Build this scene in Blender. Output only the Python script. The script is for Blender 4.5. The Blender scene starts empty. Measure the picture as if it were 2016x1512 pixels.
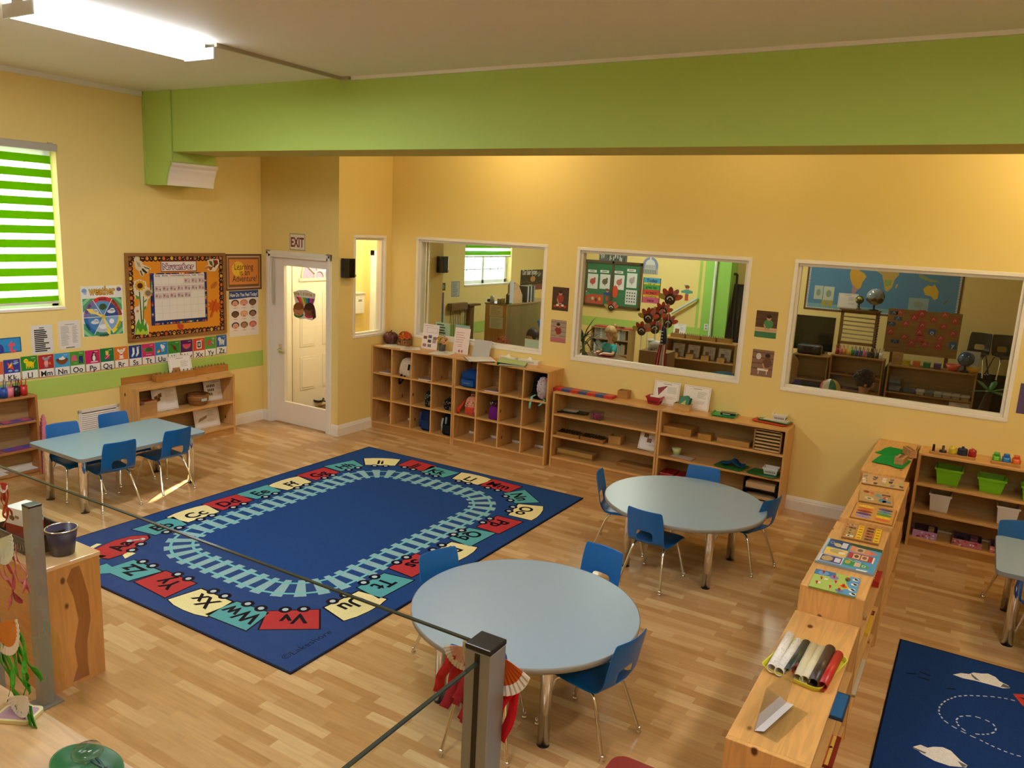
import bpy,bmesh,math,random
from mathutils import Vector,Matrix
random.seed(7)
SC=bpy.context.scene
COL=SC.collection
# ------------------------------------------------------------------ camera
CR=((0.8545053114,0.5170402344,0.0499005898),(0.1425196681,-0.140987562,-0.9796992659),(-0.4995085755,0.8442700418,-0.1941630231))
CC=Vector((7.5062253748,-7.5320290345,2.4906565785))
FPX=1541.6967796842
cd=bpy.data.cameras.new('camera');cam=bpy.data.objects.new('camera',cd);COL.objects.link(cam)
cd.sensor_fit='HORIZONTAL';cd.sensor_width=36.0;cd.lens=FPX/2016*36;cd.clip_start=0.05;cd.clip_end=200
cam.matrix_world=Matrix(((CR[0][0],-CR[1][0],-CR[2][0],CC.x),(CR[0][1],-CR[1][1],-CR[2][1],CC.y),(CR[0][2],-CR[1][2],-CR[2][2],CC.z),(0,0,0,1)))
SC.camera=cam
# ------------------------------------------------------------------ view, sky, sun, lamps
SC.view_settings.view_transform='Standard';SC.view_settings.look='None'
SC.view_settings.exposure=0.0;SC.view_settings.gamma=1.0;SC.view_settings.use_curve_mapping=False
try:
 SC.cycles.max_bounces=8;SC.cycles.diffuse_bounces=4;SC.cycles.transparent_max_bounces=16
 SC.cycles.caustics_reflective=False;SC.cycles.caustics_refractive=False;SC.cycles.sample_clamp_indirect=6.0
except Exception:
 pass
W=bpy.data.worlds.new('world');SC.world=W;W.use_nodes=True
bg=W.node_tree.nodes['Background'];bg.inputs[0].default_value=(0.80,0.90,1.0,1);bg.inputs[1].default_value=7.5
def lamp(name,kind,loc,energy,col,size=None,size_y=None,rot=None,target=None,angle=None):
 l=bpy.data.lights.new(name,kind);l.energy=energy;l.color=col
 if kind=='AREA':
  l.shape='RECTANGLE';l.size=size;l.size_y=size_y or size
 elif kind=='SUN':
  l.angle=angle or 0.01
 else:
  l.shadow_soft_size=size or 0.1
 o=bpy.data.objects.new(name,l);COL.objects.link(o);o.location=loc
 if target is not None:
  o.rotation_euler=(Vector(target)-Vector(loc)).to_track_quat('-Z','Y').to_euler()
 elif rot:o.rotation_euler=rot
 return o
 # a low sun behind the viewer sends one thin beam through a slot added to the unseen rear wall
lamp('sunlight','SUN',(6,-16,6),45.0,(1.0,0.97,0.92),angle=0.006,target=(6-0.36,-16+0.93,6-0.363))
NEUT=(1.0,0.95,0.86);WARM=(1.0,0.76,0.43)
# under every ceiling fixture (the fixtures themselves are built with the ceiling)
FLUOR=[(2.545,-4.3,0),(5.6,-5.6,0),(8.6,-4.6,0),(8.6,-7.3,0),(2.545,-7.0,0)]
for k,(x,y,r)in enumerate(FLUOR):
 lamp('tube_light','AREA',(x,y,3.535),(44,20,26,14,22)[k],(0.86,0.92,1.0)if k==0 else NEUT,0.26,1.14)
DOWN=[(3.1,-0.95,3.60,30,WARM),(8.3,-0.95,3.60,54,WARM),(5.6,-0.95,3.6,8,WARM),(9.2,-2.0,3.60,66,WARM)]
for x,y,z,e,c in DOWN:
 lamp('dome_light','POINT',(x,y,z-0.09),e,c,0.09)
lamp('vestibule_light','POINT',(0.75,0.2,2.7),70,(1.0,0.95,0.86),0.12)
for x,y,e,c in((2.6,4.6,80,(0.97,1.0,0.86)),(5.2,5.0,24,(1.0,0.92,0.75)),(8.8,3.0,9,(1.0,0.82,0.55))):
 lamp('far_room_light','AREA',(x,y,3.5),e,c,0.3,1.2)
 # ------------------------------------------------------------------ pixel -> point on a true plane of the room
def ray(px,py):
 a,b=(px-1008)/FPX,(py-756)/FPX
 return Vector([CR[0][i]*a+CR[1][i]*b+CR[2][i]for i in range(3)])
def onx(px,py,x=0.0):
 d=ray(px,py);return CC+d*((x-CC.x)/d.x)
def ony(px,py,y=0.0):
 d=ray(px,py);return CC+d*((y-CC.y)/d.y)
def onz(px,py,z=0.0):
 d=ray(px,py);return CC+d*((z-CC.z)/d.z)
 # ------------------------------------------------------------------ colour and materials
def lin(c):
 if isinstance(c,str):
  c=c.lstrip('#');c=[int(c[i:i+2],16)/255 for i in(0,2,4)]
  return tuple(x/12.92 if x<=0.04045 else((x+0.055)/1.055)**2.4 for x in c)
 return tuple(c[:3])
MATS={}
def mat(name,rough=0.5,metal=0.0,spec=0.5,base=None,coat=0.0,bump=0.0,bscale=200.0,var=0.0,vscale=8.0):
 m=bpy.data.materials.new(name);m.use_nodes=True;nt=m.node_tree;b=nt.nodes['Principled BSDF']
 b.inputs['Roughness'].default_value=rough;b.inputs['Metallic'].default_value=metal
 b.inputs['Specular IOR Level'].default_value=spec;b.inputs['Coat Weight'].default_value=coat
 if base is not None:
  b.inputs['Base Color'].default_value=(*lin(base),1);src=None
 else:
  a=nt.nodes.new('ShaderNodeAttribute');a.attribute_name='Col';src=a.outputs['Color']
  if var>0:
   tc=nt.nodes.new('ShaderNodeTexCoord');n=nt.nodes.new('ShaderNodeTexNoise');n.inputs['Scale'].default_value=vscale
   n.inputs['Detail'].default_value=5
   nt.links.new(tc.outputs['Object'],n.inputs['Vector'])
   r=nt.nodes.new('ShaderNodeMapRange');r.inputs['From Min'].default_value=0.3;r.inputs['From Max'].default_value=0.7
   r.inputs['To Min'].default_value=1-var;r.inputs['To Max'].default_value=1+var
   nt.links.new(n.outputs['Fac'],r.inputs['Value'])
   mx=nt.nodes.new('ShaderNodeVectorMath');mx.operation='MULTIPLY'
   nt.links.new(src,mx.inputs[0]);nt.links.new(r.outputs['Result'],mx.inputs[1]);src=mx.outputs[0]
  nt.links.new(src,b.inputs['Base Color'])
 if bump>0:
  tc=nt.nodes.new('ShaderNodeTexCoord');n=nt.nodes.new('ShaderNodeTexNoise');n.inputs['Scale'].default_value=bscale
  nt.links.new(tc.outputs['Object'],n.inputs['Vector'])
  bp=nt.nodes.new('ShaderNodeBump');bp.inputs['Strength'].default_value=bump;bp.inputs['Distance'].default_value=0.002
  nt.links.new(n.outputs['Fac'],bp.inputs['Height']);nt.links.new(bp.outputs['Normal'],b.inputs['Normal'])
 MATS[name]=m;return m
mat('paint',0.6,spec=0.3,bump=0.15,bscale=90)
mat('trim',0.35)
mat('paper',0.7,spec=0.2)
mat('card',0.32)
mat('plastic',0.35)
mat('gloss',0.12,coat=0.3)
mat('laminate',0.33,var=0.05,vscale=300)
mat('varnish',0.16,coat=0.4)
mat('fabric',0.95,spec=0.1,var=0.18,vscale=60,bump=0.4,bscale=300)
mat('rug',0.97,spec=0.05,var=0.16,vscale=180,bump=0.5,bscale=500)
mat('leaf',0.5,var=0.15)
mat('skin',0.55)
mat('hair',0.6,var=0.25,vscale=60)
mat('wicker',0.7,var=0.25,vscale=90,bump=0.6,bscale=120)
mat('chrome',0.10,1.0,base=(0.80,0.81,0.82))
mat('alu',0.42,0.45,base=(0.27,0.275,0.275))
mat('black',0.35,base='#0d0d0e')
def emis(name,col,s):
 m=bpy.data.materials.new(name);m.use_nodes=True;nt=m.node_tree;nt.nodes.clear()
 e=nt.nodes.new('ShaderNodeEmission');e.inputs[0].default_value=(*col,1);e.inputs[1].default_value=s
 o=nt.nodes.new('ShaderNodeOutputMaterial');nt.links.new(e.outputs[0],o.inputs[0]);MATS[name]=m
emis('tube',(0.85,0.92,1.0),14.0);emis('dome',(1.0,0.8,0.5),8.0)
def glassmat(name,tint,refl,rough=0.0,ior=1.45):
 m=bpy.data.materials.new(name);m.use_nodes=True;nt=m.node_tree;nt.nodes.clear()
 t=nt.nodes.new('ShaderNodeBsdfTransparent');t.inputs[0].default_value=(*tint,1)
 g=nt.nodes.new('ShaderNodeBsdfGlossy');g.inputs['Roughness'].default_value=rough
 f=nt.nodes.new('ShaderNodeLayerWeight');f.inputs[0].default_value=0.5
 pw=nt.nodes.new('ShaderNodeMath');pw.operation='POWER';pw.inputs[1].default_value=4.0;nt.links.new(f.outputs['Facing'],pw.inputs[0])
 k=nt.nodes.new('ShaderNodeMath');k.operation='MULTIPLY_ADD';k.inputs[1].default_value=refl;k.inputs[2].default_value=0.045*refl;k.use_clamp=True
 mx=nt.nodes.new('ShaderNodeMixShader');o=nt.nodes.new('ShaderNodeOutputMaterial')
 nt.links.new(pw.outputs[0],k.inputs[0]);nt.links.new(k.outputs[0],mx.inputs[0])
 nt.links.new(t.outputs[0],mx.inputs[1]);nt.links.new(g.outputs[0],mx.inputs[2]);nt.links.new(mx.outputs[0],o.inputs[0])
 MATS[name]=m
glassmat('glass',(0.90,0.95,0.90),0.6);glassmat('rail_glass',(0.93,0.96,0.93),0.45);glassmat('acrylic',(0.93,0.94,0.95),1.0,0.02)
glassmat('clear_plastic',(0.92,0.93,0.95),0.8,0.15)
def sheer():
 m=bpy.data.materials.new('sheer');m.use_nodes=True;nt=m.node_tree;nt.nodes.clear()
 a=nt.nodes.new('ShaderNodeBsdfTransparent');b=nt.nodes.new('ShaderNodeBsdfTranslucent');d=nt.nodes.new('ShaderNodeBsdfDiffuse')
 for n in(a,b,d):n.inputs[0].default_value=(0.95,0.97,0.95,1)
 m1=nt.nodes.new('ShaderNodeMixShader');m1.inputs[0].default_value=0.4;m2=nt.nodes.new('ShaderNodeMixShader');m2.inputs[0].default_value=0.45
 o=nt.nodes.new('ShaderNodeOutputMaterial')
 nt.links.new(b.outputs[0],m1.inputs[1]);nt.links.new(d.outputs[0],m1.inputs[2]);nt.links.new(m1.outputs[0],m2.inputs[1]);nt.links.new(a.outputs[0],m2.inputs[2]);nt.links.new(m2.outputs[0],o.inputs[0])
 MATS['sheer']=m
 m=bpy.data.materials.new('green_band');m.use_nodes=True;nt=m.node_tree;nt.nodes.clear()
 b=nt.nodes.new('ShaderNodeBsdfTranslucent');d=nt.nodes.new('ShaderNodeBsdfDiffuse')
 for n in(b,d):n.inputs[0].default_value=(*lin('#86d200'),1)
 m1=nt.nodes.new('ShaderNodeMixShader');m1.inputs[0].default_value=0.72;o=nt.nodes.new('ShaderNodeOutputMaterial')
 nt.links.new(b.outputs[0],m1.inputs[1]);nt.links.new(d.outputs[0],m1.inputs[2]);nt.links.new(m1.outputs[0],o.inputs[0]);MATS['green_band']=m
sheer()
def pine(name,axis,knots=True):
 m=bpy.data.materials.new(name);m.use_nodes=True;nt=m.node_tree;L=nt.links;N=nt.nodes.new;b=nt.nodes['Principled BSDF']
 b.inputs['Roughness'].default_value=0.36;b.inputs['Specular IOR Level'].default_value=0.4
 tc=N('ShaderNodeTexCoord');mp=N('ShaderNodeMapping');s=[9.0,9.0,9.0];s[axis]=0.9
 mp.inputs['Scale'].default_value=s;L.new(tc.outputs['Object'],mp.inputs[0])
 n1=N('ShaderNodeTexNoise');n1.inputs['Scale'].default_value=1.6;n1.inputs['Detail'].default_value=4;n1.inputs['Distortion'].default_value=0.7;L.new(mp.outputs[0],n1.inputs['Vector'])
 w=N('ShaderNodeMath');w.operation='MULTIPLY';w.inputs[1].default_value=34;L.new(n1.outputs['Fac'],w.inputs[0])
 sn=N('ShaderNodeMath');sn.operation='SINE';L.new(w.outputs[0],sn.inputs[0])
 r=N('ShaderNodeMapRange');r.inputs['From Min'].default_value=-1;r.inputs['From Max'].default_value=1;r.inputs['To Min'].default_value=0.90;r.inputs['To Max'].default_value=1.05;L.new(sn.outputs[0],r.inputs['Value'])
 n2=N('ShaderNodeTexNoise');n2.inputs['Scale'].default_value=0.5;L.new(mp.outputs[0],n2.inputs['Vector'])
 r2=N('ShaderNodeMapRange');r2.inputs['From Min'].default_value=0.35;r2.inputs['From Max'].default_value=0.65;r2.inputs['To Min'].default_value=0.86;r2.inputs['To Max'].default_value=1.06;L.new(n2.outputs['Fac'],r2.inputs['Value'])
 k=N('ShaderNodeMath');k.operation='MULTIPLY';L.new(r.outputs[0],k.inputs[0]);L.new(r2.outputs[0],k.inputs[1])
 a=N('ShaderNodeAttribute');a.attribute_name='Col';mu=N('ShaderNodeVectorMath');mu.operation='MULTIPLY';L.new(a.outputs['Color'],mu.inputs[0]);L.new(k.outputs[0],mu.inputs[1])
 out=mu.outputs[0]
 if knots:
  mp2=N('ShaderNodeMapping');s2=[6.5,6.5,6.5];s2[axis]=4.2;mp2.inputs['Scale'].default_value=s2;L.new(tc.outputs['Object'],mp2.inputs[0])
  v=N('ShaderNodeTexVoronoi');v.inputs['Scale'].default_value=1.0;L.new(mp2.outputs[0],v.inputs['Vector'])
  r3=N('ShaderNodeMapRange');r3.inputs['From Min'].default_value=0.06;r3.inputs['From Max'].default_value=0.11;L.new(v.outputs['Distance'],r3.inputs['Value'])
  mx=N('ShaderNodeMix');mx.data_type='RGBA';L.new(r3.outputs[0],mx.inputs[0]);mx.inputs[6].default_value=(*lin('#5a2c0e'),1);L.new(out,mx.inputs[7]);out=mx.outputs[2]
 L.new(out,b.inputs['Base Color']);MATS[name]=m
pine('pine_x',0);pine('pine_y',1);pine('pine_z',2);pine('wood_x',0,False);pine('wood_y',1,False)
def floormat():
 m=bpy.data.materials.new('maple_floor');m.use_nodes=True;nt=m.node_tree;L=nt.links;N=nt.nodes.new;b=nt.nodes['Principled BSDF']
 tc=N('ShaderNodeTexCoord')
 br=N('ShaderNodeTexBrick');br.inputs['Scale'].default_value=1.0;br.inputs['Brick Width'].default_value=0.34;br.inputs['Row Height'].default_value=0.062
 br.inputs['Mortar Size'].default_value=0.0007;br.inputs['Mortar Smooth'].default_value=0.3;br.offset=0.37;br.offset_frequency=2;br.squash=1.35;br.squash_frequency=3
 br.inputs['Color1'].default_value=(0.0,0,0,1);br.inputs['Color2'].default_value=(1,1,1,1);br.inputs['Mortar'].default_value=(0.2,0.2,0.2,1);br.inputs['Bias'].default_value=0.0
 L.new(tc.outputs['Object'],br.inputs['Vector'])
 cr=N('ShaderNodeValToRGB');e=cr.color_ramp.elements;e[0].position=0.0;e[0].color=(*lin('#b98c58'),1);e[1].position=1.0;e[1].color=(*lin('#d9b583'),1)
 x=e.new(0.35);x.color=(*lin('#c09562'),1);x=e.new(0.7);x.color=(*lin('#cba270'),1)
 L.new(br.outputs['Color'],cr.inputs[0])
 mp=N('ShaderNodeMapping');mp.inputs['Scale'].default_value=(3,40,1);L.new(tc.outputs['Object'],mp.inputs[0])
 n=N('ShaderNodeTexNoise');n.inputs['Scale'].default_value=1.5;n.inputs['Detail'].default_value=5;L.new(mp.outputs[0],n.inputs['Vector'])
 r=N('ShaderNodeMapRange');r.inputs['From Min'].default_value=0.3;r.inputs['From Max'].default_value=0.7;r.inputs['To Min'].default_value=0.88;r.inputs['To Max'].default_value=1.08;L.new(n.outputs['Fac'],r.inputs['Value'])
 mu=N('ShaderNodeVectorMath');mu.operation='MULTIPLY';L.new(cr.outputs[0],mu.inputs[0]);L.new(r.outputs[0],mu.inputs[1])
 L.new(mu.outputs[0],b.inputs['Base Color']);b.inputs['Roughness'].default_value=0.2;b.inputs['Specular IOR Level'].default_value=0.5
 MATS['maple_floor']=m
floormat()
# ------------------------------------------------------------------ mesh builder
def TR(x=0,y=0,z=0):return Matrix.Translation((x,y,z))
def RZ(a):return Matrix.Rotation(a,4,'Z')
def RX(a):return Matrix.Rotation(a,4,'X')
def RY(a):return Matrix.Rotation(a,4,'Y')
def SCL(x,y,z):return Matrix.Diagonal((x,y,z,1))
def frame(o,u,v):
 u=Vector(u).normalized();v=Vector(v).normalized();n=u.cross(v);o=Vector(o)
 return Matrix(((u.x,v.x,n.x,o.x),(u.y,v.y,n.y,o.y),(u.z,v.z,n.z,o.z),(0,0,0,1)))
class MB:
 def __init__(s):s.v=[];s.f=[];s.m=[];s.c=[];s.s=[];s.X=Matrix()
 def add(s,vs,fs,m,c,sm=False):
  b=len(s.v);X=s.X;fl=X.to_3x3().determinant()<0
  s.v+=[tuple(X@Vector(p))for p in vs];c=lin(c)
  for f in fs:
   f=tuple(b+i for i in f);s.f.append(f[::-1]if fl else f);s.m.append(m);s.c.append(c);s.s.append(sm)
  return s
 def box(s,a,b,m,c):
  x0,y0,z0=[min(a[i],b[i])for i in range(3)];x1,y1,z1=[max(a[i],b[i])for i in range(3)]
  return s.add([(x0,y0,z0),(x1,y0,z0),(x1,y1,z0),(x0,y1,z0),(x0,y0,z1),(x1,y0,z1),(x1,y1,z1),(x0,y1,z1)],
  [(0,3,2,1),(4,5,6,7),(0,1,5,4),(1,2,6,5),(2,3,7,6),(3,0,4,7)],m,c)
 def prism(s,pts,z0,z1,m,c,sm=False,top=None):
  n=len(pts);A=sum(pts[i][0]*pts[(i+1)%n][1]-pts[(i+1)%n][0]*pts[i][1]for i in range(n))
  if A<0:pts=pts[::-1]
  s.add([(x,y,z0)for x,y in pts]+[(x,y,z1)for x,y in pts],[tuple(range(n))[::-1]]+[(i,(i+1)%n,n+(i+1)%n,n+i)for i in range(n)],m,c,sm)
  return s.add([(x,y,z1)for x,y in pts],[tuple(range(n))],m,top or c)
 def lathe(s,prof,m,c,seg=24,sm=True,sx=1,sy=1,rib=0,ribn=0):
  vs=[];n=len(prof)
  for k in range(seg):
   a=2*math.pi*k/seg;q=1+rib*math.cos(ribn*a)
   vs+=[(r*q*math.cos(a)*sx,r*q*math.sin(a)*sy,z)for r,z in prof]
  fs=[(k*n+i,((k+1)%seg)*n+i,((k+1)%seg)*n+i+1,k*n+i+1)for k in range(seg)for i in range(n-1)]
  return s.add(vs,fs,m,c,sm)
 def tube(s,path,r,m,c,seg=8,sm=True,cap=True):
  P=[Vector(p)for p in path];n=len(P);R=r if isinstance(r,(list,tuple))else[r]*n;vs=[]
  t0=(P[1]-P[0]).normalized();up=Vector((0,0,1))if abs(t0.z)<0.9 else Vector((1,0,0));u=t0.cross(up).normalized()
  for i in range(n):
   t=(P[min(i+1,n-1)]-P[max(i-1,0)]).normalized();u=(u-t*u.dot(t)).normalized();w=t.cross(u)
   vs+=[tuple(P[i]+(u*math.cos(2*math.pi*k/seg)+w*math.sin(2*math.pi*k/seg))*R[i])for k in range(seg)]
  fs=[(i*seg+k,i*seg+(k+1)%seg,(i+1)*seg+(k+1)%seg,(i+1)*seg+k)for i in range(n-1)for k in range(seg)]
  s.add(vs,fs,m,c,sm)
  if cap:s.add(vs[:seg],[tuple(range(seg))[::-1]],m,c);s.add(vs[-seg:],[tuple(range(seg))],m,c)
  return s
 def ball(s,c0,r,m,c,seg=14,rings=9,sm=True):
  rx,ry,rz=r if isinstance(r,(list,tuple))else(r,r,r);X=s.X;s.X=X@TR(*c0)@SCL(rx,ry,rz)
  s.lathe([(max(1e-4,math.sin(math.pi*i/rings)),-math.cos(math.pi*i/rings))for i in range(rings+1)],m,c,seg,sm);s.X=X;return s
 def grid(s,fn,nu,nv,m,c,sm=True,skip=None):
  vs=[fn(i/nu,j/nv)for i in range(nu+1)for j in range(nv+1)]
  fs=[(i*(nv+1)+j,(i+1)*(nv+1)+j,(i+1)*(nv+1)+j+1,i*(nv+1)+j+1)for i in range(nu)for j in range(nv)if not(skip and skip(i,j))]
  return s.add(vs,fs,m,c,sm)
 def sheet(s,pts,m,c,th=0.0015):
 # thin slab from a 3-D quad strip: pts = list of (left, right)
  L=[Vector(a)for a,b in pts];R=[Vector(b)for a,b in pts];n=len(pts);nn=(R[0]-L[0]).cross(L[1]-L[0]).normalized()*th
  vs=L+R+[p+nn for p in L]+[p+nn for p in R]
  fs=[]
  for i in range(n-1):
   fs+=[(i,n+i,n+i+1,i+1)[::-1],(2*n+i,3*n+i,3*n+i+1,2*n+i+1),(i,i+1,2*n+i+1,2*n+i)[::-1],(n+i,n+i+1,3*n+i+1,3*n+i)]
  fs+=[(0,n,3*n,2*n),(n-1,2*n-1,4*n-1,3*n-1)[::-1]]
  return s.add(vs,fs,m,c,True)
def mesh_of(name,mb):
 me=bpy.data.meshes.new(name);me.from_pydata(mb.v,[],mb.f)
 keys=[]
 for k in mb.m:
  if k not in keys:keys.append(k)
 for k in keys:me.materials.append(MATS[k])
 ix={k:i for i,k in enumerate(keys)}
 me.polygons.foreach_set('material_index',[ix[k]for k in mb.m]);me.polygons.foreach_set('use_smooth',mb.s)
 ca=me.color_attributes.new('Col','FLOAT_COLOR','CORNER');buf=[]
 for f,c in zip(mb.f,mb.c):buf+=[c[0],c[1],c[2],1.0]*len(f)
 ca.data.foreach_set('color',buf);me.update();return me
def obj(name,mb,parent=None,mtx=None,bevel=0.0,seg=2,sub=0,solid=0.0,weld=False):
 o=bpy.data.objects.new(name,mesh_of(name,mb));COL.objects.link(o)
 if weld:k=o.modifiers.new('w','WELD');k.merge_threshold=0.0004
 if solid:k=o.modifiers.new('s','SOLIDIFY');k.thickness=solid;k.offset=0
 if sub:k=o.modifiers.new('u','SUBSURF');k.levels=sub;k.render_levels=sub
 if bevel:k=o.modifiers.new('b','BEVEL');k.width=bevel;k.segments=seg;k.limit_method='ANGLE';k.angle_limit=0.7
 if parent:o.parent=parent
 if mtx is not None:o.matrix_local=mtx
 return o
def struct(name,mb,**k):
 o=obj(name,mb,**k)
 if not o.parent:o['kind']='structure'
 return o
def tag(o,label,cat,group=None):
 o['label']=label;o['category']=cat
 if group:o['group']=group
 return o
def thing(name,label,cat,mtx=None,group=None):
 o=bpy.data.objects.new(name,None);COL.objects.link(o);o.empty_display_size=0.05
 if mtx is not None:o.matrix_world=mtx
 return tag(o,label,cat,group)
def one(name,mb,label,cat,mtx=None,group=None,**k):return tag(obj(name,mb,mtx=mtx,**k),label,cat,group)
def dup(root,mtx,label=None,group=None):
 def cp(o,p):
  c=o.copy();COL.objects.link(c);c.parent=p
  for ch in o.children:cp(ch,c)
  return c
 r=cp(root,None);r.matrix_world=mtx
 if label:r['label']=label
 if group:r['group']=group
 return r
 # ------------------------------------------------------------------ lettering (Blender's built-in font turned into meshes)
_fc=bpy.data.curves.new('lettering','FONT');_fo=bpy.data.objects.new('lettering',_fc);COL.objects.link(_fo);_tc={}
_fc.resolution_u=3
def TXT(t,bold=0.0):
 k=(t,bold)
 if k not in _tc:
  _fc.body=t;_fc.size=1.0;_fc.offset=bold;_fc.align_x='CENTER'
  bpy.context.view_layer.update();dg=bpy.context.evaluated_depsgraph_get();e=_fo.evaluated_get(dg);me=e.to_mesh()
  _tc[k]=([(v.co.x,v.co.y)for v in me.vertices],[tuple(p.vertices)for p in me.polygons]);e.to_mesh_clear()
 return _tc[k]
LS=0.0005
class CV(MB):
# a flat printed thing: local x right, y up, z out of the sheet
 def __init__(s,w,h,col,t=0.002,m='paper',edge=None):
  MB.__init__(s);s.w=w;s.h=h;s.t=t;s.mm=m
  if w:s.box((-w/2,-h/2,0),(w/2,h/2,t),m,edge or col)
  if w and edge:s.rect(-w/2,-h/2,w/2,h/2,col,0.5)
 def poly(s,pts,c,l=1,m=None):
  n=len(pts);A=sum(pts[i][0]*pts[(i+1)%n][1]-pts[(i+1)%n][0]*pts[i][1]for i in range(n))
  if A<0:pts=pts[::-1]
  return s.add([(x,y,s.t+LS*l)for x,y in pts],[tuple(range(n))],m or s.mm,c)
 def rect(s,a,b,c,d,col,l=1):return s.poly([(a,b),(c,b),(c,d),(a,d)],col,l)
 def ell(s,u,v,ru,rv,c,l=1,rot=0.0,n=18,a0=0.0,a1=6.28319):
  k=[]
  full=a1-a0>6.28
  for i in range(n if full else n+1):
   a=a0+(a1-a0)*i/n;x,y=ru*math.cos(a),rv*math.sin(a);k.append((u+x*math.cos(rot)-y*math.sin(rot),v+x*math.sin(rot)+y*math.cos(rot)))
  if not full:k.append((u,v))
  return s.poly(k,c,l)
 def line(s,pts,w,c,l=1):
  for(x0,y0),(x1,y1)in zip(pts,pts[1:]):
   d=math.hypot(x1-x0,y1-y0)or 1e-6;nx,ny=-(y1-y0)/d*w/2,(x1-x0)/d*w/2
   s.poly([(x0-nx,y0-ny),(x1-nx,y1-ny),(x1+nx,y1+ny),(x0+nx,y0+ny)],c,l)
  return s
 def frame_(s,a,b,c,d,w,col,l=1):
  s.rect(a,b,c,b+w,col,l);s.rect(a,d-w,c,d,col,l);s.rect(a,b+w,a+w,d-w,col,l);s.rect(c-w,b+w,c,d-w,col,l);return s
 def text(s,t,u,v,size,c,l=2,bold=0.0,rot=0.0,sx=1.0,fit=None):
  vs,fs=TXT(t,bold)
  if not vs:return s
  x0=min(p[0]for p in vs);x1=max(p[0]for p in vs);y0=min(p[1]for p in vs);y1=max(p[1]for p in vs)
  if fit:sx=fit/((x1-x0)*size)
  cx=(x0+x1)/2;q=[]
  for x,y in vs:
   x=(x-cx)*size*sx;y=(y-0.36)*size;q.append((u+x*math.cos(rot)-y*math.sin(rot),v+x*math.sin(rot)+y*math.cos(rot),s.t+LS*l))
  a=fs and sum(q[fs[0][i]][0]*q[fs[0][(i+1)%len(fs[0])]][1]-q[fs[0][(i+1)%len(fs[0])]][0]*q[fs[0][i]][1]for i in range(len(fs[0])))
  return s.add(q,fs if a>0 else[f[::-1]for f in fs],s.mm,c)
 def lines(s,a,b,c,d,n,col,l=1,w=None,seed=1):
 # rows of tiny print, too small to read in the photograph
  r=random.Random(seed);h=(d-b)/n;w=w or h*0.35
  for i in range(n):
   y=d-h*(i+0.5);s.rect(a,y-w/2,a+(c-a)*r.uniform(0.6,1.0),y+w/2,col,l)
  return s
def FL(y,z,off=0.001):return frame((off,y,z),(0,1,0),(0,0,1))
def FB(x,z,y=0.0,off=0.001):return frame((x,y-off,z),(1,0,0),(0,0,1))
def FF(x,y,z=0.001,a=0.0):return TR(x,y,z)@RZ(a)
# ================================================================== the setting
YEL='#efd58a';GRN='#b2cd64';WHT='#efe9df';CEIL='#e8e2d4'
H=3.65
def wall_pieces(mb,M_,a0,a1,z0,z1,th,holes,col):
# wall slab in local frame (u along, v up, n out); the slab lies behind n = 0
 mb.X=M_
 us=sorted({a0,a1,*[h[0]for h in holes],*[h[1]for h in holes]})
 for u0,u1 in zip(us,us[1:]):
  cuts=sorted([(h[2],h[3])for h in holes if h[0]<u1-1e-6 and h[1]>u0+1e-6]);z=z0
  for c0,c1 in cuts:
   if c0>z:mb.box((u0,z,-th),(u1,c0,0),'paint',col)
   z=c1
  if z<z1:mb.box((u0,z,-th),(u1,z1,0),'paint',col)
 mb.X=Matrix()
 return mb
fl=MB();fl.box((-0.3,-9.6,-0.1),(10.4,6.7,0),'maple_floor','#c89a58');struct('floor',fl)
ce=MB();ce.box((-0.3,-9.6,H),(10.4,6.7,H+0.1),'paint',CEIL);struct('ceiling',ce)
wl=MB();wall_pieces(wl,FL(0,0,0),-9.5,6.6,0,H,0.2,[(-4.62,-3.31,1.545,3.0),(3.41,4.92,1.52,3.0)],YEL)
wl.box((0,-9.4,0.685),(0.003,-0.912,0.874),'paint',GRN)
wl.box((0,1.08,0.685),(0.003,6.5,0.874),'paint',GRN);struct('wall_left',wl)
WIN=[(1.63,3.414,1.135,2.345),(3.77,5.60,1.130,2.340),(5.985,7.815,1.126,2.348)]
wb=MB();wall_pieces(wb,FB(0,0,0,0),1.245,10.2,0,H,0.15,WIN,YEL);struct('wall_back',wb)
vf=MB();wall_pieces(vf,FB(0,0,-0.912,0),0.0,1.125,0,H,0.12,[(0.155,1.08,0,2.035)],YEL);struct('wall_vestibule_front',vf)
vs_=MB();wall_pieces(vs_,FL(0,0,1.245),-0.912,1.08,0,H,0.12,[(-0.665,-0.092,1.132,2.335),(0.18,0.80,1.132,2.335)],YEL);struct('wall_vestibule_side',vs_)
ve=MB();ve.box((0,0.96,0),(1.125,1.08,H),'paint',YEL);struct('wall_vestibule_end',ve)
wr=MB();wr.box((10.2,-9.5,0),(10.4,6.6,H),'paint',YEL);struct('wall_right',wr)
wq=MB();wall_pieces(wq,frame((0,-9.5,0),(-1,0,0),(0,0,1)),-10.4,0.2,0,H,0.03,[(-3.882,-3.805,2.33,2.57)],YEL);struct('wall_rear',wq)  # narrow opening added out of view to shape the sun patch under the table
wf=MB();wf.box((-0.2,6.5,0),(10.4,6.7,H),'paint',YEL);wf.box((0,6.497,0.70),(4.6,6.5,0.88),'paint',GRN)
p=ony(1373,640,6.5);q=ony(1318,645,6.5)
wf.box((p.x-0.05,6.496,p.z-0.35),(p.x,6.5,2.9),'paint',GRN);struct('wall_far',wf)
fp=MB();a=ony(1386,560,6.1);b=ony(1437,560,6.1)
fp.box((a.x,6.1,0),(b.x,6.5,H),'paint','#93c85a');struct('pilaster_far',fp)
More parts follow.
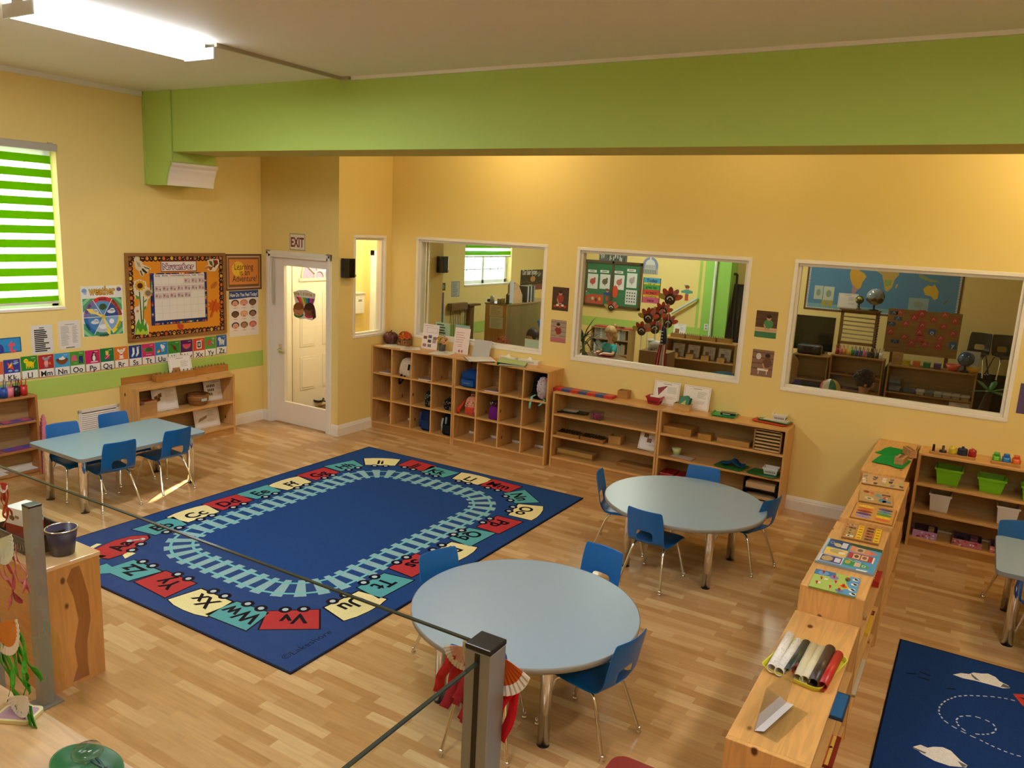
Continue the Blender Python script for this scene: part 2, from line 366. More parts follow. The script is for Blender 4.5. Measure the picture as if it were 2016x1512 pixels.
c=ony(1407,560,6.09);pp=MB();pp.tube([(c.x,6.07,0),(c.x,6.07,H)],0.025,'trim','#dfe7dd');struct('trim_6',pp)
# beam, pilaster and its white moulding
BX=FB(0,0,0,0)
bm_=MB();bm_.X=BX
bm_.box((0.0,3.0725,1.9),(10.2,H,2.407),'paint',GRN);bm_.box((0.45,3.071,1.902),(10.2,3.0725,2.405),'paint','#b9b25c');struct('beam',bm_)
pl=MB();pl.X=BX
pl.box((0,2.747,1.9),(0.345,3.071,2.41),'paint',GRN);pl.box((0.345,2.976,1.9),(0.45,3.071,2.408),'paint',GRN)
pl.box((0,2.747,2.41),(0.035,H,2.422),'paint',GRN);pl.box((0.035,2.747,2.41),(0.30,H,2.413),'paint',GRN);pl.box((0.30,2.976,2.41),(0.45,H,2.428),'paint',GRN)
pl.prism([(0.30,2.747),(0.352,2.747),(0.357,2.80),(0.38,2.865),(0.398,2.90),(0.402,2.925),(0.43,2.95),(0.43,2.976),(0.30,2.976)],2.41,2.428,'paint',GRN)
struct('pilaster_left',pl,bevel=0.004)
tm=MB();tm.X=BX
tm.prism([(0.345,2.748),(0.352,2.748),(0.357,2.80),(0.38,2.865),(0.398,2.90),(0.402,2.925),(0.43,2.95),(0.43,2.976),(0.345,2.976)],1.86,2.409,'trim','#efe6da');struct('trim_1',tm)
t2=MB();t2.box((0,-9.4,3.605),(0.025,-2.43,H),'trim',CEIL);struct('trim_2',t2)
t3=MB();t3.box((2.80,-2.43,3.625),(10.2,-2.408,H),'trim',CEIL);struct('trim_3',t3)
def baseboard(name,M_,a0,a1):
 b=MB();b.X=M_@Matrix(((0,0,1,0),(0,1,0,0),(-1,0,0,0),(0,0,0,1)))
 # profile in (depth, height) swept along u
 b.X=M_@Matrix(((0,0,1,0),(0,1,0,0),(1,0,0,0),(0,0,0,1)))
 b.prism([(0,0),(0.018,0),(0.018,0.092),(0.013,0.100),(0.013,0.108),(0.008,0.122),(0.004,0.132),(0,0.132)],a0,a1,'trim',WHT);struct(name,b)
baseboard('baseboard_left',FL(0,0,0),-9.3,-0.932)
baseboard('baseboard_front',FB(0,0,-0.912,0),0.0,0.088);baseboard('baseboard_corner',FB(0,0,-0.912,0),1.15,1.263)
baseboard('baseboard_side',FL(0,0,1.245),-0.912,-0.02);baseboard('baseboard_back',FB(0,0,0,0),1.27,10.2)
# ---- interior windows
def inner_window(n,M_,u0,u1,z0,z1,th=0.15):
 r=thing('window_%d'%n,'','',M_);del r['label'];del r['category'];r['kind']='structure'
 f=MB();w=0.034
 for d,wd,y0,y1,col in((0,w,-th-0.004,0.006,'#f3ece2'),(w,0.026,-0.075,-0.022,'#ece4d8')):
  a,b,c,e=u0+d,u1-d,z0+d,z1-d
  f.box((a,c,y0),(b,c+wd,y1),'trim',col);f.box((a,e-wd,y0),(b,e,y1),'trim',col)
  f.box((a,c+wd,y0),(a+wd,e-wd,y1),'trim',col);f.box((b-wd,c+wd,y0),(b,e-wd,y1),'trim',col)
 obj('window_frame',f,r,bevel=0.004)
 g=MB();g.add([(u0+0.05,z0+0.05,-0.05),(u1-0.05,z0+0.05,-0.05),(u1-0.05,z1-0.05,-0.05),(u0+0.05,z1-0.05,-0.05)],[(0,1,2,3)],'glass','#ffffff')
 obj('pane',g,r)
 return r
inner_window(1,FL(0,0,1.245),-0.665,-0.092,1.132,2.335,0.12)
for k,w_ in enumerate(WIN):inner_window(k+2,FB(0,0,0,0),*w_)
inner_window(5,FL(0,0,1.245),0.18,0.80,1.132,2.335,0.12)
# ---- outside windows in the left wall
def outer_window(n,y0,y1,z0,z1,nv,nh,mid):
 r=thing('window_%d'%n,'','',TR(0,0,0));del r['label'];del r['category'];r['kind']='structure'
 f=MB();x0,x1=-0.16,-0.11
 for a,b,c,d in((y0,y1,z0,z0+.06),(y0,y1,z1-.06,z1),(y0,y0+.06,z0,z1),(y1-.06,y1,z0,z1),(y0+mid*(y1-y0)-.035,y0+mid*(y1-y0)+.035,z0,z1)):
  f.box((x0,a,c),(x1,b,d),'trim','#f4f6f4')
 obj('window_frame',f,r)
 g=MB()
 for i in range(1,nv):y=y0+(y1-y0)*i/nv;g.box((-0.145,y-.009,z0),(-0.13,y+.009,z1),'trim','#eef0f0')
 for j in range(1,nh):z=z0+(z1-z0)*j/nh;g.box((-0.145,y0,z-.009),(-0.13,y1,z+.009),'trim','#eef0f0')
 obj('muntins',g,r)
 s=MB();s.box((-0.2,y0,z0-0.02),(0.012,y1+0.0,z0+0.004),'trim','#f1eadb');obj('window_sill',s,r)
 g=MB();g.add([(-0.137,y0,z0),(-0.137,y1,z0),(-0.137,y1,z1),(-0.137,y0,z1)],[(0,1,2,3)],'glass','#ffffff');obj('pane',g,r)
outer_window(6,-4.62,-3.31,1.545,3.0,6,6,0.5);outer_window(7,3.41,4.92,1.52,3.0,6,6,0.48)
gd=MB();gd.box((-30,-30,-0.3),(-0.25,30,-0.12),'paint','#b9b4a6');struct('ground',gd)
def blind(name,label,y0,y1,z0,z1,bands,group=None):
 r=thing(name,label,'window blind',TR(0,0,0),group)
 h=MB();h.box((-0.05,y0-0.02,z1),(0.045,y1+0.04,z1+0.066),'trim','#b9b2a8');obj('headrail',h,r,bevel=0.008)
 h=MB();h.box((-0.006,y1+0.012,z1+0.066),(0.02,y1-0.03,z1+0.078),'trim','#bdb6a4');obj('bracket',h,r)
 g=MB();s=MB();z=z1
 for b0,b1 in bands:
  if z>b1:s.add([(-0.02,y0,b1),(-0.02,y1,b1),(-0.02,y1,z),(-0.02,y0,z)],[(0,1,2,3)],'sheer','#ffffff')
  g.box((-0.021,y0,b0),(-0.019,y1,b1),'green_band','#8fd400');z=b0
 if z>z0:s.add([(-0.02,y0,z0),(-0.02,y1,z0),(-0.02,y1,z),(-0.02,y0,z)],[(0,1,2,3)],'sheer','#ffffff')
 obj('green_bands',g,r);obj('sheer_bands',s,r)
 m=MB();m.box((-0.03,y0,z0-0.018),(-0.008,y1,z0+0.004),'trim','#d8d2c4');obj('bottom_bar',m,r,bevel=0.003)
 return r
bz=[onx(108+0.05*k,240+(295+106*k)/3.877,-0.02).z for k in range(11)]
blind('roller_blind','lime green and sheer striped roller blind covering the daylit window on the left wall',-4.60,-3.355,1.60,2.975,[(z-0.036,z+0.036)for z in bz])
blind('roller_blind','lime green blind pulled half up in the far room seen through the leftmost big window',3.43,4.90,2.0,2.98,[(2.02,2.09),(2.14,2.21),(2.26,2.33),(2.38,2.45),(2.5,2.57),(2.62,2.69),(2.74,2.81),(2.86,2.93)])
# ---- glass door to the vestibule
d=thing('door_1','','',TR(0,0,0));del d['label'];del d['category'];d['kind']='structure'
Y=-0.912
cs=MB();cs.X=FB(0,0,Y,0)
for a,b,z0,z1 in((0.092,0.165,0,2.10),(1.07,1.143,0,2.10),(0.092,1.143,2.025,2.10)):
 cs.box((a,z0,-0.13),(b,z1,0.018),'trim',WHT)
 if b-a<0.2:cs.box((a+(0.012 if a<.5 else .03),z0,0.018),(b-(.03 if a<.5 else .012),z1-.01,0.026),'trim',WHT)
 else:cs.box((a+.012,z0+.03,0.018),(b-.012,z1-.012,0.026),'trim',WHT)
obj('casing',cs,d,bevel=0.003)
g0=ony(558.8,522.5,Y+0.03);g1=ony(642,808,Y+0.03);gx0,gx1,gz0,gz1=g0.x,g1.x,g1.z,g0.z
lf=MB();lf.X=FB(0,0,Y+0.03,0)
for a,b,z0,z1 in((0.165,gx0,0.012,2.025),(gx1,1.07,0.012,2.025),(gx0,gx1,0.012,gz0),(gx0,gx1,gz1,2.025)):lf.box((a,z0,-0.045),(b,z1,0),'trim','#f0e9df')
obj('door_leaf',lf,d)
g=MB();g.X=FB(0,0,Y+0.05,0);g.add([(gx0,gz0,0),(gx1,gz0,0),(gx1,gz1,0),(gx0,gz1,0)],[(0,1,2,3)],'glass','#ffffff');obj('pane',g,d)
hn=MB();hp=ony(552,687,Y+0.03);hn.X=FB(hp.x,hp.z,Y+0.03,0)
hn.box((-0.022,-0.05,0),(0.022,0.06,0.008),'chrome','#ffffff');hn.tube([(0,0,0),(0,0,0.05),(0.02,0,0.055),(0.13,-0.005,0.055)],0.009,'chrome','#ffffff');obj('door_handle',hn,d)
hs=MB();hs.X=FB(0,0,Y+0.03,0);hs.tube([(0.182,1.45,0.012),(0.182,2.0,0.012)],0.008,'chrome','#ffffff');obj('hinge',hs,d)
# ---- white exterior door inside the vestibule
d2=thing('door_2','','',TR(0,0,0));del d2['label'];del d2['category'];d2['kind']='structure'
lf=MB();lf.box((0.0,-0.45,0.02),(0.03,0.46,2.08),'trim','#f2e9dd');lf.box((0.0,-0.54,0),(0.022,-0.455,2.17),'trim','#f7f1e8');lf.box((0.0,0.465,0),(0.022,0.55,2.17),'trim','#f7f1e8');lf.box((0,-0.54,2.085),(0.022,0.55,2.17),'trim','#f7f1e8')
for y0,y1 in((-0.33,-0.06),(0.07,0.34)):
 for z0,z1 in((0.28,0.72),(0.85,1.56)):
  lf.box((0.03,y0,z0),(0.036,y1,z1),'trim','#f0e6d8');lf.box((0.036,y0+.03,z0+.03),(0.041,y1-.03,z1-.03),'trim','#f4ebde')
lf.box((0.03,-0.34,1.70),(0.044,0.35,1.735),'trim','#f4ebde')
obj('door_leaf',lf,d2,bevel=0.004)
fan=MB();fan.X=frame((0.031,0.005,1.742),(0,1,0),(0,0,1))
fan.prism([(0.30*math.cos(a*math.pi/20),0.30*math.sin(a*math.pi/20))for a in range(21)],0,0.003,'gloss','#b9b4e8');obj('fanlight',fan,d2)
fb_=MB();fb_.X=frame((0.034,0.005,1.742),(0,1,0),(0,0,1))
for a in(36,72,108,144):
 t=math.radians(a);fb_.tube([(0.08*math.cos(t),0.08*math.sin(t),0.004),(0.30*math.cos(t),0.30*math.sin(t),0.004)],0.011,'trim','#f4ebde',6)
for rr in(0.085,0.305):fb_.tube([(rr*math.cos(a*math.pi/20),rr*math.sin(a*math.pi/20),0.004)for a in range(21)],0.012,'trim','#f4ebde',6)
obj('fanlight_bars',fb_,d2)
dm=MB();dm.box((0.06,-0.55,0.001),(0.75,0.40,0.012),'fabric','#6d5c48');one('door_mat',dm,'brown doormat on the vestibule floor behind the glass door','door mat')
d3=thing('door_3','','',TR(0,0,0));del d3['label'];del d3['category'];d3['kind']='structure'
lf=MB();a=ony(731,494,0.95).x
lf.box((a,0.935,0),(a+0.07,0.96,2.10),'trim','#fbf7ee');lf.box((a,0.935,2.03),(a+0.95,0.96,2.10),'trim','#fbf7ee');lf.box((a+0.88,0.935,0),(a+0.95,0.96,2.10),'trim','#fbf7ee');obj('casing',lf,d3)
lf=MB();lf.box((a+0.07,0.94,0.01),(a+0.88,0.958,2.03),'trim','#eef2ea');obj('door_leaf',lf,d3)
# ---- ceiling lamps and the surface conduit
def fixture(x,y,label):
 r=thing('ceiling_light',label,'ceiling light',TR(x,y,H),'fluorescent ceiling lights')
 b=MB();b.box((-0.06,-0.61,-0.05),(0.06,0.61,0),'trim','#e8e8e6');obj('housing',b,r)
 b=MB();b.X=frame((0,0,0),(1,0,0),(0,0,1));b.prism([(-0.14,-0.05),(-0.15,-0.075),(-0.135,-0.10),(0.135,-0.10),(0.15,-0.075),(0.14,-0.05)],-0.60,0.60,'tube','#ffffff');obj('diffuser',b,r)
 for s in(-1,1):
  b=MB();b.box((-0.157,s*0.600,-0.108),(0.157,s*0.615,-0.03),'trim','#dfe6f2');obj('end_cap',b,r,bevel=0.004)
for k,(x,y,r_)in enumerate(FLUOR):fixture(x,y,('lit white fluorescent ceiling light at the top left of the room, by the thin conduit','fluorescent ceiling light above the round tables','fluorescent ceiling light above the blue plane rug','fluorescent ceiling light behind the viewer on the right','fluorescent ceiling light at the rear left')[k])
for x,y,z,e,c_ in DOWN:
 r=thing('dome_light','warm ceiling dome light hidden behind the green beam','ceiling light',TR(x,y,H),'dome lights behind the beam')
 b=MB();b.lathe([(0.0001,-0.03),(0.13,-0.03),(0.14,0)],'trim','#eeeae0',20);obj('base',b,r)
 b=MB();b.lathe([(0.12,-0.031),(0.10,-0.05),(0.0001,-0.055)],'dome','#ffffff',20);obj('shade',b,r)
cn=MB();cn.box((2.69,-3.68,3.625),(2.715,-2.43,H),'trim','#a89a80');cn.box((2.715,-2.455,3.625),(2.80,-2.43,H),'trim','#a89a80');one('conduit',cn,'thin beige surface conduit running from the ceiling light to the green beam','conduit')
# ================================================================== furniture
PINE='#d9a663';PIN2='#c69254';OAK='#c48a47'
def shelf(name,label,w,d,h,levels,mtx,bays=1,kick=0.075,th=0.02,col=PINE,group=None,cat='shelf',side=0.022):
 r=thing(name,label,cat,mtx,group)
 for s in(0,1):
  m=MB();m.box((s*(w-side),0,0),(s*(w-side)+side,d,h),'pine_z',col);obj('side_panel',m,r,bevel=0.0025)
 m=MB();m.box((side,0.0005,h-th),(w-side,d,h),'pine_x',col);obj('top_panel',m,r,bevel=0.0025)
 for z in levels:
  m=MB();m.box((side,0.0015,z-th),(w-side,d-0.008,z),'pine_x',col);obj('shelf_board',m,r,bevel=0.0025)
 m=MB();m.box((side,d-0.008,0.01),(w-side,d,h-th),'wood_x','#a98a5c');obj('back_panel',m,r)
 m=MB();m.box((side,0.012,0),(w-side,0.03,levels[-1]-th),'pine_x',PIN2);obj('kick_board',m,r)
 iw=(w-2*side-(bays-1)*0.018)/bays
 for b in range(1,bays):
  x=side+b*iw+(b-1)*0.018;m=MB();zz=[h-th]+list(levels)
  for k in range(len(levels)):m.box((x,0.001,zz[k+1]),(x+0.018,d-0.008,zz[k]-(th if k else 0)),'pine_z',col)
  obj('divider',m,r,bevel=0.002)
 return r
G='pine shelf units along the back wall'
CY=-0.338
for k in(0,1):
 shelf('cubby_shelf',('pine cubby unit of twelve square compartments next to the narrow window','pine cubby unit of twelve compartments beside the low shelf with the red and blue rod')[k],1.222,0.335,1.03,[0.70,0.385,0.09],TR(1.252+1.226*k,CY,0),4,group='pine cubby units',cat='cubby shelf')
SY=-0.305
shelf('book_shelf','low pine shelf of three boards with a red and blue rod on top',1.192,0.30,0.823,[0.585,0.35,0.11],TR(3.742,SY,0),group=G)
shelf('book_shelf','low pine shelf with green numeral box and purple pencil cup on top',1.222,0.30,0.823,[0.585,0.35,0.11],TR(4.938,SY,0),group=G)
shelf('book_shelf','low pine shelf at the right edge holding the lime green and white bins',1.40,0.30,0.823,[0.56,0.32,0.085],TR(7.222,SY,0),group=G,kick=0.06)
shelf('book_shelf','low pine shelf on the left wall with knobbed wooden cylinder blocks on top',1.22,0.289,0.70,[0.39,0.10],TR(0.291,-2.803,0)@RZ(math.pi/2),th=0.026,side=0.028)
shelf('pencil_shelf','shallow reddish wood shelf with colored pencil cups at the left edge',1.10,0.142,0.767,[0.53,0.27,0.06],TR(0.147,-4.80,0)@RZ(math.pi/2),col='#b47a45')
D_=[(7.197,-1.216,1.214,0.823,'tall end pine divider shelf at the back wall under the green felt cloths'),(7.228,-2.362,1.142,0.797,'pine divider shelf with three wooden peg puzzles on its top'),
(7.216,-3.506,1.14,0.772,'pine divider shelf with the big house puzzle and green garden puzzle on top'),(7.21,-4.78,1.27,0.63,'lowest pine divider shelf carrying the yellow tray of rolls')]
for x,y,w,h,lab in D_:
 shelf('divider_shelf',lab,w,0.309,h,[h*0.62,h*0.36,0.09],TR(x,y,0)@RZ(math.pi/2),group='pine shelves in a row dividing the room')
cb=thing('cabinet','plain pine cabinet with a dark grain streak behind the glass railing','cabinet',TR(2.52,-5.575,0))
m=MB();m.box((0,0,0),(1.135,0.30,0.678),'pine_x',OAK);obj('body',m,cb)
m=MB();m.box((1.135,0,0),(1.152,0.30,0.678),'pine_z','#cd924e')
st=[(0.10,0.02),(0.13,0.10),(0.12,0.22),(0.15,0.36),(0.13,0.50),(0.10,0.60),(0.13,0.655),(0.17,0.66),(0.185,0.60),(0.21,0.48),(0.215,0.34),(0.19,0.22),(0.185,0.10),(0.19,0.02)]
m.X=frame((1.1522,0.02,0),(0,1,0),(0,0,1));m.add([(x,y,0)for x,y in st],[tuple(range(len(st)))[::-1]],'pine_z','#9a5f2a');m.X=Matrix()
obj('side_panel',m,cb)
m=MB();m.box((-0.01,-0.008,0.678),(1.155,0.305,0.70),'varnish','#e3bd8c');obj('top_panel',m,cb,bevel=0.002)
# ---- tables
def leg_tube(x,y,h,parent,r=0.031):
 m=MB();m.X=TR(x,y,0);m.lathe([(0.0001,0),(r,0),(r,h)],'chrome','#ffffff',24);l=obj('leg',m,parent)
 m=MB();m.X=TR(x,y,0);m.lathe([(r+0.0012,0),(r+0.0012,0.004),(0.0001,0.0045)],'black','#111111',20);obj('leg_tip',m,l)
TOPC='#8aa2b6';BANDC='#8d8a82'
def round_table(x,y,label,z=0.513):
 r=thing('round_table',label,'table',TR(x,y,0),'round activity tables');R_=0.61
 m=MB();m.lathe([(0.0001,z-0.028),(R_-0.003,z-0.028),(R_-0.003,z-0.001),(R_-0.006,z),(0.0001,z)],'laminate',TOPC,96,sm=False);obj('tabletop',m,r)
 m=MB();m.lathe([(R_-0.003,z-0.030),(R_,z-0.029),(R_+0.001,z-0.015),(R_,z-0.0015),(R_-0.004,z-0.0003)],'plastic',BANDC,96);obj('edge_band',m,r)
 for sx in(-1,1):
  for sy in(-1,1):leg_tube(0.315*sx,0.315*sy,z-0.028,r)
 return r
round_table(5.642,-4.12,'round blue grey table with chrome legs nearest the glass railing')
round_table(5.757,-1.885,'round blue grey table with chrome legs in front of the low shelves')
def rrect(w,d,r,n=6):
 p=[]
 for cx,cy,a in((w/2-r,d/2-r,0),(-w/2+r,d/2-r,90),(-w/2+r,-d/2+r,180),(w/2-r,-d/2+r,270)):
  p+=[(cx+r*math.cos(math.radians(a+90*k/n)),cy+r*math.sin(math.radians(a+90*k/n)))for k in range(n+1)]
 return p
def rect_table(x,y,w,d,label,z=0.513,top=TOPC):
 r=thing('rectangular_table',label,'table',TR(x,y,0),'rectangular activity tables')
 m=MB();m.prism(rrect(w,d,0.05),z-0.028,z,'laminate',top);obj('tabletop',m,r)
 m=MB();a=rrect(w,d,0.05);b=rrect(w+0.004,d+0.004,0.052);n=len(a)
 m.add([(p[0],p[1],z-0.029)for p in b]+[(p[0],p[1],z-0.001)for p in b],[(i,(i+1)%n,n+(i+1)%n,n+i)for i in range(n)],'plastic',BANDC,True);obj('edge_band',m,r)
 for sx in(-1,1):
  for sy in(-1,1):leg_tube((w/2-0.132)*sx,(d/2-0.09)*sy,z-0.028,r,0.033)
 return r
rect_table(1.112,-3.507,0.78,1.20,'rectangular light blue table with four chairs near the left wall',z=0.502,top='#93b3c0')
rect_table(8.43,-1.515,1.22,0.76,'grey blue rectangular table cut off by the right edge of the view')
# ---- chairs
def make_chair():
 r=thing('classroom_chair','','chair',TR(0,0,0))
 prof=[(0.205,0.300),(0.195,0.317),(0.15,0.326),(0.04,0.322),(-0.07,0.316),(-0.135,0.320),(-0.175,0.340),(-0.190,0.358),(-0.200,0.392),(-0.208,0.435),(-0.214,0.468),(-0.228,0.53),(-0.240,0.582),(-0.244,0.602)]
 sc=[-1,-0.86,-0.42,-0.14,0.14,0.42,0.86,1];wd=[0.135,0.15,0.155,0.155,0.152,0.148,0.145,0.144,0.144,0.144,0.144,0.143,0.138,0.130]
 vs=[]
 for i,(y,z)in enumerate(prof):
  for k,s in enumerate(sc):
   e=abs(s)**2;back=i>=6
   vs.append((s*wd[i],y+(0.022*e if back else 0),z+(0 if back else(0.006*e if i>1 else 0)-(0.012 if abs(s)==1 else 0))))
 nj=len(sc);fs=[]
 for i in range(len(prof)-1):
  for k in range(nj-1):
   if 7<=i<=8 and 2<=k<=4:continue
   fs.append((i*nj+k,i*nj+k+1,(i+1)*nj+k+1,(i+1)*nj+k))
 m=MB();m.add(vs,fs,'plastic','#0a63ae',True);obj('seat_shell',m,r,sub=2,solid=0.007)
 for sx in(-1,1):
  for f in(1,-1):
   ft=(sx*0.162,0.195 if f>0 else-0.212);kn=(sx*0.118,0.125 if f>0 else-0.115)
   m=MB();m.tube([(ft[0],ft[1],0.016),(kn[0]+(ft[0]-kn[0])*.12,kn[1]+(ft[1]-kn[1])*.12,0.25),(kn[0],kn[1]-f*0.012,0.284),(kn[0]-sx*0.006,kn[1]-f*0.04,0.300),(sx*0.108,0.005,0.305)],0.0095,'chrome','#ffffff',10);l=obj('leg',m,r)
   m=MB();m.X=TR(ft[0],ft[1],0);m.lathe([(0.0001,0),(0.014,0.0),(0.0155,0.006),(0.012,0.014),(0.009,0.017),(0.0105,0.018),(0.0105,0.035),(0.0001,0.036)],'chrome','#ffffff',12);obj('glide',m,l)
 m=MB();m.tube([(-0.108,0.03,0.306),(0.108,0.03,0.306)],0.008,'chrome','#ffffff',8);m.tube([(-0.108,-0.05,0.303),(0.108,-0.05,0.303)],0.008,'chrome','#ffffff',8);obj('seat_frame',m,r)
 return r
CH=[(1.325,-3.765,(-0.99,0.13),'blue plastic chair at the rug side of the rectangular table, nearer the left edge'),(1.325,-3.245,(-1,0.0),'blue plastic chair at the rug side of the rectangular table, beside the sunlit floor patch'),
(0.875,-3.80,(0.99,-0.12),'blue plastic chair behind the rectangular table next to the pink cubes'),(0.845,-3.30,(0.99,-0.1),'blue plastic chair behind the rectangular table in front of the white vent'),
(6.075,-4.19,(-0.98,0.18),'blue chair on the right of the nearest round table, its legs in full view'),(5.166,-4.05,(0.95,-0.31),'blue chair tucked under the nearest round table on the rug side'),
(5.695,-3.53,(-0.16,-0.987),'blue chair at the nearest round table with its back toward the farther round table'),(5.68,-4.54,(-0.32,0.95),'blue chair at the nearest round table hidden behind the railing post'),
(5.265,-1.86,(0.97,0.24),'blue chair on the left of the farther round table seen from its side'),(5.71,-1.42,(0.1,-0.99),'blue chair at the farther round table with its back to the low shelves'),
(6.15,-1.59,(-0.954,0.3),'blue chair on the right of the farther round table near the divider shelves'),(5.70,-2.30,(0.09,0.99),'blue chair in front of the farther round table showing the hole in its back'),
(8.05,-1.19,(0.45,-0.9),'blue chair behind the table at the right edge, only a chrome foot showing'),(8.17,-1.93,(-0.25,0.97),'blue chair in front of the table at the right edge, one chrome leg showing')]
ch0=None
for x,y,(fx,fy),lab in CH:
 M_=TR(x,y,0)@RZ(math.atan2(fy,fx)-math.pi/2)
 if ch0 is None:ch0=make_chair();ch0.matrix_world=M_;ch0['label']=lab;ch0['group']='blue classroom chairs'
 else:dup(ch0,M_,lab)
 # ---- the alphabet train rug
RW,RH=4.511-1.831,4.723-1.025;rcx,rcy=(4.511+1.831)/2,-(4.723+1.025)/2
rg=CV(RW,RH,'#26467e',0.009,'rug',edge='#1b2238');rg.frame_(-RW/2,-RH/2,RW/2,RH/2,0.012,'#1b2238',0.8)
def W2(x,y):return(x-rcx,y-rcy)
def trackpt(t,off=0.0):
# rounded rectangle centre line of the printed rails
 x0,x1,y0,y1,r=2.405,3.93,-4.07,-1.60,0.42;a,b=(x1-x0)-2*r,(y1-y0)-2*r;q=math.pi*r/2;P=2*(a+b)+4*q;s=(t%1)*P
 for L,kind,d in((a,0,0),(q,1,0),(b,0,1),(q,1,1),(a,0,2),(q,1,2),(b,0,3),(q,1,3)):
  if s<=L:break
  s-=L
 c=[(x1-r,y0+r),(x1-r,y1-r),(x0+r,y1-r),(x0+r,y0+r)];n=[(0,-1),(1,0),(0,1),(-1,0)];st=[(x0+r,y0),(x1,y0+r),(x1-r,y1),(x0,y1-r)];dr=[(1,0),(0,1),(-1,0),(0,-1)]
 if kind==0:p=(st[d][0]+dr[d][0]*s,st[d][1]+dr[d][1]*s);nn=n[d]
 else:
  th=math.atan2(n[d][1],n[d][0])+s/r;nn=(math.cos(th),math.sin(th));p=(c[d][0]+r*nn[0],c[d][1]+r*nn[1])
 return W2(p[0]+nn[0]*off,p[1]+nn[1]*off)
NS=58
for k in range(NS):
 t=k/NS;dt=0.0044
 rg.poly([trackpt(t-dt,-0.125),trackpt(t+dt,-0.125),trackpt(t+dt,0.125),trackpt(t-dt,0.125)],'#8fb4b9',1)
for o in(-0.078,0.078):
 for k in range(120):rg.poly([trackpt(k/120,o-.011),trackpt((k+1)/120,o-.011),trackpt((k+1)/120,o+.011),trackpt(k/120,o+.011)],'#79bcc0',2)
WG=dict(A=(240,1075),B=(322,1037),C=(388,1013),D=(452,990),E=(515,970),F=(577,953),G=(630,934),H=(682,918),I=(750,911),J=(818,917),K=(862,930),L=(925,944),M=(982,957),N=(1022,979),O=(1030,1006),P=(980,1031),Q=(924,1055),R=(885,1085),S=(815,1110),T=(752,1150),U=(692,1188),V=(577,1217),W=(475,1208),X=(403,1182),Y=(332,1147),Z=(262,1121))
RED,TEAL,CRM,INK='#b5393c','#58a3a8','#e9dda2','#161320'
for i,(k,pxy)in enumerate(WG.items()):
 P_=onz(*pxy,0.01);x,y=P_.x,P_.y
 ix=max(2.62,min(3.72,x));iy=max(-3.88,min(-1.82,y));ang=math.atan2(y-iy,x-ix)
 if k=='A':ang=math.radians(205)
 u,v=W2(x,y);ca,sa=math.cos(ang-math.pi/2),math.sin(ang-math.pi/2)
 def q(pts,s=1.0):return[(u+(a*ca-b*sa)*s,v+(a*sa+b*ca)*s)for a,b in pts]
 col=(CRM,RED,TEAL)[(i+1)%3]if False else{0:RED,1:TEAL,2:CRM}[i%3]
 if k=='A':sh=[(-0.20,0.14),(-0.16,0.16),(0.02,0.12),(0.08,0.10),(0.17,0.03),(0.20,-0.06),(0.16,-0.10),(-0.10,-0.10),(-0.20,-0.04)]
 elif col==CRM:sh=[(-0.135,-0.085),(0.135,-0.085),(0.17,0.125),(0.09,0.147),(0.0,0.153),(-0.09,0.147),(-0.17,0.125)]
 elif col==RED:sh=[(-0.135,-0.095),(0.15,-0.095),(0.165,0.12),(-0.15,0.14)]
 elif k=='Z':sh=[(-0.16,-0.09),(0.12,-0.09),(0.13,0.06),(0.2,0.05),(0.21,0.16),(0.10,0.17),(0.06,0.12),(-0.12,0.12)]
 else:sh=[(-0.125,-0.095),(0.125,-0.095),(0.16,0.12),(-0.16,0.13)]
 sh=[(a*1.13,b*1.06)for a,b in sh];cx_=sum(a for a,b in sh)/len(sh);cy_=sum(b for a,b in sh)/len(sh)
 rg.poly(q([(cx_+(a-cx_)*1.07,cy_+(b-cy_)*1.08)for a,b in sh]),INK,1);rg.poly(q(sh),col,2)
 if k=='A':
  rg.poly(q([(-0.25,0.19),(0.0,0.16),(0.0,0.20),(-0.25,0.23)]),CRM,2);rg.poly(q([(-0.24,0.02),(-0.18,0.0),(-0.18,0.05),(-0.24,0.08)]),CRM,2);rg.poly(q([(-0.15,-0.10),(-0.08,-0.10),(-0.10,-0.17),(-0.20,-0.15)]),CRM,2)
  for a in((0.10,0.0),(0.15,-0.07)):c_=q([a])[0];rg.ell(c_[0],c_[1],.022,.022,'#c7d2d8',3)
  rg.line(q([(0.10,0.0),(0.15,-0.07)]),0.016,'#c7d2d8',3)
 for wx in(-0.055,0.06):
  c_=q([(wx,-0.115)])[0];rg.ell(c_[0],c_[1],.043,.043,INK,3);rg.ell(c_[0],c_[1],.02,.02,'#b9c6cf',4)
 c_=q([(-0.005,0.015)])[0];rg.text(k+k.lower(),c_[0],c_[1],0.175,INK,3,bold=0.028,rot=ang-math.pi/2,sx=0.92)
c_=W2(4.362,-4.45);rg.text('©Lakeshore',c_[0],c_[1],0.065,'#101a36',1,rot=math.pi/2,sx=1.2)
one('alphabet_rug',rg,'big blue rug printed with an alphabet train on a railway loop','rug',TR(rcx,rcy,0.001))
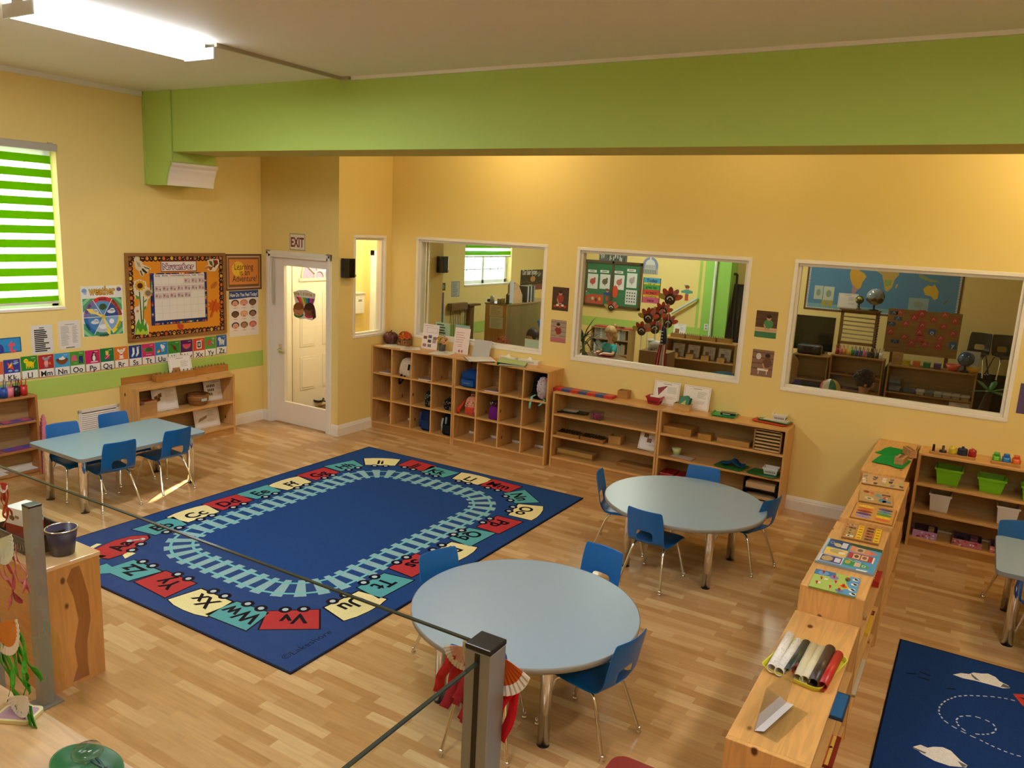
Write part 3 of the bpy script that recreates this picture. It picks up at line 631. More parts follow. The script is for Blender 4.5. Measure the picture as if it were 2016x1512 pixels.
# ---- the blue plane rug
pr=CV(2.4,2.9,'#1e3a70',0.008,'rug',edge='#12161f');pr.frame_(-1.2,-1.45,1.2,1.45,0.01,'#12161f',0.8);ox,oy=7.355+1.2,-2.17-1.45
def PW(px,py):p=onz(px,py,0.01);return(p.x-ox,p.y-oy)
def cloud(pts,shade):
 pr.poly([PW(*p)for p in pts],'#e6e2da',2)
 for s in shade:pr.poly([PW(*p)for p in s],'#6d6a6b',3)
cloud([(1876,1328),(1892,1325),(1908,1327),(1916,1324),(1932,1326),(1945,1326),(1960,1333),(1968,1341),(1976,1345),(1986,1350),(1988,1355),(1975,1355),(1950,1348),(1920,1340),(1895,1335)],[[(1911,1325),(1918,1331),(1930,1341),(1920,1338),(1913,1331)],[(1975,1346),(1988,1352),(1986,1355),(1970,1352)]])
cloud([(1798,1470),(1812,1466),(1826,1472),(1838,1470),(1856,1471),(1872,1478),(1882,1488),(1892,1498),(1905,1507),(1902,1511),(1870,1508),(1840,1498),(1815,1484)],[[(1796,1470),(1824,1482),(1820,1484),(1798,1474)],[(1885,1498),(1905,1508),(1895,1511)]])
pth=[(2000,1380),(1985,1376),(1960,1372),(1930,1370),(1905,1369),(1883,1371),(1862,1379),(1850,1390),(1848,1403),(1857,1417),(1872,1428),(1890,1438),(1908,1447),(1928,1456),(1950,1467),(1975,1478),(2000,1487),(2030,1493)]
lp=[(1902,1440),(1888,1430),(1882,1418),(1888,1411),(1900,1409),(1918,1410),(1938,1416),(1954,1424),(1961,1433),(1959,1441),(1948,1445),(1930,1446),(1915,1444)]
def dashes(P_):
 Q=[Vector((*PW(*p),0))for p in P_];acc=0.0
 for a,b in zip(Q,Q[1:]):
  L=(b-a).length;n=max(1,round(L/0.035))
  for k in range(n):s=a+(b-a)*((k+0.1)/n);e=a+(b-a)*((k+0.65)/n);pr.line([(s.x,s.y),(e.x,e.y)],0.008,'#c9cbd6',2)
dashes(pth);dashes(lp)
pr.poly([PW(1994,1366),PW(2040,1368),PW(2040,1405),PW(2012,1388)],'#c04034',2);pr.poly([PW(2005,1372),PW(2040,1380),PW(2040,1390)],'#2a2f44',3)
for a,b in(((1784,1325),(1804,1327)),((1811,1322),(1832,1331)),((1808,1333),(1830,1339)),((1864,1355),(1882,1357))):pr.line([PW(*a),PW(*b)],0.012,'#111a33',2)
one('plane_rug',pr,'dark blue rug with white clouds and a dashed flight path at lower right','rug',TR(ox,oy,0.001))
# ---- raised platform, railing and glass
pf=MB();pf.box((5.9,-9.4,0),(10.15,-6.30,0.72),'maple_floor','#c89a58');struct('platform',pf)
RP=(6.713,-6.244)
def post(name,label,x,y,z0,h,slot=True):
 r=thing(name,label,'railing post',TR(x,y,z0),'square metal railing posts');a=0.0315
 m=MB();m.box((-a,-a,0),(a,a,h-0.012),'alu','#777777');obj('pole',m,r,bevel=0.002)
 m=MB();m.box((-a-0.001,-a-0.001,h-0.012),(a+0.001,a+0.001,h),'black','#111111');obj('cap',m,r,bevel=0.003)
 if slot:
  m=MB();m.box((-0.006,-a-0.0015,0),(0.006,-a+0.001,h-0.016),'black','#111111');m.box((-a-0.0015,-0.006,0),(-a+0.001,0.006,h-0.016),'black','#111111');obj('gasket',m,r)
 m=MB();m.box((-0.06,-0.06,0),(0.06,0.06,0.008),'alu','#777777');obj('base_plate',m,r)
 return r
post('railing_post','grey square railing post with a black cap in the foreground',RP[0],RP[1],0.72,0.918)
post('railing_post','grey railing post standing on the floor against the pine cabinet',3.707,-5.615,0.0,1.07,False)
post('railing_post','dark railing post at the far left bottom edge behind the paper jellyfish',4.592,-6.244,0.48,1.09,False)
def rail_glass(label,a,b,z0,z1,group='glass railing panels',clip=None):
 r=thing('glass_panel',label,'glass railing',TR(0,0,0),group);a=Vector(a);b=Vector(b)
 n=Vector((-(b-a).y,(b-a).x)).normalized()*0.004
 m=MB();m.add([(a.x,a.y,z0),(b.x,b.y,z0),(b.x,b.y,z1),(a.x,a.y,z1)],[(0,1,2,3)],'rail_glass','#ffffff');obj('pane',m,r)
 m=MB();A=[(a.x-n.x,a.y-n.y),(b.x-n.x,b.y-n.y),(b.x+n.x,b.y+n.y),(a.x+n.x,a.y+n.y)]
 m.prism(A,z1,z1+0.004,'gloss','#2f3a32');obj('polished_edge',m,r)
 return r
rail_glass('long glass railing pane crossing the lower left of the view',(4.40,-6.244),(6.684,-6.244),0.60,1.624)
rail_glass('glass railing pane running from the foreground post toward the viewer',(6.713,-7.0),(6.713,-6.274),0.80,1.60)
# ================================================================== things on the left wall
def quad_left(z,o,s,pts,off=0.0):
# picture corners (tl, tr, br, bl) in a zoomed crop -> centre and size on the left wall
 q=[onx(o[0]+x/s,o[1]+y/s,off)for x,y in pts]
 y0=(q[0].y+q[3].y)/2;y1=(q[1].y+q[2].y)/2;z1=(q[0].z+q[1].z)/2;z0=(q[2].z+q[3].z)/2
 return(y0+y1)/2,(z0+z1)/2,y1-y0,z1-z0
CARDS=[('J',-120,27,330,505),('K',30,175,303,490),('L',180,326,275,470),('M',330,464,262,453),('N',468,600,248,437),('O',602,731,233,420),('P',734,861,222,405),('Q',863,982,205,387),('R',985,1104,192,371),('S',1110,1221,179,356),('T',1223,1334,165,341),('U',1336,1445,151,326),('V',1447,1553,142,310),('W',1556,1660,131,298),('X',1665,1765,119,285),('Y',1766,1861,105,268),('Z',1864,1954,90,250)]
BGC=dict(J='#d9603a',K='#3b3f96',L='#2f8a2c',M='#b62a2c',N='#3f9fd8',O='#4f9a34',P='#cf2368',Q='#12793f',R='#e1772c',S='#1c3f88',T='#cf2f70',U='#2a86c8',V='#3b8a35',W='#55195e',X='#d2452f',Y='#4f9a3c',Z='#2d63ae')
PIC=dict(J='orange jar',K='kite and clouds',L='yellow lion',M='grey mouse in a pink dress',N='nest with white eggs',O='pink octopus and blue overalls',P='penguin',Q='little queen',R='white rabbit',S='pair of white socks',T='green turtle',U='white unicorn and rainbow',V='brown violin',W='slice of watermelon',X='x-ray picture of a hand',Y='red yoyo',Z='white zebra')
def art(c,k,w,h):
 e=lambda a,b,r,q,col,l=2,rot=0:c.ell(a*w,b*h,r*w,q*h,col,l,rot)
 if k=='K':
  c.poly([(-.28*w,.38*h),(0,.22*h),(.12*w,.02*h),(-.2*w,.12*h)],'#e84c2c',2);c.poly([(0,.38*h),(.02*w,.22*h),(-.2*w,.12*h),(-.28*w,.1*h)],'#f1c531',3);c.poly([(-.05*w,.3*h),(.02*w,.22*h),(.1*w,.03*h)],'#3e9a45',4)
  for a,b in((.18,.30),(.28,.33),(-.12,-.02),(.25,-.04)):e(a,b,.13,.045,'#8fb9e6')
 elif k in 'LZ':
  col='#f1d21d' if k=='L' else '#e8edf2';e(.02,.15,.25,.12,col);e(-.2,.30,.14,.10,col,3)
  for a in(-.18,-.05,.12,.22):c.rect(a*w-.03*w,-.04*h,a*w+.03*w,.12*h,col,2)
  c.line([(.25*w,.18*h),(.36*w,.32*h)],.03*w,col,2);e(-.24,.31,.02,.015,'#222222',4);e(-.16,.31,.02,.015,'#222222',4)
  if k=='Z':
   for a in(-.1,0,.1):c.rect(a*w,.06*h,a*w+.025*w,.25*h,'#35507e',3)
 elif k=='M':
  e(0,.12,.14,.14,'#e9a1a4');e(0,.30,.16,.08,'#9d9aa2',3);e(-.16,.36,.09,.06,'#9d9aa2',3);e(.16,.36,.09,.06,'#9d9aa2',3);e(0,-.02,.12,.05,'#9d9aa2',2);e(.24,.10,.05,.07,'#e88a3a')
 elif k=='N':
  c.ell(0,.22*h,.40*w,.24*h,'#7a4a28',2,0,18,math.pi,2*math.pi);c.ell(0,.22*h,.40*w,.06*h,'#5d3519',3);e(0,.25,.22,.06,'#f5f2ea',4);e(.05,.31,.07,.05,'#f5f2ea',4)
 elif k=='O':
  e(-.22,.25,.15,.10,'#e35a8a');
  for a in(-.36,-.26,-.16,-.06):e(a,.13,.045,.06,'#e35a8a')
  c.poly([(.1*w,.28*h),(.36*w,.28*h),(.38*w,-.06*h),(.26*w,-.06*h),(.24*w,.08*h),(.2*w,-.06*h),(.08*w,-.06*h)],'#26376e',2);e(-.15,-.02,.14,.025,'#6fb457',2)
 elif k=='P':
  e(.08,.15,.17,.19,'#15161a');e(.09,.12,.11,.14,'#f4f1ec',3);e(.08,.33,.12,.07,'#15161a',2);e(.05,.31,.03,.03,'#f4f1ec',3);e(.13,.31,.03,.03,'#f4f1ec',3);e(.09,.27,.035,.015,'#f0a21e',4);e(.1,-.05,.28,.03,'#efe4ec',2)
 elif k=='Q':
  e(0,.08,.18,.14,'#d22c4a');e(0,.25,.11,.09,'#f0bd8d',3);c.poly([(-.12*w,.30*h),(-.12*w,.40*h),(-.05*w,.34*h),(0,.42*h),(.05*w,.34*h),(.12*w,.40*h),(.12*w,.30*h)],'#f3cc2d',4);c.line([(-.15*w,0),(.2*w,.2*h)],.03*w,'#dfe6f4',4);c.rect(-.17*w,-.06*h,.17*w,0,'#2d56b0',3)
 elif k=='R':
  e(0,.27,.17,.10,'#f5efe6');e(-.2,.33,.07,.09,'#f5efe6',2,.5);e(.2,.33,.07,.09,'#f5efe6',2,-.5);e(0,.08,.14,.11,'#f5efe6');e(0,-.04,.18,.04,'#f5efe6');e(0,.12,.12,.03,'#cf3b2e',3);e(-.06,.29,.02,.016,'#222222',3);e(.06,.29,.02,.016,'#222222',3);e(0,.25,.03,.02,'#e38fa0',3)
 elif k=='S':
  for a in(-.18,.16):
   c.poly([((a-.05)*w,.40*h),((a+.12)*w,.38*h),((a+.12)*w,.10*h),((a-.06)*w,-.06*h),((a-.16)*w,-.02*h),((a-.03)*w,.14*h)],'#eef1f5',2);c.line([((a-.05)*w,.35*h),((a+.12)*w,.33*h)],.02*h,'#c8314f',3);e(a-.1,-.01,.06,.04,'#86b7df',3)
 elif k=='T':
  c.ell(.04*w,.12*h,.30*w,.20*h,'#256b35',2,0,18,0,math.pi);e(-.3,.24,.10,.06,'#4f9a3e');e(-.12,.08,.1,.03,'#4f9a3e');e(.2,.08,.1,.03,'#4f9a3e');c.line([(-.2*w,-.03*h),(.25*w,-.03*h)],.03*w,'#f3e6ee',2)
 elif k=='U':
  e(.12,.25,.16,.10,'#f2f0f4');e(0,.33,.08,.07,'#f2f0f4',3);e(-.2,.08,.13,.07,'#e84242',2,.4);e(-.24,.04,.12,.05,'#f2cd34',3,.4);e(.18,.1,.03,.09,'#f2f0f4');e(.05,.1,.03,.09,'#f2f0f4')
 elif k=='V':
  e(.06,.12,.12,.10,'#6a3416',2,.7);e(-.05,.22,.10,.08,'#7c4120',2,.7);c.line([(.1*w,.05*h),(.28*w,-.05*h)],.05*w,'#3a1d0d',2);c.line([(-.28*w,.36*h),(-.05*w,.22*h)],.04*w,'#3a1d0d',2)
 elif k=='W':
  c.ell(0,.28*h,.36*w,.26*h,'#3f8f3c',2,0,18,math.pi,2*math.pi);c.ell(0,.28*h,.31*w,.22*h,'#e8456e',3,0,18,math.pi,2*math.pi)
  for a,b in((-.15,.2),(0,.14),(.15,.2),(-.05,.24),(.08,.24)):e(a,b,.018,.02,'#231018',4)
 elif k=='X':
  c.rect(-.22*w,-.03*h,.22*w,.38*h,'#e7e3dc',2);c.rect(-.14*w,.03*h,.14*w,.32*h,'#101114',3);e(0,.15,.07,.06,'#d7dcdf',4)
  for a in(-.06,-.02,.02,.06):c.rect(a*w-.01*w,.18*h,a*w+.01*w,.27*h,'#d7dcdf',4)
 elif k=='Y':
  e(-.08,.18,.20,.15,'#d8362f');e(-.02,.16,.08,.07,'#3c7fc4',3);c.line([(.1*w,.25*h),(.28*w,.1*h),(.22*w,.35*h),(.36*w,.38*h)],.02*w,'#eee9df',3)
 else:e(0,.15,.2,.15,'#f0b25c')
for k,l,r_,t,b in CARDS:
 s=4.383;tl=((l+2),t+4);q=quad_left(0,(0,640),s,[(l,t),(r_,t-(r_-l)*.11),(r_,b-(r_-l)*.11+2),(l,b)]);w,h=q[2]*0.985,q[3]
 c=CV(w,h,BGC[k],0.0012,'card',edge='#222222');c.rect(-w/2+.004,-h/2+.004,w/2-.004,-.13*h,'#f2efea',1);art(c,k,w,h)
 c.text(k+k.lower(),0,-.33*h,0.30*h*1.15,'#17130f',3,bold=0.018);c.rect(.12*w,.40*h,.36*w,.42*h,'#eae7df',3)
 one('alphabet_card',c,'alphabet card %s%s on the left wall with a %s'%(k,k.lower(),PIC[k]),'alphabet card',FL(q[0],q[1],0.004),'alphabet cards on the left wall')
 # "Alphabet" sign
q=quad_left(0,(0,600),3.877,[(20,256),(160,243),(160,356),(20,370)]);yr=q[0]+q[2]/2
c=CV(0.92,q[3],'#2b8fd0',0.002,'card',edge='#123a66');c.frame_(-.46,-q[3]/2,.46,q[3]/2,.008,'#14527f',1)
cols=['#b9508e','#7a54b0','#d0484e','#e08db8','#c8458b','#5c2f88','#3c3a9a','#e2556a']
for i,ch in enumerate('Alphabet'):c.text(ch,-.385+i*.109,-0.005,0.165,cols[i],2,bold=0.03)
one('alphabet_sign',c,'bright blue sign lettered Alphabet cut off at the left edge','sign',FL(yr-0.46,q[1]))
for(pts,seed,lab,col)in(([(235,160),(398,150),(405,365),(243,378)],3,'laminated sheet of bold black text left of the weather chart','#dfddda'),([(443,125),(610,118),(618,330),(450,340)],5,'white sheet of faint two column print beside the weather chart','#e4dfda')):
 q=quad_left(0,(0,600),3.877,pts);w,h=q[2],q[3];c=CV(w,h,col,0.001,'card')
 if seed==3:c.lines(-.36*w,-.44*h,.36*w,.36*h,12,'#2a2a2c',1,.012,seed);c.rect(-.12*w,.39*h,.12*w,.42*h,'#444444',1)
 else:c.lines(-.4*w,-.38*h,.0,.32*h,16,'#a9a6a4',1,.005,seed);c.lines(.12*w,-.3*h,.4*w,.32*h,14,'#aaa7a5',1,.005,9);c.rect(-.2*w,-.47*h,.2*w,-.44*h,'#555555',1);c.rect(-.2*w,.36*h,.24*w,.38*h,'#888888',1)
 one('notice_sheet',c,lab,'notice',FL(q[0],q[1]),'sheets beside the weather chart')
 # weather chart
q=quad_left(0,(0,0),1,[(158,563),(240,562),(244.5,656),(163,664.5)]);w,h=q[2],q[3]
c=CV(w,h,'#eef0ea',0.0015,'card');R_=.46*w;cy=-.12*h
for sx in(-1,1):
 for sy in(-1,1):c.poly([(sx*.47*w,cy+sy*.43*w),(sx*.47*w,cy+sy*.12*w),(sx*.14*w,cy+sy*.43*w)],'#4aa46e',1);c.poly([(sx*.47*w,cy+sy*.36*w),(sx*.47*w,cy+sy*.26*w),(sx*.28*w,cy+sy*.43*w),(sx*.36*w,cy+sy*.43*w)],'#8fd0a0',2)
SEG=[('#d7383a','#5f9bd6'),('#c8543e','#2f55a0'),('#f2e34b','#7fb0e6'),('#3f8f74','#b9c9dc'),('#2a6fb4','#4b86c8'),('#8b6fae','#6a86b8')]
for i,(o_,n_)in enumerate(SEG):
 a1=math.radians(120-60*i);a0=a1-math.radians(60);c.ell(0,cy,R_,R_,o_,2,0,10,a0,a1);c.ell(0,cy,R_*.80,R_*.80,n_,3,0,10,a0,a1);c.line([(0,cy),(R_*math.cos(a0),cy+R_*math.sin(a0))],.006,'#eef0ea',4)
 am=(a0+a1)/2;mx,my=.5*R_*math.cos(am),cy+.5*R_*math.sin(am)
 if i==2:c.ell(mx,my,.13*R_,.13*R_,'#f4f6ff',4)
 elif i==0:c.ell(mx,my,.2*R_,.16*R_,'#3c5a34',4)
 elif i in(1,4,5):c.ell(mx,my,.22*R_,.1*R_,'#dfe8f4',4);c.ell(mx+.05*R_,my+.08*R_,.12*R_,.08*R_,'#dfe8f4',4)
 else:c.ell(mx,my,.25*R_,.12*R_,'#eef3fa',4)
for t_,a in(('windy',90),('partly sunny',30),('sunny',-30),('snowy',-90),('rainy',-150),('cloudy',150)):
 am=math.radians(a);rot=am-math.pi/2 if math.sin(am)>-.1 else am+math.pi/2
 c.text(t_,.9*R_*math.cos(am),cy+.9*R_*math.sin(am),.045,'#1c1c30',5,rot=rot,sx=.8,bold=.01)
for a,L_ in((153,.62),(-72,.70)):
 am=math.radians(a);d_=(math.cos(am),math.sin(am));c.line([(0,cy),(R_*L_*d_[0],cy+R_*L_*d_[1])],.02,'#f1df6b',6);px_,py_=R_*L_*d_[0],cy+R_*L_*d_[1];c.poly([(px_-d_[1]*.03,py_+d_[0]*.03),(px_+d_[1]*.03,py_-d_[0]*.03),(px_+d_[0]*.07,py_+d_[1]*.07)],'#f1df6b',6)
c.ell(0,cy,.022,.022,'#d9c24a',7)
c.text('weather',.0,.41*h,.115,'#6a4a18',2,bold=.05,fit=.64*w);c.text('weather',.0,.413*h,.115,'#e9b24c',3,bold=.012,fit=.62*w)
c.ell(-.42*w,.41*h,.06*w,.045*h,'#7fa8d8',2);c.ell(-.40*w,.36*h,.04*w,.03*h,'#b9cbe8',2);c.ell(.41*w,.42*h,.06*w,.04*h,'#6c55a6',2);c.ell(.40*w,.45*h,.05*w,.03*h,'#f0d24a',1)
one('weather_chart',c,'white weather wheel chart with yellow arrows and a six color ring','chart',FL(q[0],q[1]))
# calendar board
Z3=(230,470);S3=6.72
q=quad_left(0,Z3,S3,[(90,195),(1418,182),(1445,1240),(145,1375)]);bw,bh,byc,bzc=q[2],q[3],q[0],q[1]
br_=thing('bulletin_board','big wood framed orange bulletin board with a November calendar','bulletin board',FL(byc,bzc,0.0))
m=MB();f_=0.034
for a,b,c_,d_ in((-bw/2,-bh/2,bw/2,-bh/2+f_),(-bw/2,bh/2-f_,bw/2,bh/2),(-bw/2,-bh/2+f_,-bw/2+f_,bh/2-f_),(bw/2-f_,-bh/2+f_,bw/2,bh/2-f_)):m.box((a,b,0),(c_,d_,0.024),'wood_x','#9a6a3a')
obj('frame',m,br_,bevel=0.003)
c=CV(bw-2*f_+.002,bh-2*f_+.002,'#e5962a',0.008,'paper');obj('backing',c,br_)
c=CV(0,0,'#000000',0.008,'paper');iw,ih=bw/2-f_,bh/2-f_;rr=random.Random(4)
c.frame_(-iw,-ih,iw,ih,.036,'#4a2414',1)
per=[]
n1,n2=24,17
for i in range(n1):
 x=-iw+(i+.5)*2*iw/n1
 for s in(-1,1):c.ell(x,s*(ih-.038),.026,.018,'#4a2414',1.2,0,10);per.append((x,s*(ih-.022),i))
for i in range(n2):
 y=-ih+(i+.5)*2*ih/n2
 for s in(-1,1):c.ell(s*(iw-.038),y,.018,.026,'#4a2414',1.2,0,10);per.append((s*(iw-.022),y,i))
pal=['#d9793a','#c8552f','#e6c13c','#b98a5a','#e0904a']
for x,y,i in per:
 if i%2==0:c.ell(x,y,.018,.020,pal[rr.randrange(5)],2,0,9);c.ell(x,y+.006,.013,.008,'#8a4a22',3,0,8)if rr.random()<.25 else None
 else:
  for k in range(3):c.ell(x+rr.uniform(-.014,.014),y+rr.uniform(-.014,.014),.005,.005,'#e9dcc2',2,0,6)
obj('scalloped_border',c,br_)
def BQ(X,Y):p=onx(Z3[0]+X/S3,Z3[1]+Y/S3,0.01);return p.y,p.z
def cut(name,label,cat,polys,t=0.0012,group=None,off=0.010):
# paper cut-out: list of (points in the crop, colour, layer); the first one is the body
 ys=[BQ(*p)for p in polys[0][0]];y0=sum(p[0]for p in ys)/len(ys);z0=sum(p[1]for p in ys)/len(ys)
 c=CV(0,0,'#000000',t,'paper');f=lambda P:[(BQ(*p)[0]-y0,BQ(*p)[1]-z0)for p in P]
 c.prism(f(polys[0][0]),0,t,'paper',polys[0][1])
 for P,col,l in polys[1:]:c.poly(f(P),col,l)
 return one(name,c,label,cat,FL(y0,z0,off),group)
def el(X,Y,a,b=None,rot=0,n=14):
 b=b or a;return[(X+a*math.cos(t)*math.cos(rot)-b*math.sin(t)*math.sin(rot),Y+a*math.cos(t)*math.sin(rot)+b*math.sin(t)*math.cos(rot))for t in[2*math.pi*i/n for i in range(n)]]
def petals(X,Y,r0,r1,n):return[(X+(r1 if i%2 else r0)*math.cos(math.pi*i/n),Y+(r1 if i%2 else r0)*math.sin(math.pi*i/n))for i in range(2*n)]
cut('corn_cutout','cut-out of pale husked corn ears in the top left of the calendar board','decoration',[([(250,225),(280,235),(300,285),(330,300),(345,340),(390,360),(450,390),(450,410),(420,410),(405,465),(365,450),(345,500),(310,480),(290,430),(245,390),(225,280)],'#ddd0b2',0),([(325,395),(345,392),(405,445),(385,462),(340,430)],'#2f2a26',2),([(350,365),(435,390),(430,408),(370,390)],'#7a6a44',2),([(300,425),(320,420),(345,485),(330,490)],'#5a4a30',2),([(255,300),(300,320),(320,380),(280,370)],'#b9a478',1)])
cut('leaf_cluster_cutout','cut-out cluster of autumn leaves in the top right of the calendar board','decoration',[([(1165,380),(1210,340),(1195,285),(1250,270),(1345,270),(1355,330),(1330,380),(1300,432),(1230,430)],'#e9dcc0',0),(el(1200,380,35,18,-.3),'#c97a34',1),([(1215,290),(1260,300),(1270,370),(1230,340)],'#5b6a3a',2),([(1270,280),(1330,285),(1340,330),(1290,370)],'#8a2c20',2),([(1290,320),(1320,340),(1290,385),(1270,370)],'#6a4222',3),([(1215,370),(1270,370),(1250,415),(1225,415)],'#a4502a',2)])
cut('sunflower_cutout','tall cut-out of two sunflowers and a pale flower on the calendar board','decoration',[([(230,1270),(250,1150),(240,1000),(225,950),(235,905),(290,890),(300,760),(240,790),(235,740),(215,640),(230,560),(300,535),(385,570),(395,640),(470,660),(480,750),(410,800),(395,900),(340,950),(350,1040),(420,1150),(425,1265)],'#e6dcc6',0),(petals(305,620,80,58,11),'#e0a51f',2),(el(305,622,38),'#5a3116',3),(petals(412,720,66,48,11),'#e3c064',2),(el(412,720,38),'#8a7560',3),(petals(272,955,42,28,9),'#eadfca',2),(el(272,958,18),'#c98a4a',3),([(290,700),(305,700),(345,1200),(325,1200)],'#3f6a2c',1),([(345,760),(358,760),(358,1200),(344,1200)],'#47722f',1),([(240,740),(300,770),(305,800),(260,795)],'#5e9a3c',2),([(350,830),(400,790),(390,825),(355,850)],'#5e9a3c',2),([(340,920),(390,880),(385,930),(345,945)],'#5e9a3c',2),([(240,1265),(255,1130),(290,1060),(310,1130),(345,1060),(360,1150),(390,1090),(395,1160),(415,1260)],'#4c9a30',2),([(245,1268),(270,1180),(310,1240),(345,1190),(375,1230),(410,1200),(418,1266)],'#b4cc3c',3)])
def maple(X,Y,r,rot=0.0):
 base=[(0,-1.0),(.14,-.55),(.5,-.75),(.42,-.42),(.9,-.4),(.55,-.12),(.8,.12),(.42,.2),(.5,.55),(.15,.35),(.05,.62),(.06,1.15),(-.06,1.15),(-.05,.62),(-.15,.35),(-.5,.55),(-.42,.2),(-.8,.12),(-.55,-.12),(-.9,-.4),(-.42,-.42),(-.5,-.75),(-.14,-.55)]
 return[(X+r*(a*math.cos(rot)-b*math.sin(rot)),Y+r*(a*math.sin(rot)+b*math.cos(rot)))for a,b in base]
cut('maple_leaf_cutout','big orange maple leaf cut-out right of the calendar','decoration',[(maple(1292,905,118,.25),'#d35f1c',0),([(1300,800),(1306,800),(1240,1040),(1232,1040)],'#8f3a10',1)])
cut('oval_leaf_cutout','light brown oval leaf cut-out above the orange maple leaf','decoration',[(el(1285,615,55,34,-.85),'#c97a30',0),([(1243,655),(1320,565),(1324,570),(1247,660)],'#8f4a1c',1)])
cut('small_leaf_cutout','small red orange leaf cut-out below the calendar','decoration',[([(800,1125),(880,1135),(885,1175),(850,1212),(805,1180)],'#cf5030',0),([(805,1130),(848,1205),(842,1207)],'#8f2c18',1)])
# month sign
q=quad_left(0,Z3,S3,[(575,292),(1052,290),(1055,430),(580,440)],0.01);w,h=q[2],q[3]
c=CV(w,h,'#efe7da',0.0015,'paper');c.frame_(-w/2,-h/2,w/2,h/2,.008,'#7a1a22',1)
for i,ch in enumerate('November'):
 u=(-.385+i*.109)*w;c.text(ch,u,0,.085,'#5a1f3a',2,bold=.09,rot=.05*(-1)**i);c.text(ch,u,0,.085,'#f3ddea',3,bold=.015,rot=.05*(-1)**i)
one('month_sign',c,'November sign with a dark red edge above the calendar','sign',FL(q[0],q[1],0.0105))
# calendar with date cards
q=quad_left(0,Z3,S3,[(438,460),(1187,438),(1200,1085),(455,1155)],0.01);w,h=q[2],q[3];cyc,czc=q[0],q[1]
c=CV(w,h,'#23346e',0.0015,'paper');rr=random.Random(11)
for i in range(90):
 s=rr.random();x,y=((rr.uniform(-.5,.5)*w,rr.choice((-.475,.485))*h)if s<.5 else(rr.choice((-.475,.475))*w,rr.uniform(-.5,.5)*h));c.ell(x,y,.012,.010,rr.choice(['#c8503c','#e0b04a','#5a9a3a','#d8d0c4','#8a3a6a','#e08a4a']),1,0,8)
gx0,gx1,gy0,gy1=-.437*w,.455*w,-.415*h,.475*h
c.rect(gx0,gy0,gx1,gy1,'#ebe6df',2)
hd=gy1-.055*h;dx=(gx1-gx0)/7;dy=(hd-gy0)/6
for i in range(8):c.rect(gx0+i*dx-.0008,gy0,gx0+i*dx+.0008,hd,'#b3ada6',3)
for j in range(7):c.rect(gx0,gy0+j*dy-.0008,gx1,gy0+j*dy+.0008,'#b3ada6',3)
for i,t_ in enumerate(('Sunday','Monday','Tuesday','Wednesday','Thursday','Friday','Saturday')):c.text(t_,gx0+(i+.5)*dx,gy1-.024*h,.022,('#20305e','#20305e','#b8323a','#20305e','#b8323a','#20305e','#b8323a')[i],3,bold=.02)
one('calendar_chart',c,'white month grid with a dark blue patterned border on the bulletin board','calendar',FL(cyc,czc,0.0105))
for n in range(1,16):
 i=(n+3)%7;j=(n+3)//7;cx,cy_=gx0+(i+.5)*dx,hd-(j+.55)*dy
 c=CV(dx*.84,dy*.72,'#d8c3c3',0.0008,'card');c.ell(-.2*dx,0,.13*dx,.16*dy,'#a87884',1,0,10);c.lines(-.38*dx,-.28*dy,-.05*dx,.28*dy,5,'#8d6270',1.5,.002,n);c.text(str(n),.24*dx,-.13*dy,.42*dy,'#15130f',2,bold=.02,sx=.9)
 one('date_card',c,'small date card numbered %d on the November calendar'%n,'date card',FL(cyc+cx,czc+cy_,0.0145),'date cards on the November calendar')
 # framed poster and feelings poster
q=quad_left(0,Z3,S3,[(1425,208),(1900,198),(1918,665),(1442,690)]);w,h=q[2],q[3]
c=CV(w,h,'#7b4a26',0.004,'card');c.frame_(-.46*w,-.45*h,.46*w,.45*h,.02,'#b08a6a',1);c.frame_(-.5*w,-.5*h,.5*w,.5*h,.012,'#5a2c18',1)
for i in range(26):c.rect((-.44+i*.034)*w,.42*h,(-.425+i*.034)*w,.445*h,'#e2d4bc',2);c.rect((-.44+i*.034)*w,-.445*h,(-.425+i*.034)*w,-.42*h,'#e2d4bc',2)
c.rect(-.40*w,-.34*h,.40*w,.36*h,'#de8a3e',2);c.ell(-.16*w,.09*h,.17*w,.21*h,'#efc33a',3)
c.text('Learning',.0,.16*h,.105,'#2c1c10',4,fit=.52*w);c.text('is an',.02*w,0.0,.10,'#2c1c10',4,fit=.27*w);c.text('Adventure!',.02*w,-.17*h,.105,'#2c1c10',4,fit=.68*w)
one('motto_poster',c,'brown bordered poster reading Learning is an Adventure','poster',FL(q[0],q[1]))
q=quad_left(0,Z3,S3,[(1480,690),(1866,680),(1877,1262),(1492,1305)]);w,h=q[2],q[3]
c=CV(w,h,'#efe6e0',0.0012,'card');c.poly([(-w/2,.5*h),(w/2,.5*h),(w/2,.34*h),(.2*w,.345*h),(-.1*w,.33*h),(-.5*w,.32*h)],'#26468c',1);c.text('How Do You Feel Today?',0,.415*h,.06,'#f5f3ee',2,bold=.02,fit=.94*w)
SK=['#e0a08a','#e6a48c','#7c5142','#6c4433','#e8b394','#9a6a54','#e5a68c','#a8805c','#df8a80'];HRC=['#3b3634','#d8876e','#4a3428','#3c2a22','#e0a07c','#2c2a2c','#2a3560','#6a5a44','#c8564e']
for i in range(9):
 u,v=(-.3+.3*(i%3))*w,(.22-.245*(i//3))*h;c.ell(u,v+.02*h,.13*w,.07*h,HRC[i],1.2);c.ell(u,v,.095*w,.062*h,SK[i],2)
 for s in(-1,1):c.ell(u+s*.035*w,v+.012*h,.01*w,.006*h,'#3a2420',3)
 c.ell(u,v-.028*h,.035*w,.008*h,'#9c3a3a',3);c.rect(u-.06*w,v-.10*h,u+.06*w,v-.092*h,'#6a6462',2)
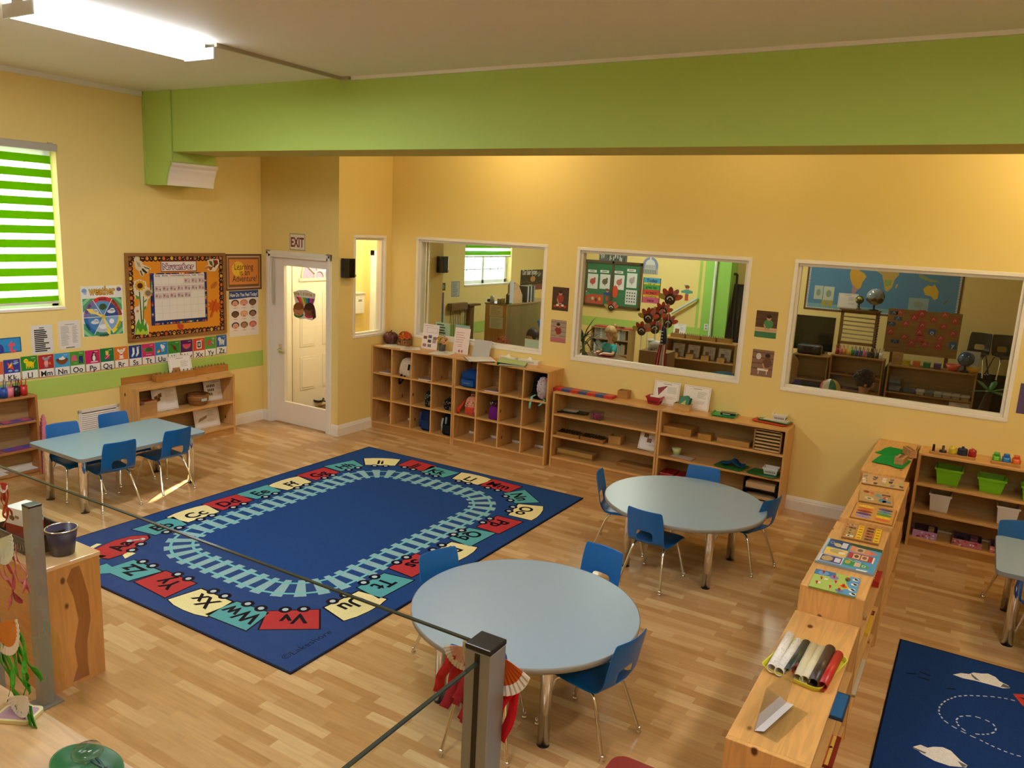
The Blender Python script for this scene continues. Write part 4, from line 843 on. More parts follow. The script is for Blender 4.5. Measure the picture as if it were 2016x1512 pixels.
one('feelings_poster',c,'white poster of nine little faces headed How Do You Feel Today','poster',FL(q[0],q[1]))
# vent
r=thing('wall_vent','white louvred air vent on the left wall behind the rectangular table','vent',FL(-3.035,0.315,0));m=MB();w,h=.43,.40
for a,b,c_,d_ in((-w/2,-h/2,w/2,-h/2+.035),(-w/2,h/2-.035,w/2,h/2),(-w/2,-h/2,-w/2+.035,h/2),(w/2-.035,-h/2,w/2,h/2)):m.box((a,b,0),(c_,d_,.012),'trim','#e8e2da')
obj('frame',m,r,bevel=.003);m=MB();m.box((-w/2+.02,-h/2+.02,0),(w/2-.02,h/2-.02,.001),'trim','#4c463e');obj('backing',m,r)
m=MB()
for i in range(16):z=-h/2+.04+i*(h-.08)/16;m.add([(-w/2+.03,z,.010),(w/2-.03,z,.010),(w/2-.03,z+.015,.003),(-w/2+.03,z+.015,.003)],[(0,1,2,3)],'trim','#e8e2da')
obj('louvres',m,r)
# ================================================================== door wall, vestibule and back wall
q0,q1,q2=ony(571,459.4,-.912),ony(600.8,460.6,-.912),ony(571.4,491.6,-.912);w,h=q1.x-q0.x,q0.z-q2.z
c=CV(w,h,'#e9dfcf',0.002,'card');c.frame_(-w/2,-h/2,w/2,h/2,.006,'#57503f',1);c.text('EXIT',0,0,.80*h,'#7d1410',2,bold=.03,fit=.86*w)
c.v=[(x,y*1.0,z)for x,y,z in c.v];one('exit_sign',c,'white EXIT sign with tall dark red letters above the glass door','sign',FB((q0.x+q1.x)/2,(q0.z+q2.z)/2,-.912))
def speaker(label,M_):
 r=thing('wall_speaker',label,'speaker',M_,'black wall speakers')
 m=MB();m.prism([(-.085,0.012),(.085,0.012),(.085,.07),(.05,.105),(-.05,.105),(-.085,.07)],-.108,.108,'gloss','#0e0e10');m.v=[(x,z,y)for x,y,z in m.v];m.f=[f[::-1]for f in m.f];obj('body',m,r,bevel=.006)
 m=MB();m.box((-.03,-.03,0),(.03,.03,.012),'black','#111111');obj('bracket',m,r)
 c=CV(.03,.02,'#16161a',.001,'card');c.text('EV',0,0,.02,'#c9c9c9',1,bold=.02);c.X=Matrix();o=obj('badge',c,r,TR(.055,-.085,.1035));return r
speaker('small black wall speaker between the glass door and the narrow window',FL(-.802,1.962,1.245));speaker('black wall speaker in the far room beside the window blind',FL(1.0,1.98,1.245))
def FBq(o,s,pts,y=0.0):
 q=[ony(o[0]+a/s,o[1]+b/s,y)for a,b in pts];x0=(q[0].x+q[3].x)/2;x1=(q[1].x+q[2].x)/2;z1=(q[0].z+q[1].z)/2;z0=(q[2].z+q[3].z)/2
 return(x0+x1)/2,(z0+z1)/2,x1-x0,z1-z0
PH=[((1089,564),(1121,567),(1118,613),(1086,610),'upper photo print between two windows, child with shiny red toys','#4a2f22','#9a3a2c','#b87860'),((1087,628),(1116,632),(1113,676),(1082,672),'lower photo print between two windows, child in red on pale steps','#a99382','#8a2a30','#d8c4b4'),
((1490,611),(1532,614),(1528,667),(1485,663),'upper photo print left of the last window, child in green at a table','#5a3c28','#4c8a5a','#d8a888'),((1483,687),(1525,691),(1519,744),(1477,738),'lower photo print left of the last window, child over a little white table','#8d6a58','#6a4a3c','#d8ccc4')]
for i,(a,b,c_,d_,lab,bgc,shirt,acc)in enumerate(PH):
 x,z,w,h=FBq((0,0),1,[a,b,c_,d_]);c=CV(w,h,bgc,.001,'card')
 for k in range(4):c.rect(-w/2,(.5-.2*k-.12)*h,w/2,(.5-.2*k-.10)*h,'#3a2418' if i!=1 else '#6a5248',1)
 if i==2:c.rect(-w/2,-h/2,w/2,-.28*h,'#3f7a52',1);c.rect(-w/2,-.28*h,w/2,-.12*h,'#d9b48a',1)
 if i==1:c.rect(-w/2,-h/2,w/2,-.3*h,'#b86a72',1)
 if i==3:c.rect(-.2*w,-.28*h,.3*w,-.2*h,'#eee8e0',2);c.rect(-.16*w,-.42*h,-.13*w,-.28*h,'#eee8e0',2);c.rect(.22*w,-.42*h,.25*w,-.28*h,'#eee8e0',2);c.ell(-.2*w,.25*h,.12*w,.12*h,'#d8d0c8',2)
 u=(.0,-.02,.1,.22)[i]*w;c.ell(u,.02*h,.22*w,.17*h,shirt,2);c.ell(u,.25*h,.11*w,.10*h,'#c99476' if i!=3 else '#7a4a36',3);c.ell(u,.30*h,.12*w,.07*h,'#2c1a14',4);c.line([(u-.2*w,0),(u-.1*w,-.2*h),(u+.1*w,-.2*h)],.05*h,'#c99476',3)
 if i==0:
  for k in range(5):c.ell((-.3+.15*k)*w,(-.32+.05*(k%2))*h,.09*w,.05*h,('#c8402c','#e8dcd0')[k%2],3)
 one('photo_print',c,lab,'photo',FB(x,z),'photo prints between the big windows')
q0=ony(2008,742);q1=ony(2008,826);c=CV(.2,.25,'#5a4a78',.001,'card');c.ell(0,0,.06,.08,'#a87060',1);one('photo_print',c,'photo print cut off by the right edge of the view','photo',FB(q0.x+.115,(q0.z+q1.z)/2),'photo prints between the big windows')
# welcome cut-out on the door glass
ZW=(500,440);SW=6.3;yw=-.864
def WQ(X,Y):p=ony(ZW[0]+X/SW,ZW[1]+Y/SW,yw);return p.x,p.z
x0,z0=WQ(625,1010);c=CV(0,0,'#000000',.0015,'card');f=lambda P:[(WQ(*p)[0]-x0,WQ(*p)[1]-z0)for p in P]
c.prism(f([(490,850),(560,825),(660,825),(765,875),(755,960),(740,1000),(770,1080),(772,1170),(720,1205),(640,1180),(570,1185),(500,1140),(485,1060),(515,985)]),0,.0015,'card','#e6dfd8')
for i,col in enumerate(['#c8283c','#d8667a','#dccb3c','#7aa83c','#2a93a8','#2c4a9a','#c04a8a','#8a3a7a']):
 t0,t1=i/8,(i+1)/8;c.poly(f([(520+235*t0,905+30*t0),(520+235*t1,905+30*t1),(585+140*t1,1010),(585+140*t0,1010)]),col,1)
for X,Y,hc,sk,sh in((557,1060,'#8a4a1c','#c68a5c','#3a7a3a'),(690,1065,'#3c2016','#7c4a2c','#c8245a')):
 c.poly(f(el(X,Y+70,60,40)),sh,2);c.poly(f(el(X,Y,68,84)),hc,3);c.poly(f(el(X,Y+30,60,55)),sk,4);c.poly(f(el(X,Y-30,64,44)),hc,5);c.poly(f([(X-25,Y+45),(X,Y+60),(X+25,Y+45),(X,Y+68)]),'#2c1810',5)
c.poly(f([(715,1090),(755,1050),(772,1160),(735,1190)]),'#3c2016',5)
for i,ch in enumerate('Welcome!'):
 t=i/7;u,v=f([(520+225*t,890-34*math.sin(math.pi*(0.2+.6*t))+22*t)])[0];c.text(ch,u,v,.062,'#6a4a14',2,bold=.04,rot=.25-.5*t);c.text(ch,u,v,.062,'#e3c84c',3,bold=.005,rot=.25-.5*t)
one('welcome_sign',c,'cut-out sign of two children under a rainbow reading Welcome on the glass door','sign',FB(x0,z0,yw,0))
# mailbox in the vestibule
r=thing('mailbox','white metal mailbox on the vestibule wall seen through the narrow window','mailbox',FL(.72,1.38,0));m=MB();m.box((-.09,-.15,.0),(.09,.12,.11),'trim','#d9d6c8');obj('body',m,r,bevel=.006);m=MB();m.box((-.1,.12,0),(.1,.14,.125),'trim','#c9c6b8');obj('lid',m,r,bevel=.004);c=CV(.07,.03,'#8a877c',.001,'card');obj('emblem',c,r,TR(0,.03,.1105))
# ================================================================== small things on the shelves
def spot(l,yl,r,yr,top,z,plane='y'):
# front bottom edge of something standing on height z: left end, right end, and the picture row of its top above the left end
 a,b=onz(l,yl,z),onz(r,yr,z)
 t=ony(l,top,a.y)if plane=='y' else onx(l,top,a.x)
 return a,b,t.z-z
def openbox(m,w,d,h,t,mt,col,inner=None,tap=0.0,lip=0.0,floor_=True):
# open topped box, base centred on the origin, sides flaring by tap
 o0=[(-w/2+tap,-d/2+tap),(w/2-tap,-d/2+tap),(w/2-tap,d/2-tap),(-w/2+tap,d/2-tap)];o1=[(-w/2,-d/2),(w/2,-d/2),(w/2,d/2),(-w/2,d/2)]
 sh=lambda P,k:[(x-math.copysign(k,x),y-math.copysign(k,y))for x,y in P]
 V=[(x,y,0)for x,y in o0]+[(x,y,h)for x,y in o1]+[(x,y,h)for x,y in sh(o1,t)]+[(x,y,t)for x,y in sh(o0,t)]
 m.add(V,[(3,2,1,0)]+[(i,(i+1)%4,4+(i+1)%4,4+i)for i in range(4)]+[(4+i,4+(i+1)%4,8+(i+1)%4,8+i)for i in range(4)],mt,col)
 m.add(V,[(8+i,8+(i+1)%4,12+(i+1)%4,12+i)for i in range(4)]+[(12,13,14,15)],mt,inner or col)
 if lip:
  for x0,y0,x1,y1 in((-w/2-lip,-d/2-lip,w/2+lip,-d/2+.001),(-w/2-lip,d/2-.001,w/2+lip,d/2+lip),(-w/2-lip,-d/2,-w/2+.001,d/2),(w/2-.001,-d/2,w/2+lip,d/2)):m.box((x0,y0,h-.012),(x1,y1,h+.003),mt,col)
 return m
def simple(name,label,cat,l,yl,r,yr,top,z,col,d=0.1,mt='wood_x',group=None,bevel=0.002,kind='box',inner=None):
 a,b,h=spot(l,yl,r,yr,top,z);w=(b.x-a.x);y=min(a.y,b.y);y=max(y,-0.295);d=min(d,-0.012-y)
 M_=TR((a.x+b.x)/2,y+d/2,z+0.001);m=MB()
 if kind=='box':m.box((-w/2,-d/2,0),(w/2,d/2,h),mt,col)
 else:openbox(m,w,d,h,.007,mt,col,inner)
 return one(name,m,label,cat,M_,group,bevel=bevel if kind=='box' else 0)
def control_card(label,M_,w,h,pic=None,lean=0.22,seed=1,group='printed control cards'):
# white card leaning back: local x right, z up, y away
 c=CV(w,h,'#ece7e2',.0025,'card');c.frame_(-.46*w,-.46*h,.46*w,.46*h,.0022,'#8a8682',1);c.rect(-.16*w,.37*h,.16*w,.39*h,'#6a6664',1);c.lines(.02*w,.0,.40*w,.28*h,6,'#b5b0ab',1,.004,seed);c.lines(.02*w,-.25*h,.40*w,-.12*h,3,'#c0bbb6',1,.004,seed+3)
 if pic:pic(c,w,h)
 return one('control_card',c,label,'card',M_@frame((0,0,0),(1,0,0),(0,math.sin(lean),math.cos(lean)))@TR(0,h/2,0),group)
def pencils(parent_M,cols,z,r,L,name,labf,group,cat='pencil',spread=.3):
 rr=random.Random(len(cols)*7+int(L*1000))
 for i,col in enumerate(cols):
  a=2*math.pi*i/len(cols)+.4;x,y=r*.5*math.cos(a),r*.5*math.sin(a);tx,ty=x+spread*L*.5*math.cos(a),y+spread*L*.5*math.sin(a);LL=L*rr.uniform(.85,1.0)
  m=MB();m.tube([(x*.4,y*.4,z),(tx*.86,ty*.86,z+LL*.9)],.0038,'plastic',col,6);m.tube([(tx*.86,ty*.86,z+LL*.9),(tx*.92,ty*.92,z+LL)],[.0038,.0008],'plastic','#e2c39a' if col!='#17181b' else '#17181b',6)
  one(name,m,labf(i),cat,parent_M,group)
  # ---- pencil shelf at the left edge
for(px,py,col,cn,pc)in((7,778,'#1d4ea8','blue',['#2a62c0','#1d4ea8','#4a86d8']),(18.5,776,'#e07f95','pink',['#e88fa4','#d8607e','#f0a8b4','#e88fa4']),(31.5,775,'#17181b','black',['#17181b','#222222','#17181b']),(46,772,'#c22a2a','red',['#d03030','#b02020','#d84840','#c22a2a','#d03030'])):
 p=onz(px,py,.767);x=0.075;p=onx(px,py,x);M_=TR(x,p.y,.768);m=MB();m.lathe([(.0001,0),(.034,0),(.036,.088),(.033,.088),(.031,.004),(.0001,.004)],'plastic',col,18)
 one('pencil_cup',m,'%s pencil cup on the shallow shelf at the left edge'%cn,'pencil cup',M_,'colored pencil cups')
 pencils(M_,pc,.006,.028,.175,'colored_pencil',lambda i,cn=cn:'one of the %s pencils in the %s cup at the left edge'%(cn,cn),'%s pencils in their cup'%cn,'pencil')
for z,n,ca,cb_ in((.53,3,'#c8506a','#2f4aa0'),(.27,3,'#3a4aa8','#8a3a8a')):
 for i in range(n):
  c=CV(.26,.115,ca,.006,'plastic',edge=cb_);c.frame_(-.13,-.0575,.13,.0575,.01,'#8a2f6a',1);c.ell(0,0,.055,.036,cb_,2)
  one('metal_inset',c,'%s shape frame %s on the %s board of the pencil shelf'%(('pink','blue')[z<.5],('nearest the pink cubes','in the middle','at the far left')[i],('upper','lower')[z<.5]),'shape frame',TR(.07,-3.865-.29*i,z+.001)@RZ(math.pi/2),'shape frames on the pencil shelf')
for i in range(2):
 c=CV(.22,.10,'#e6ddd0',.004,'card');one('paper_pad',c,'white paper pad on the bottom board of the pencil shelf, %s'%('right one','left one')[i],'paper pad',TR(.075,-3.83-.27*i,.062)@RZ(math.pi/2),'paper pads on the pencil shelf')
z=0.001
for i in range(10):
 s=.10-.0098*i;m=MB();m.box((-s/2,-s/2,0),(s/2,s/2,s),'plastic','#e58a9c');one('pink_cube',m,('pink cube at the bottom of the tower beside the pencil shelf' if i==0 else 'tiny pink cube topping the tower beside the pencil shelf' if i==9 else 'pink cube number %d from the floor in the tower beside the pencil shelf'%(i+1)),'toy cube',TR(.11-s*.2,-3.64,z),'pink tower cubes',bevel=.001);z+=s+.0004
 # ---- shelf with the knobbed cylinder blocks
def left_xy(px,py,z):return onz(px,py,z)
for i,(l,yl,r_,yr,lab)in enumerate((((195),555,700,425,'left'),(740,515,1235,385,'middle'),(1320,400,1748,300,'right'))):
 a=onz(220+l/7.754,690+yl/7.754,.70);b=onz(220+r_/7.754,690+yr/7.754,.70);L_=(b.y-a.y)*.94;xx=(a.x+b.x)/2
 r=thing('cylinder_block','%s wooden block with a row of knobs on the left wall shelf'%lab,'wooden block',TR(min(xx,.27)-.04,(a.y+b.y)/2,.701)@RZ(math.pi/2),'knobbed cylinder blocks')
 m=MB();m.box((-L_/2,-.04,0),(L_/2,.04,.078),'wood_x','#b57a36');obj('body',m,r,bevel=.002)
 for k in range(10):
  m=MB();m.X=TR(-L_/2+(k+.6)*L_/10.2,0,.078);m.lathe([(.0001,0),(.012,0),(.012,.002),(.004,.003),(.0035,.010),(.007,.015),(.006,.020),(.0001,.022)],'plastic','#7a5a2c',10);obj('knob',m,r)
 c=CV(L_*.8,.018,'#e6dfd4',.001,'card');c.frame_(-L_*.4,-.009,L_*.4,.009,.002,'#b98a6a',1);one('paper_strip',c,'white paper strip lying in front of the %s cylinder block'%lab,'paper strip',TR(min(xx,.27)+.005+.008,(a.y+b.y)/2+.02,.7005)@RZ(math.pi/2),'paper strips on the cylinder shelf')
LC=RZ(math.pi/2)
def pboxes(c,w,h):
 for a,b in((-.25,-.02),(-.18,.12),(-.34,.04)):c.poly([((a-.08)*w,(b-.1)*h),((a+.07)*w,(b-.06)*h),((a+.07)*w,(b+.1)*h),((a-.08)*w,(b+.06)*h)],'#8a5a34',2);c.ell(a*w,b*h,.03*w,.04*h,'#3f2a1a',3)
def pcyl(c,w,h):c.rect(-.36*w,-.40*h,-.04*w,0,'#a8774a',2);[c.rect(-.36*w,(-.1-.1*k)*h,-.04*w,(-.085-.1*k)*h,'#7c4f28',3)for k in range(3)]
def pfeet(c,w,h):[c.ell((-.36+.07*i+.02*(j%2))*w,(.22-.2*j)*h,.022*w,.08*h,'#141416',2)for j in range(3)for i in range(5-j)]
def ptray(c,w,h):c.poly([(-.36*w,-.2*h),(-.02*w,-.06*h),(.02*w,.08*h),(-.3*w,-.04*h)],'#a08878',2)
def leftcard(label,l,r_,yb,yt,z,pic,seed,x=None):
# card leaning toward the left wall
 a=onz(l,yb,z)if x is None else onx(l,yb,x);b=onx(r_,yb,a.x);h=onx(l,yt,a.x).z-z;w=b.y-a.y
 return control_card(label,TR(max(a.x,.075),(a.y+b.y)/2,z+.001)@LC,w,h*1.02,pic,.2,seed)
leftcard('white control card with a cylinder block picture standing on the left wall shelf top',336,381,745,704,.70,pcyl,1,.10)
leftcard('white control card with wooden cube pictures in the left wall shelf',303,352,806,764,.39,pboxes,2,.15)
leftcard('white control card with black foot shapes behind the wicker basket',405,452,788,752,.39,pfeet,3,.11)
leftcard('white control card with a tray picture on the bottom board of the left wall shelf',385,434,843,806,.10,ptray,4,.15)
for(l,r_,yb,yt,lab,inn)in((275,286.5,821,799,'wooden box of blue pieces at the left end of the left wall shelf','#34346a'),(286,311,821,792,'wooden box of red pieces on the left wall shelf','#8e1f1c')):
 a=onx(l,yb,.26);b=onx(r_,yb,.26);w=b.y-a.y;h=onx(l,yt,.26).z-.39;m=MB();openbox(m,w,.13,h,.006,'wood_x','#b98a55');m.box((-w/2+.008,-.055,h*.6),(w/2-.008,.055,h*.97),'plastic',inn);one('wooden_box',m,lab,'box',TR(.19,(a.y+b.y)/2,.391)@LC,'wooden boxes in the left wall shelf')
p=onx(390,792,.15);r=thing('wicker_basket','round brown wicker basket in the left wall shelf','basket',TR(.15,p.y,.391));m=MB();m.lathe([(.0001,0),(.085,0),(.10,.02),(.115,.085),(.118,.115),(.110,.115),(.105,.08),(.09,.012),(.0001,.012)],'wicker','#9a6a34',28);obj('bowl',m,r)
m=MB();m.tube([(.114*math.cos(a),.114*math.sin(a),.116)for a in[2*math.pi*k/24 for k in range(25)]],.008,'wicker','#7a4f24',8);m.tube([(.108*math.cos(a),.108*math.sin(a),.055)for a in[2*math.pi*k/24 for k in range(25)]],.006,'wicker','#7a4f24',6);obj('rim',m,r)
c=CV(.07,.03,'#b7c6cf',.001,'card');one('basket_tag',c,'pale blue paper tag on the wicker basket','tag',TR(.268,p.y-.01,.46)@frame((0,0,0),(0,1,0),(0,.0,1)))
# ---- on top of the cubbies
ZC=1.031
p=ony(766,675,-.10);r=thing('pumpkin','dark maroon ribbed pumpkin on the cubby top by the narrow window','pumpkin',TR(max(p.x,1.345),p.y,ZC));m=MB();m.lathe([(.0001,.012),(.04,0),(.075,.03),(.088,.075),(.078,.12),(.045,.145),(.0001,.135)],'plastic','#5a262a',64,rib=.05,ribn=14);obj('body',m,r);m=MB();m.tube([(0,0,.13),(.002,0,.155),(.012,.004,.168)],[.009,.006,.007],'plastic','#4a3a22',8);obj('stem',m,r)
def flowers(parent,n,cx,cz,rad,cols,pr_=.022,seed=1,name='blossom',flat=.75):
 rr=random.Random(seed)
 for i in range(n):
  a=rr.uniform(0,6.28);e=rr.uniform(-.2,1.4);q=(rad*math.cos(a)*math.cos(e),rad*math.sin(a)*math.cos(e),cz+rad*flat*math.sin(e));m=MB();col=cols[i%len(cols)]
  n_=Vector((q[0],q[1],(q[2]-cz)*1.2+.01)).normalized();M_=n_.to_track_quat('Z','Y').to_matrix().to_4x4();m.X=TR(*q)@M_
  for k in range(9):
   t=2*math.pi*k/9;w_=.3;m.add([(0,0,0),(pr_*.6*math.cos(t-w_),pr_*.6*math.sin(t-w_),.006),(pr_*math.cos(t),pr_*math.sin(t),.003),(pr_*.6*math.cos(t+w_),pr_*.6*math.sin(t+w_),.006)],[(0,1,2,3)],'leaf',col)
  m.ball((0,0,.004),(pr_*.25,pr_*.25,.006),'leaf','#9a4a16' if col!='#f0d02a' else '#c8a01a',8,5);obj(name,m,parent)
def leaves(n,rad,z,col,seed,L=.05):
 rr=random.Random(seed);m=MB()
 for i in range(n):
  a=rr.uniform(0,6.28);e=rr.uniform(-.5,.5);d_=Vector((math.cos(a)*math.cos(e),math.sin(a)*math.cos(e),math.sin(e)));s=Vector((-math.sin(a),math.cos(a),0));b=d_*rad+Vector((0,0,z));m.add([b,b+d_*L*.5+s*L*.22,b+d_*L,b+d_*L*.5-s*L*.22],[(0,1,2,3)],'leaf',col)
 return m
p=ony(797,676,-.085);r=thing('flower_pot','orange and red artificial flowers in a brown box on the cubby top','flower pot',TR(p.x,p.y,ZC));m=MB();openbox(m,.15,.09,.085,.005,'pine_x','#7c5a38');m.box((-.07,-.04,.05),(.07,.04,.075),'leaf','#33401e');obj('planter',m,r)
c=CV(.05,.05,'#a8804e',.001,'paper');c.ell(0,0,.015,.02,'#8a3a24',1);obj('emblem',c,r,frame((-.035,-.0455,.042),(1,0,0),(0,0,1)));c2=CV(.05,.05,'#a8804e',.001,'paper');c2.ell(0,0,.015,.02,'#8a3a24',1);obj('emblem',c2,r,frame((.035,-.0455,.042),(1,0,0),(0,0,1)))
obj('leaves',leaves(26,.05,.085,'#3a5a24',3),r);flowers(r,26,0,.11,.075,['#e0521a','#f08a1c','#c8301a','#e8701c','#d8401a'],.034,5)
def flatpaper(label,pts,z,col,ink=None,t=.0015,name='paper_sheet',cat='paper',group='papers on the cubby tops',M=None):
 q=[onz(a,b,z)for a,b in pts];dy=max(0,max(v.y for v in q)+.02);q=[v-Vector((0,dy,0))for v in q];cx=sum(v.x for v in q)/4;cy=sum(v.y for v in q)/4;u=(q[1]-q[0]+q[2]-q[3]);w=u.length/2;hh=((q[0]-q[3]).length+(q[1]-q[2]).length)/2;ang=math.atan2(u.y,u.x)
 c=CV(w,hh,col,t,'card');
 if ink:ink(c,w,hh)
 return one(name,c,label,cat,FF(cx,cy,z,ang),group),(cx,cy,w,hh,ang)
flatpaper('white sheet nearest the pumpkin on the cubby top',[(762,677),(805,680),(792,686),(750,682)],ZC,'#eceae6')
flatpaper('printed sheet overlapping the white sheet on the cubby top',[(792,684),(832,684),(822,690),(783,688)],ZC+.0022,'#e4e2e2',lambda c,w,h:c.lines(-.3*w,-.3*h,.3*w,.3*h,4,'#6a6a9a',1,.008,2))
r_,_q=flatpaper('clipboard with white sheets on the cubby top',[(868,689),(906,693),(889,700),(850,696)],ZC,'#e9e6e2',lambda c,w,h:(c.ell(.1*w,0,.12*w,.06*h,'#8a8a94',1),c.rect(.44*w,.2*h,.5*w,.45*h,'#222222',1)),t=.006,name='clipboard',cat='clipboard',group=None)
def holder(name,label,l,r_,yb,yt,z,col,ink=None,mt='card',y=None,lean=.16,group='upright signs on the cubby tops'):
 y=min(onz(l,yb,z).y,-.075)if y is None else y;a=ony(l,yb,y);b=ony(r_,yb,y);w=b.x-a.x;h=(ony(l,yt,a.y).z-z)/math.cos(lean)*1.0
 c=CV(w,h,col,.0025,mt)
 if ink:ink(c,w,h)
 return one(name,c,label,'sign holder',TR((a.x+b.x)/2,a.y,z)@frame((0,0,0),(1,0,0),(0,math.sin(lean),math.cos(lean)))@TR(0,h/2,0),group)
def flyer(c,w,h):
 c.frame_(-.25*w,.16*h,.4*w,.36*h,.003,'#9a8a90',1);c.lines(-.4*w,.40*h,.4*w,.46*h,1,'#6a6470',1,.004)
 for i,(a,b)in enumerate(((-.3,-.05),(0,-.0),(.3,-.05),(-.02,-.18),(-.3,-.36),(.0,-.36),(.28,-.18))):c.rect((a-.11)*w,(b-.06)*h,(a+.11)*w,(b+.06)*h,['#8a4a50','#5a5a70','#7a6a74','#44484e','#a06a70','#6a7a8a','#a8889a'][i],1)
holder('flyer_stand','acrylic stand with a flyer of small photos left of the yellow flowers',829,860,684,637,ZC,'#e8e0e4',flyer)
holder('notice_stand','upright pink lettered notice stand in the middle of the cubby tops',891,921,692,644.5,ZC,'#ebd9d6',lambda c,w,h:(c.lines(-.38*w,-.1*h,.38*w,.36*h,5,'#c89aa0',1,.008,4),c.lines(-.2*w,-.26*h,.2*w,-.12*h,2,'#c89aa0',1,.008,4),c.ell(-.08*w,-.4*h,.06*w,.06*h,'#b0605a',1),c.ell(.1*w,-.4*h,.06*w,.06*h,'#b0605a',1)))
a=ony(927,697,-.12);b=ony(962,697,-.12);w=b.x-a.x;r=thing('acrylic_stand','empty clear acrylic stand catching white glare on the cubby top','sign holder',TR((a.x+b.x)/2,a.y,ZC),'upright signs on the cubby tops');h=.21
m=MB();m.box((-w/2,-.0015,0),(w/2,.0015,h),'acrylic','#ffffff');m.X=Matrix();obj('panel',m,r,RX(-.35));m=MB();m.box((-w/2,0,0),(w/2,.07,.003),'acrylic','#ffffff');obj('foot',m,r);m=MB();m.box((-w/2+.004,.004,.004),(w/2-.004,.006,h-.005),'card','#e9e2de');obj('white_glare',m,r,RX(-.35))  # the stand is empty; its white sheet is glare put in as colour
p=ony(870,687,-.10);r=thing('flower_pot','yellow and pink artificial flowers in a grey mesh cup on the cubby top','flower pot',TR(p.x,p.y,ZC));m=MB();m.lathe([(.0001,0),(.035,0),(.045,.09),(.042,.09),(.033,.004),(.0001,.004)],'plastic','#4e4c48',20);obj('cup',m,r);obj('leaves',leaves(10,.03,.1,'#4a6a2c',4,.04),r);flowers(r,6,0,.125,.045,['#f0d02a','#f4d83a'],.05,8);flowers(r,5,0,.12,.075,['#e88a80','#ee9a8a'],.03,9)
for i in range(4):
 flatpaper('loose sheet %s in the paper pile beside the green binder'%('lowest','second','third','topmost')[i],[(935+i,700),(982+2*i,701),(985-3*i,709),(928+3*i,709)],ZC+.004*i,('#54545a','#e4e2e0','#dcd9d4','#eceae8')[i],t=.003,group='pile of papers on the cubby top')
q=[onz(*a,ZC)-Vector((0,.06,0))for a in((996,708),(1049,712),(1032,723),(985,717))];cx=sum(v.x for v in q)/4;cy=sum(v.y for v in q)/4;ang=math.atan2((q[1]-q[0]).y,(q[1]-q[0]).x);r=thing('ring_binder','light green ring binder lying on the right end of the cubby top','binder',TR(cx,cy,ZC)@RZ(ang));w=(q[1]-q[0]).length;d_=max((q[0]-q[3]).length,.2)
m=MB();m.box((-w/2,-d_/2,0),(w/2,d_/2,.004),'plastic','#6f8f3c');m.box((-w/2,-d_/2,.004),(-w/2+.004,d_/2,.034),'plastic','#6f8f3c');m.add([(-w/2,-d_/2,.034),(w/2,-d_/2,.012),(w/2,d_/2,.012),(-w/2,d_/2,.034),(-w/2,-d_/2,.038),(w/2,-d_/2,.016),(w/2,d_/2,.016),(-w/2,d_/2,.038)],[(3,2,1,0),(4,5,6,7),(0,1,5,4),(1,2,6,5),(2,3,7,6),(3,0,4,7)],'plastic','#a9c07a');obj('cover',m,r);m=MB();m.box((-w/2+.02,-d_/2+.008,.004),(w/2-.01,d_/2-.008,.011),'paper','#e8e4dc');obj('pages',m,r)
for(l,yl,rr_,yr,top,lab)in((984,704,1017,708,697,'white tissue box behind the paper pile on the cubby top'),(1024,710,1061,716,702,'white box at the right end of the cubby top behind the binder')):
 a,b,h=spot(l,yl,rr_,yr,top,ZC);w=b.x-a.x;r=thing('white_box',lab,'box',TR(ony((l+rr_)/2,(yl+yr)/2,-.05).x,-.05,ZC));m=MB();m.box((-w/2,-.035,0),(w/2,.035,.045),'card','#e6e0da');m.box((-w/2+.02,-.036,.012),(w/2-.05,-.0345,.03),'card','#c4bcb4');obj('carton',m,r,bevel=.002)
 m=MB();m.add([(-.03,-.012,.045),(.03,-.012,.045),(.03,.012,.045),(-.03,.012,.045),(.0,.0,.075),(.015,.006,.07)],[(0,1,4),(1,2,5),(1,5,4),(2,3,4),(2,4,5),(3,0,4)],'paper','#f2efec');obj('tissue',m,r)
 # ---- bags in the cubbies
def cell(u,c,row):return 1.252+1.226*u+.022+(c+.5)*(1.222-.044+.018)/4-.009,(.70,.385,.09)[row]+.001
def bag(u,c,row,name,label,w,d,h,col,dx=0.0,front=-.30,pocket=None,patt=None,handle=True,group='school bags in the cubbies',tilt=0.0,strap=None):
 x,z=cell(u,c,row);r=thing(name,label,'bag',TR(x+dx,front+d/2,z)@RY(tilt),group);m=MB()
 pr_=[(.0001,0),(.85,0),(.97,.06),(1,.3),(.97,.62),(.86,.85),(.6,.97),(.0001,1)]
 m.lathe([(a,b)for a,b in pr_],'fabric',col,24);
 def sq(p):
  x_,y_,z_=p;q_=math.hypot(x_,y_)or 1e-9;k=q_/max(1e-9,(abs(x_)**4+abs(y_)**4)**.25);return(x_*k*w/2,y_*k*d/2,z_*h)
 m.v=[sq(p)for p in m.v]
 if patt:
  rr=random.Random(3);m2=MB()
  for i in range(40):a=rr.uniform(math.pi,2*math.pi);zz=rr.uniform(.1,.8);m2.ball(sq((math.cos(a)*.97,math.sin(a)*.97,zz)),(.009,.004,.009),'fabric',patt[i%len(patt)],6,4)
  obj('print',m2,r)
 obj('body',m,r)
 if pocket:m=MB();m.box((-.36*w,-d/2-.014,.08*h),(.36*w,-d/2+.02,.46*h),'fabric',pocket);obj('pocket',m,r,bevel=.012,seg=3)
 if handle:m=MB();m.tube([(-.03,0,h-.004),(-.025,0,h+.022),(.025,0,h+.022),(.03,0,h-.004)],.005,'fabric',col,6);obj('handle',m,r)
 if strap:
  for pts,sc in strap:m=MB();m.sheet([((a-.012,b,e),(a+.012,b,e))for a,b,e in pts],'fabric',sc,.003);obj('strap',m,r)
 return r
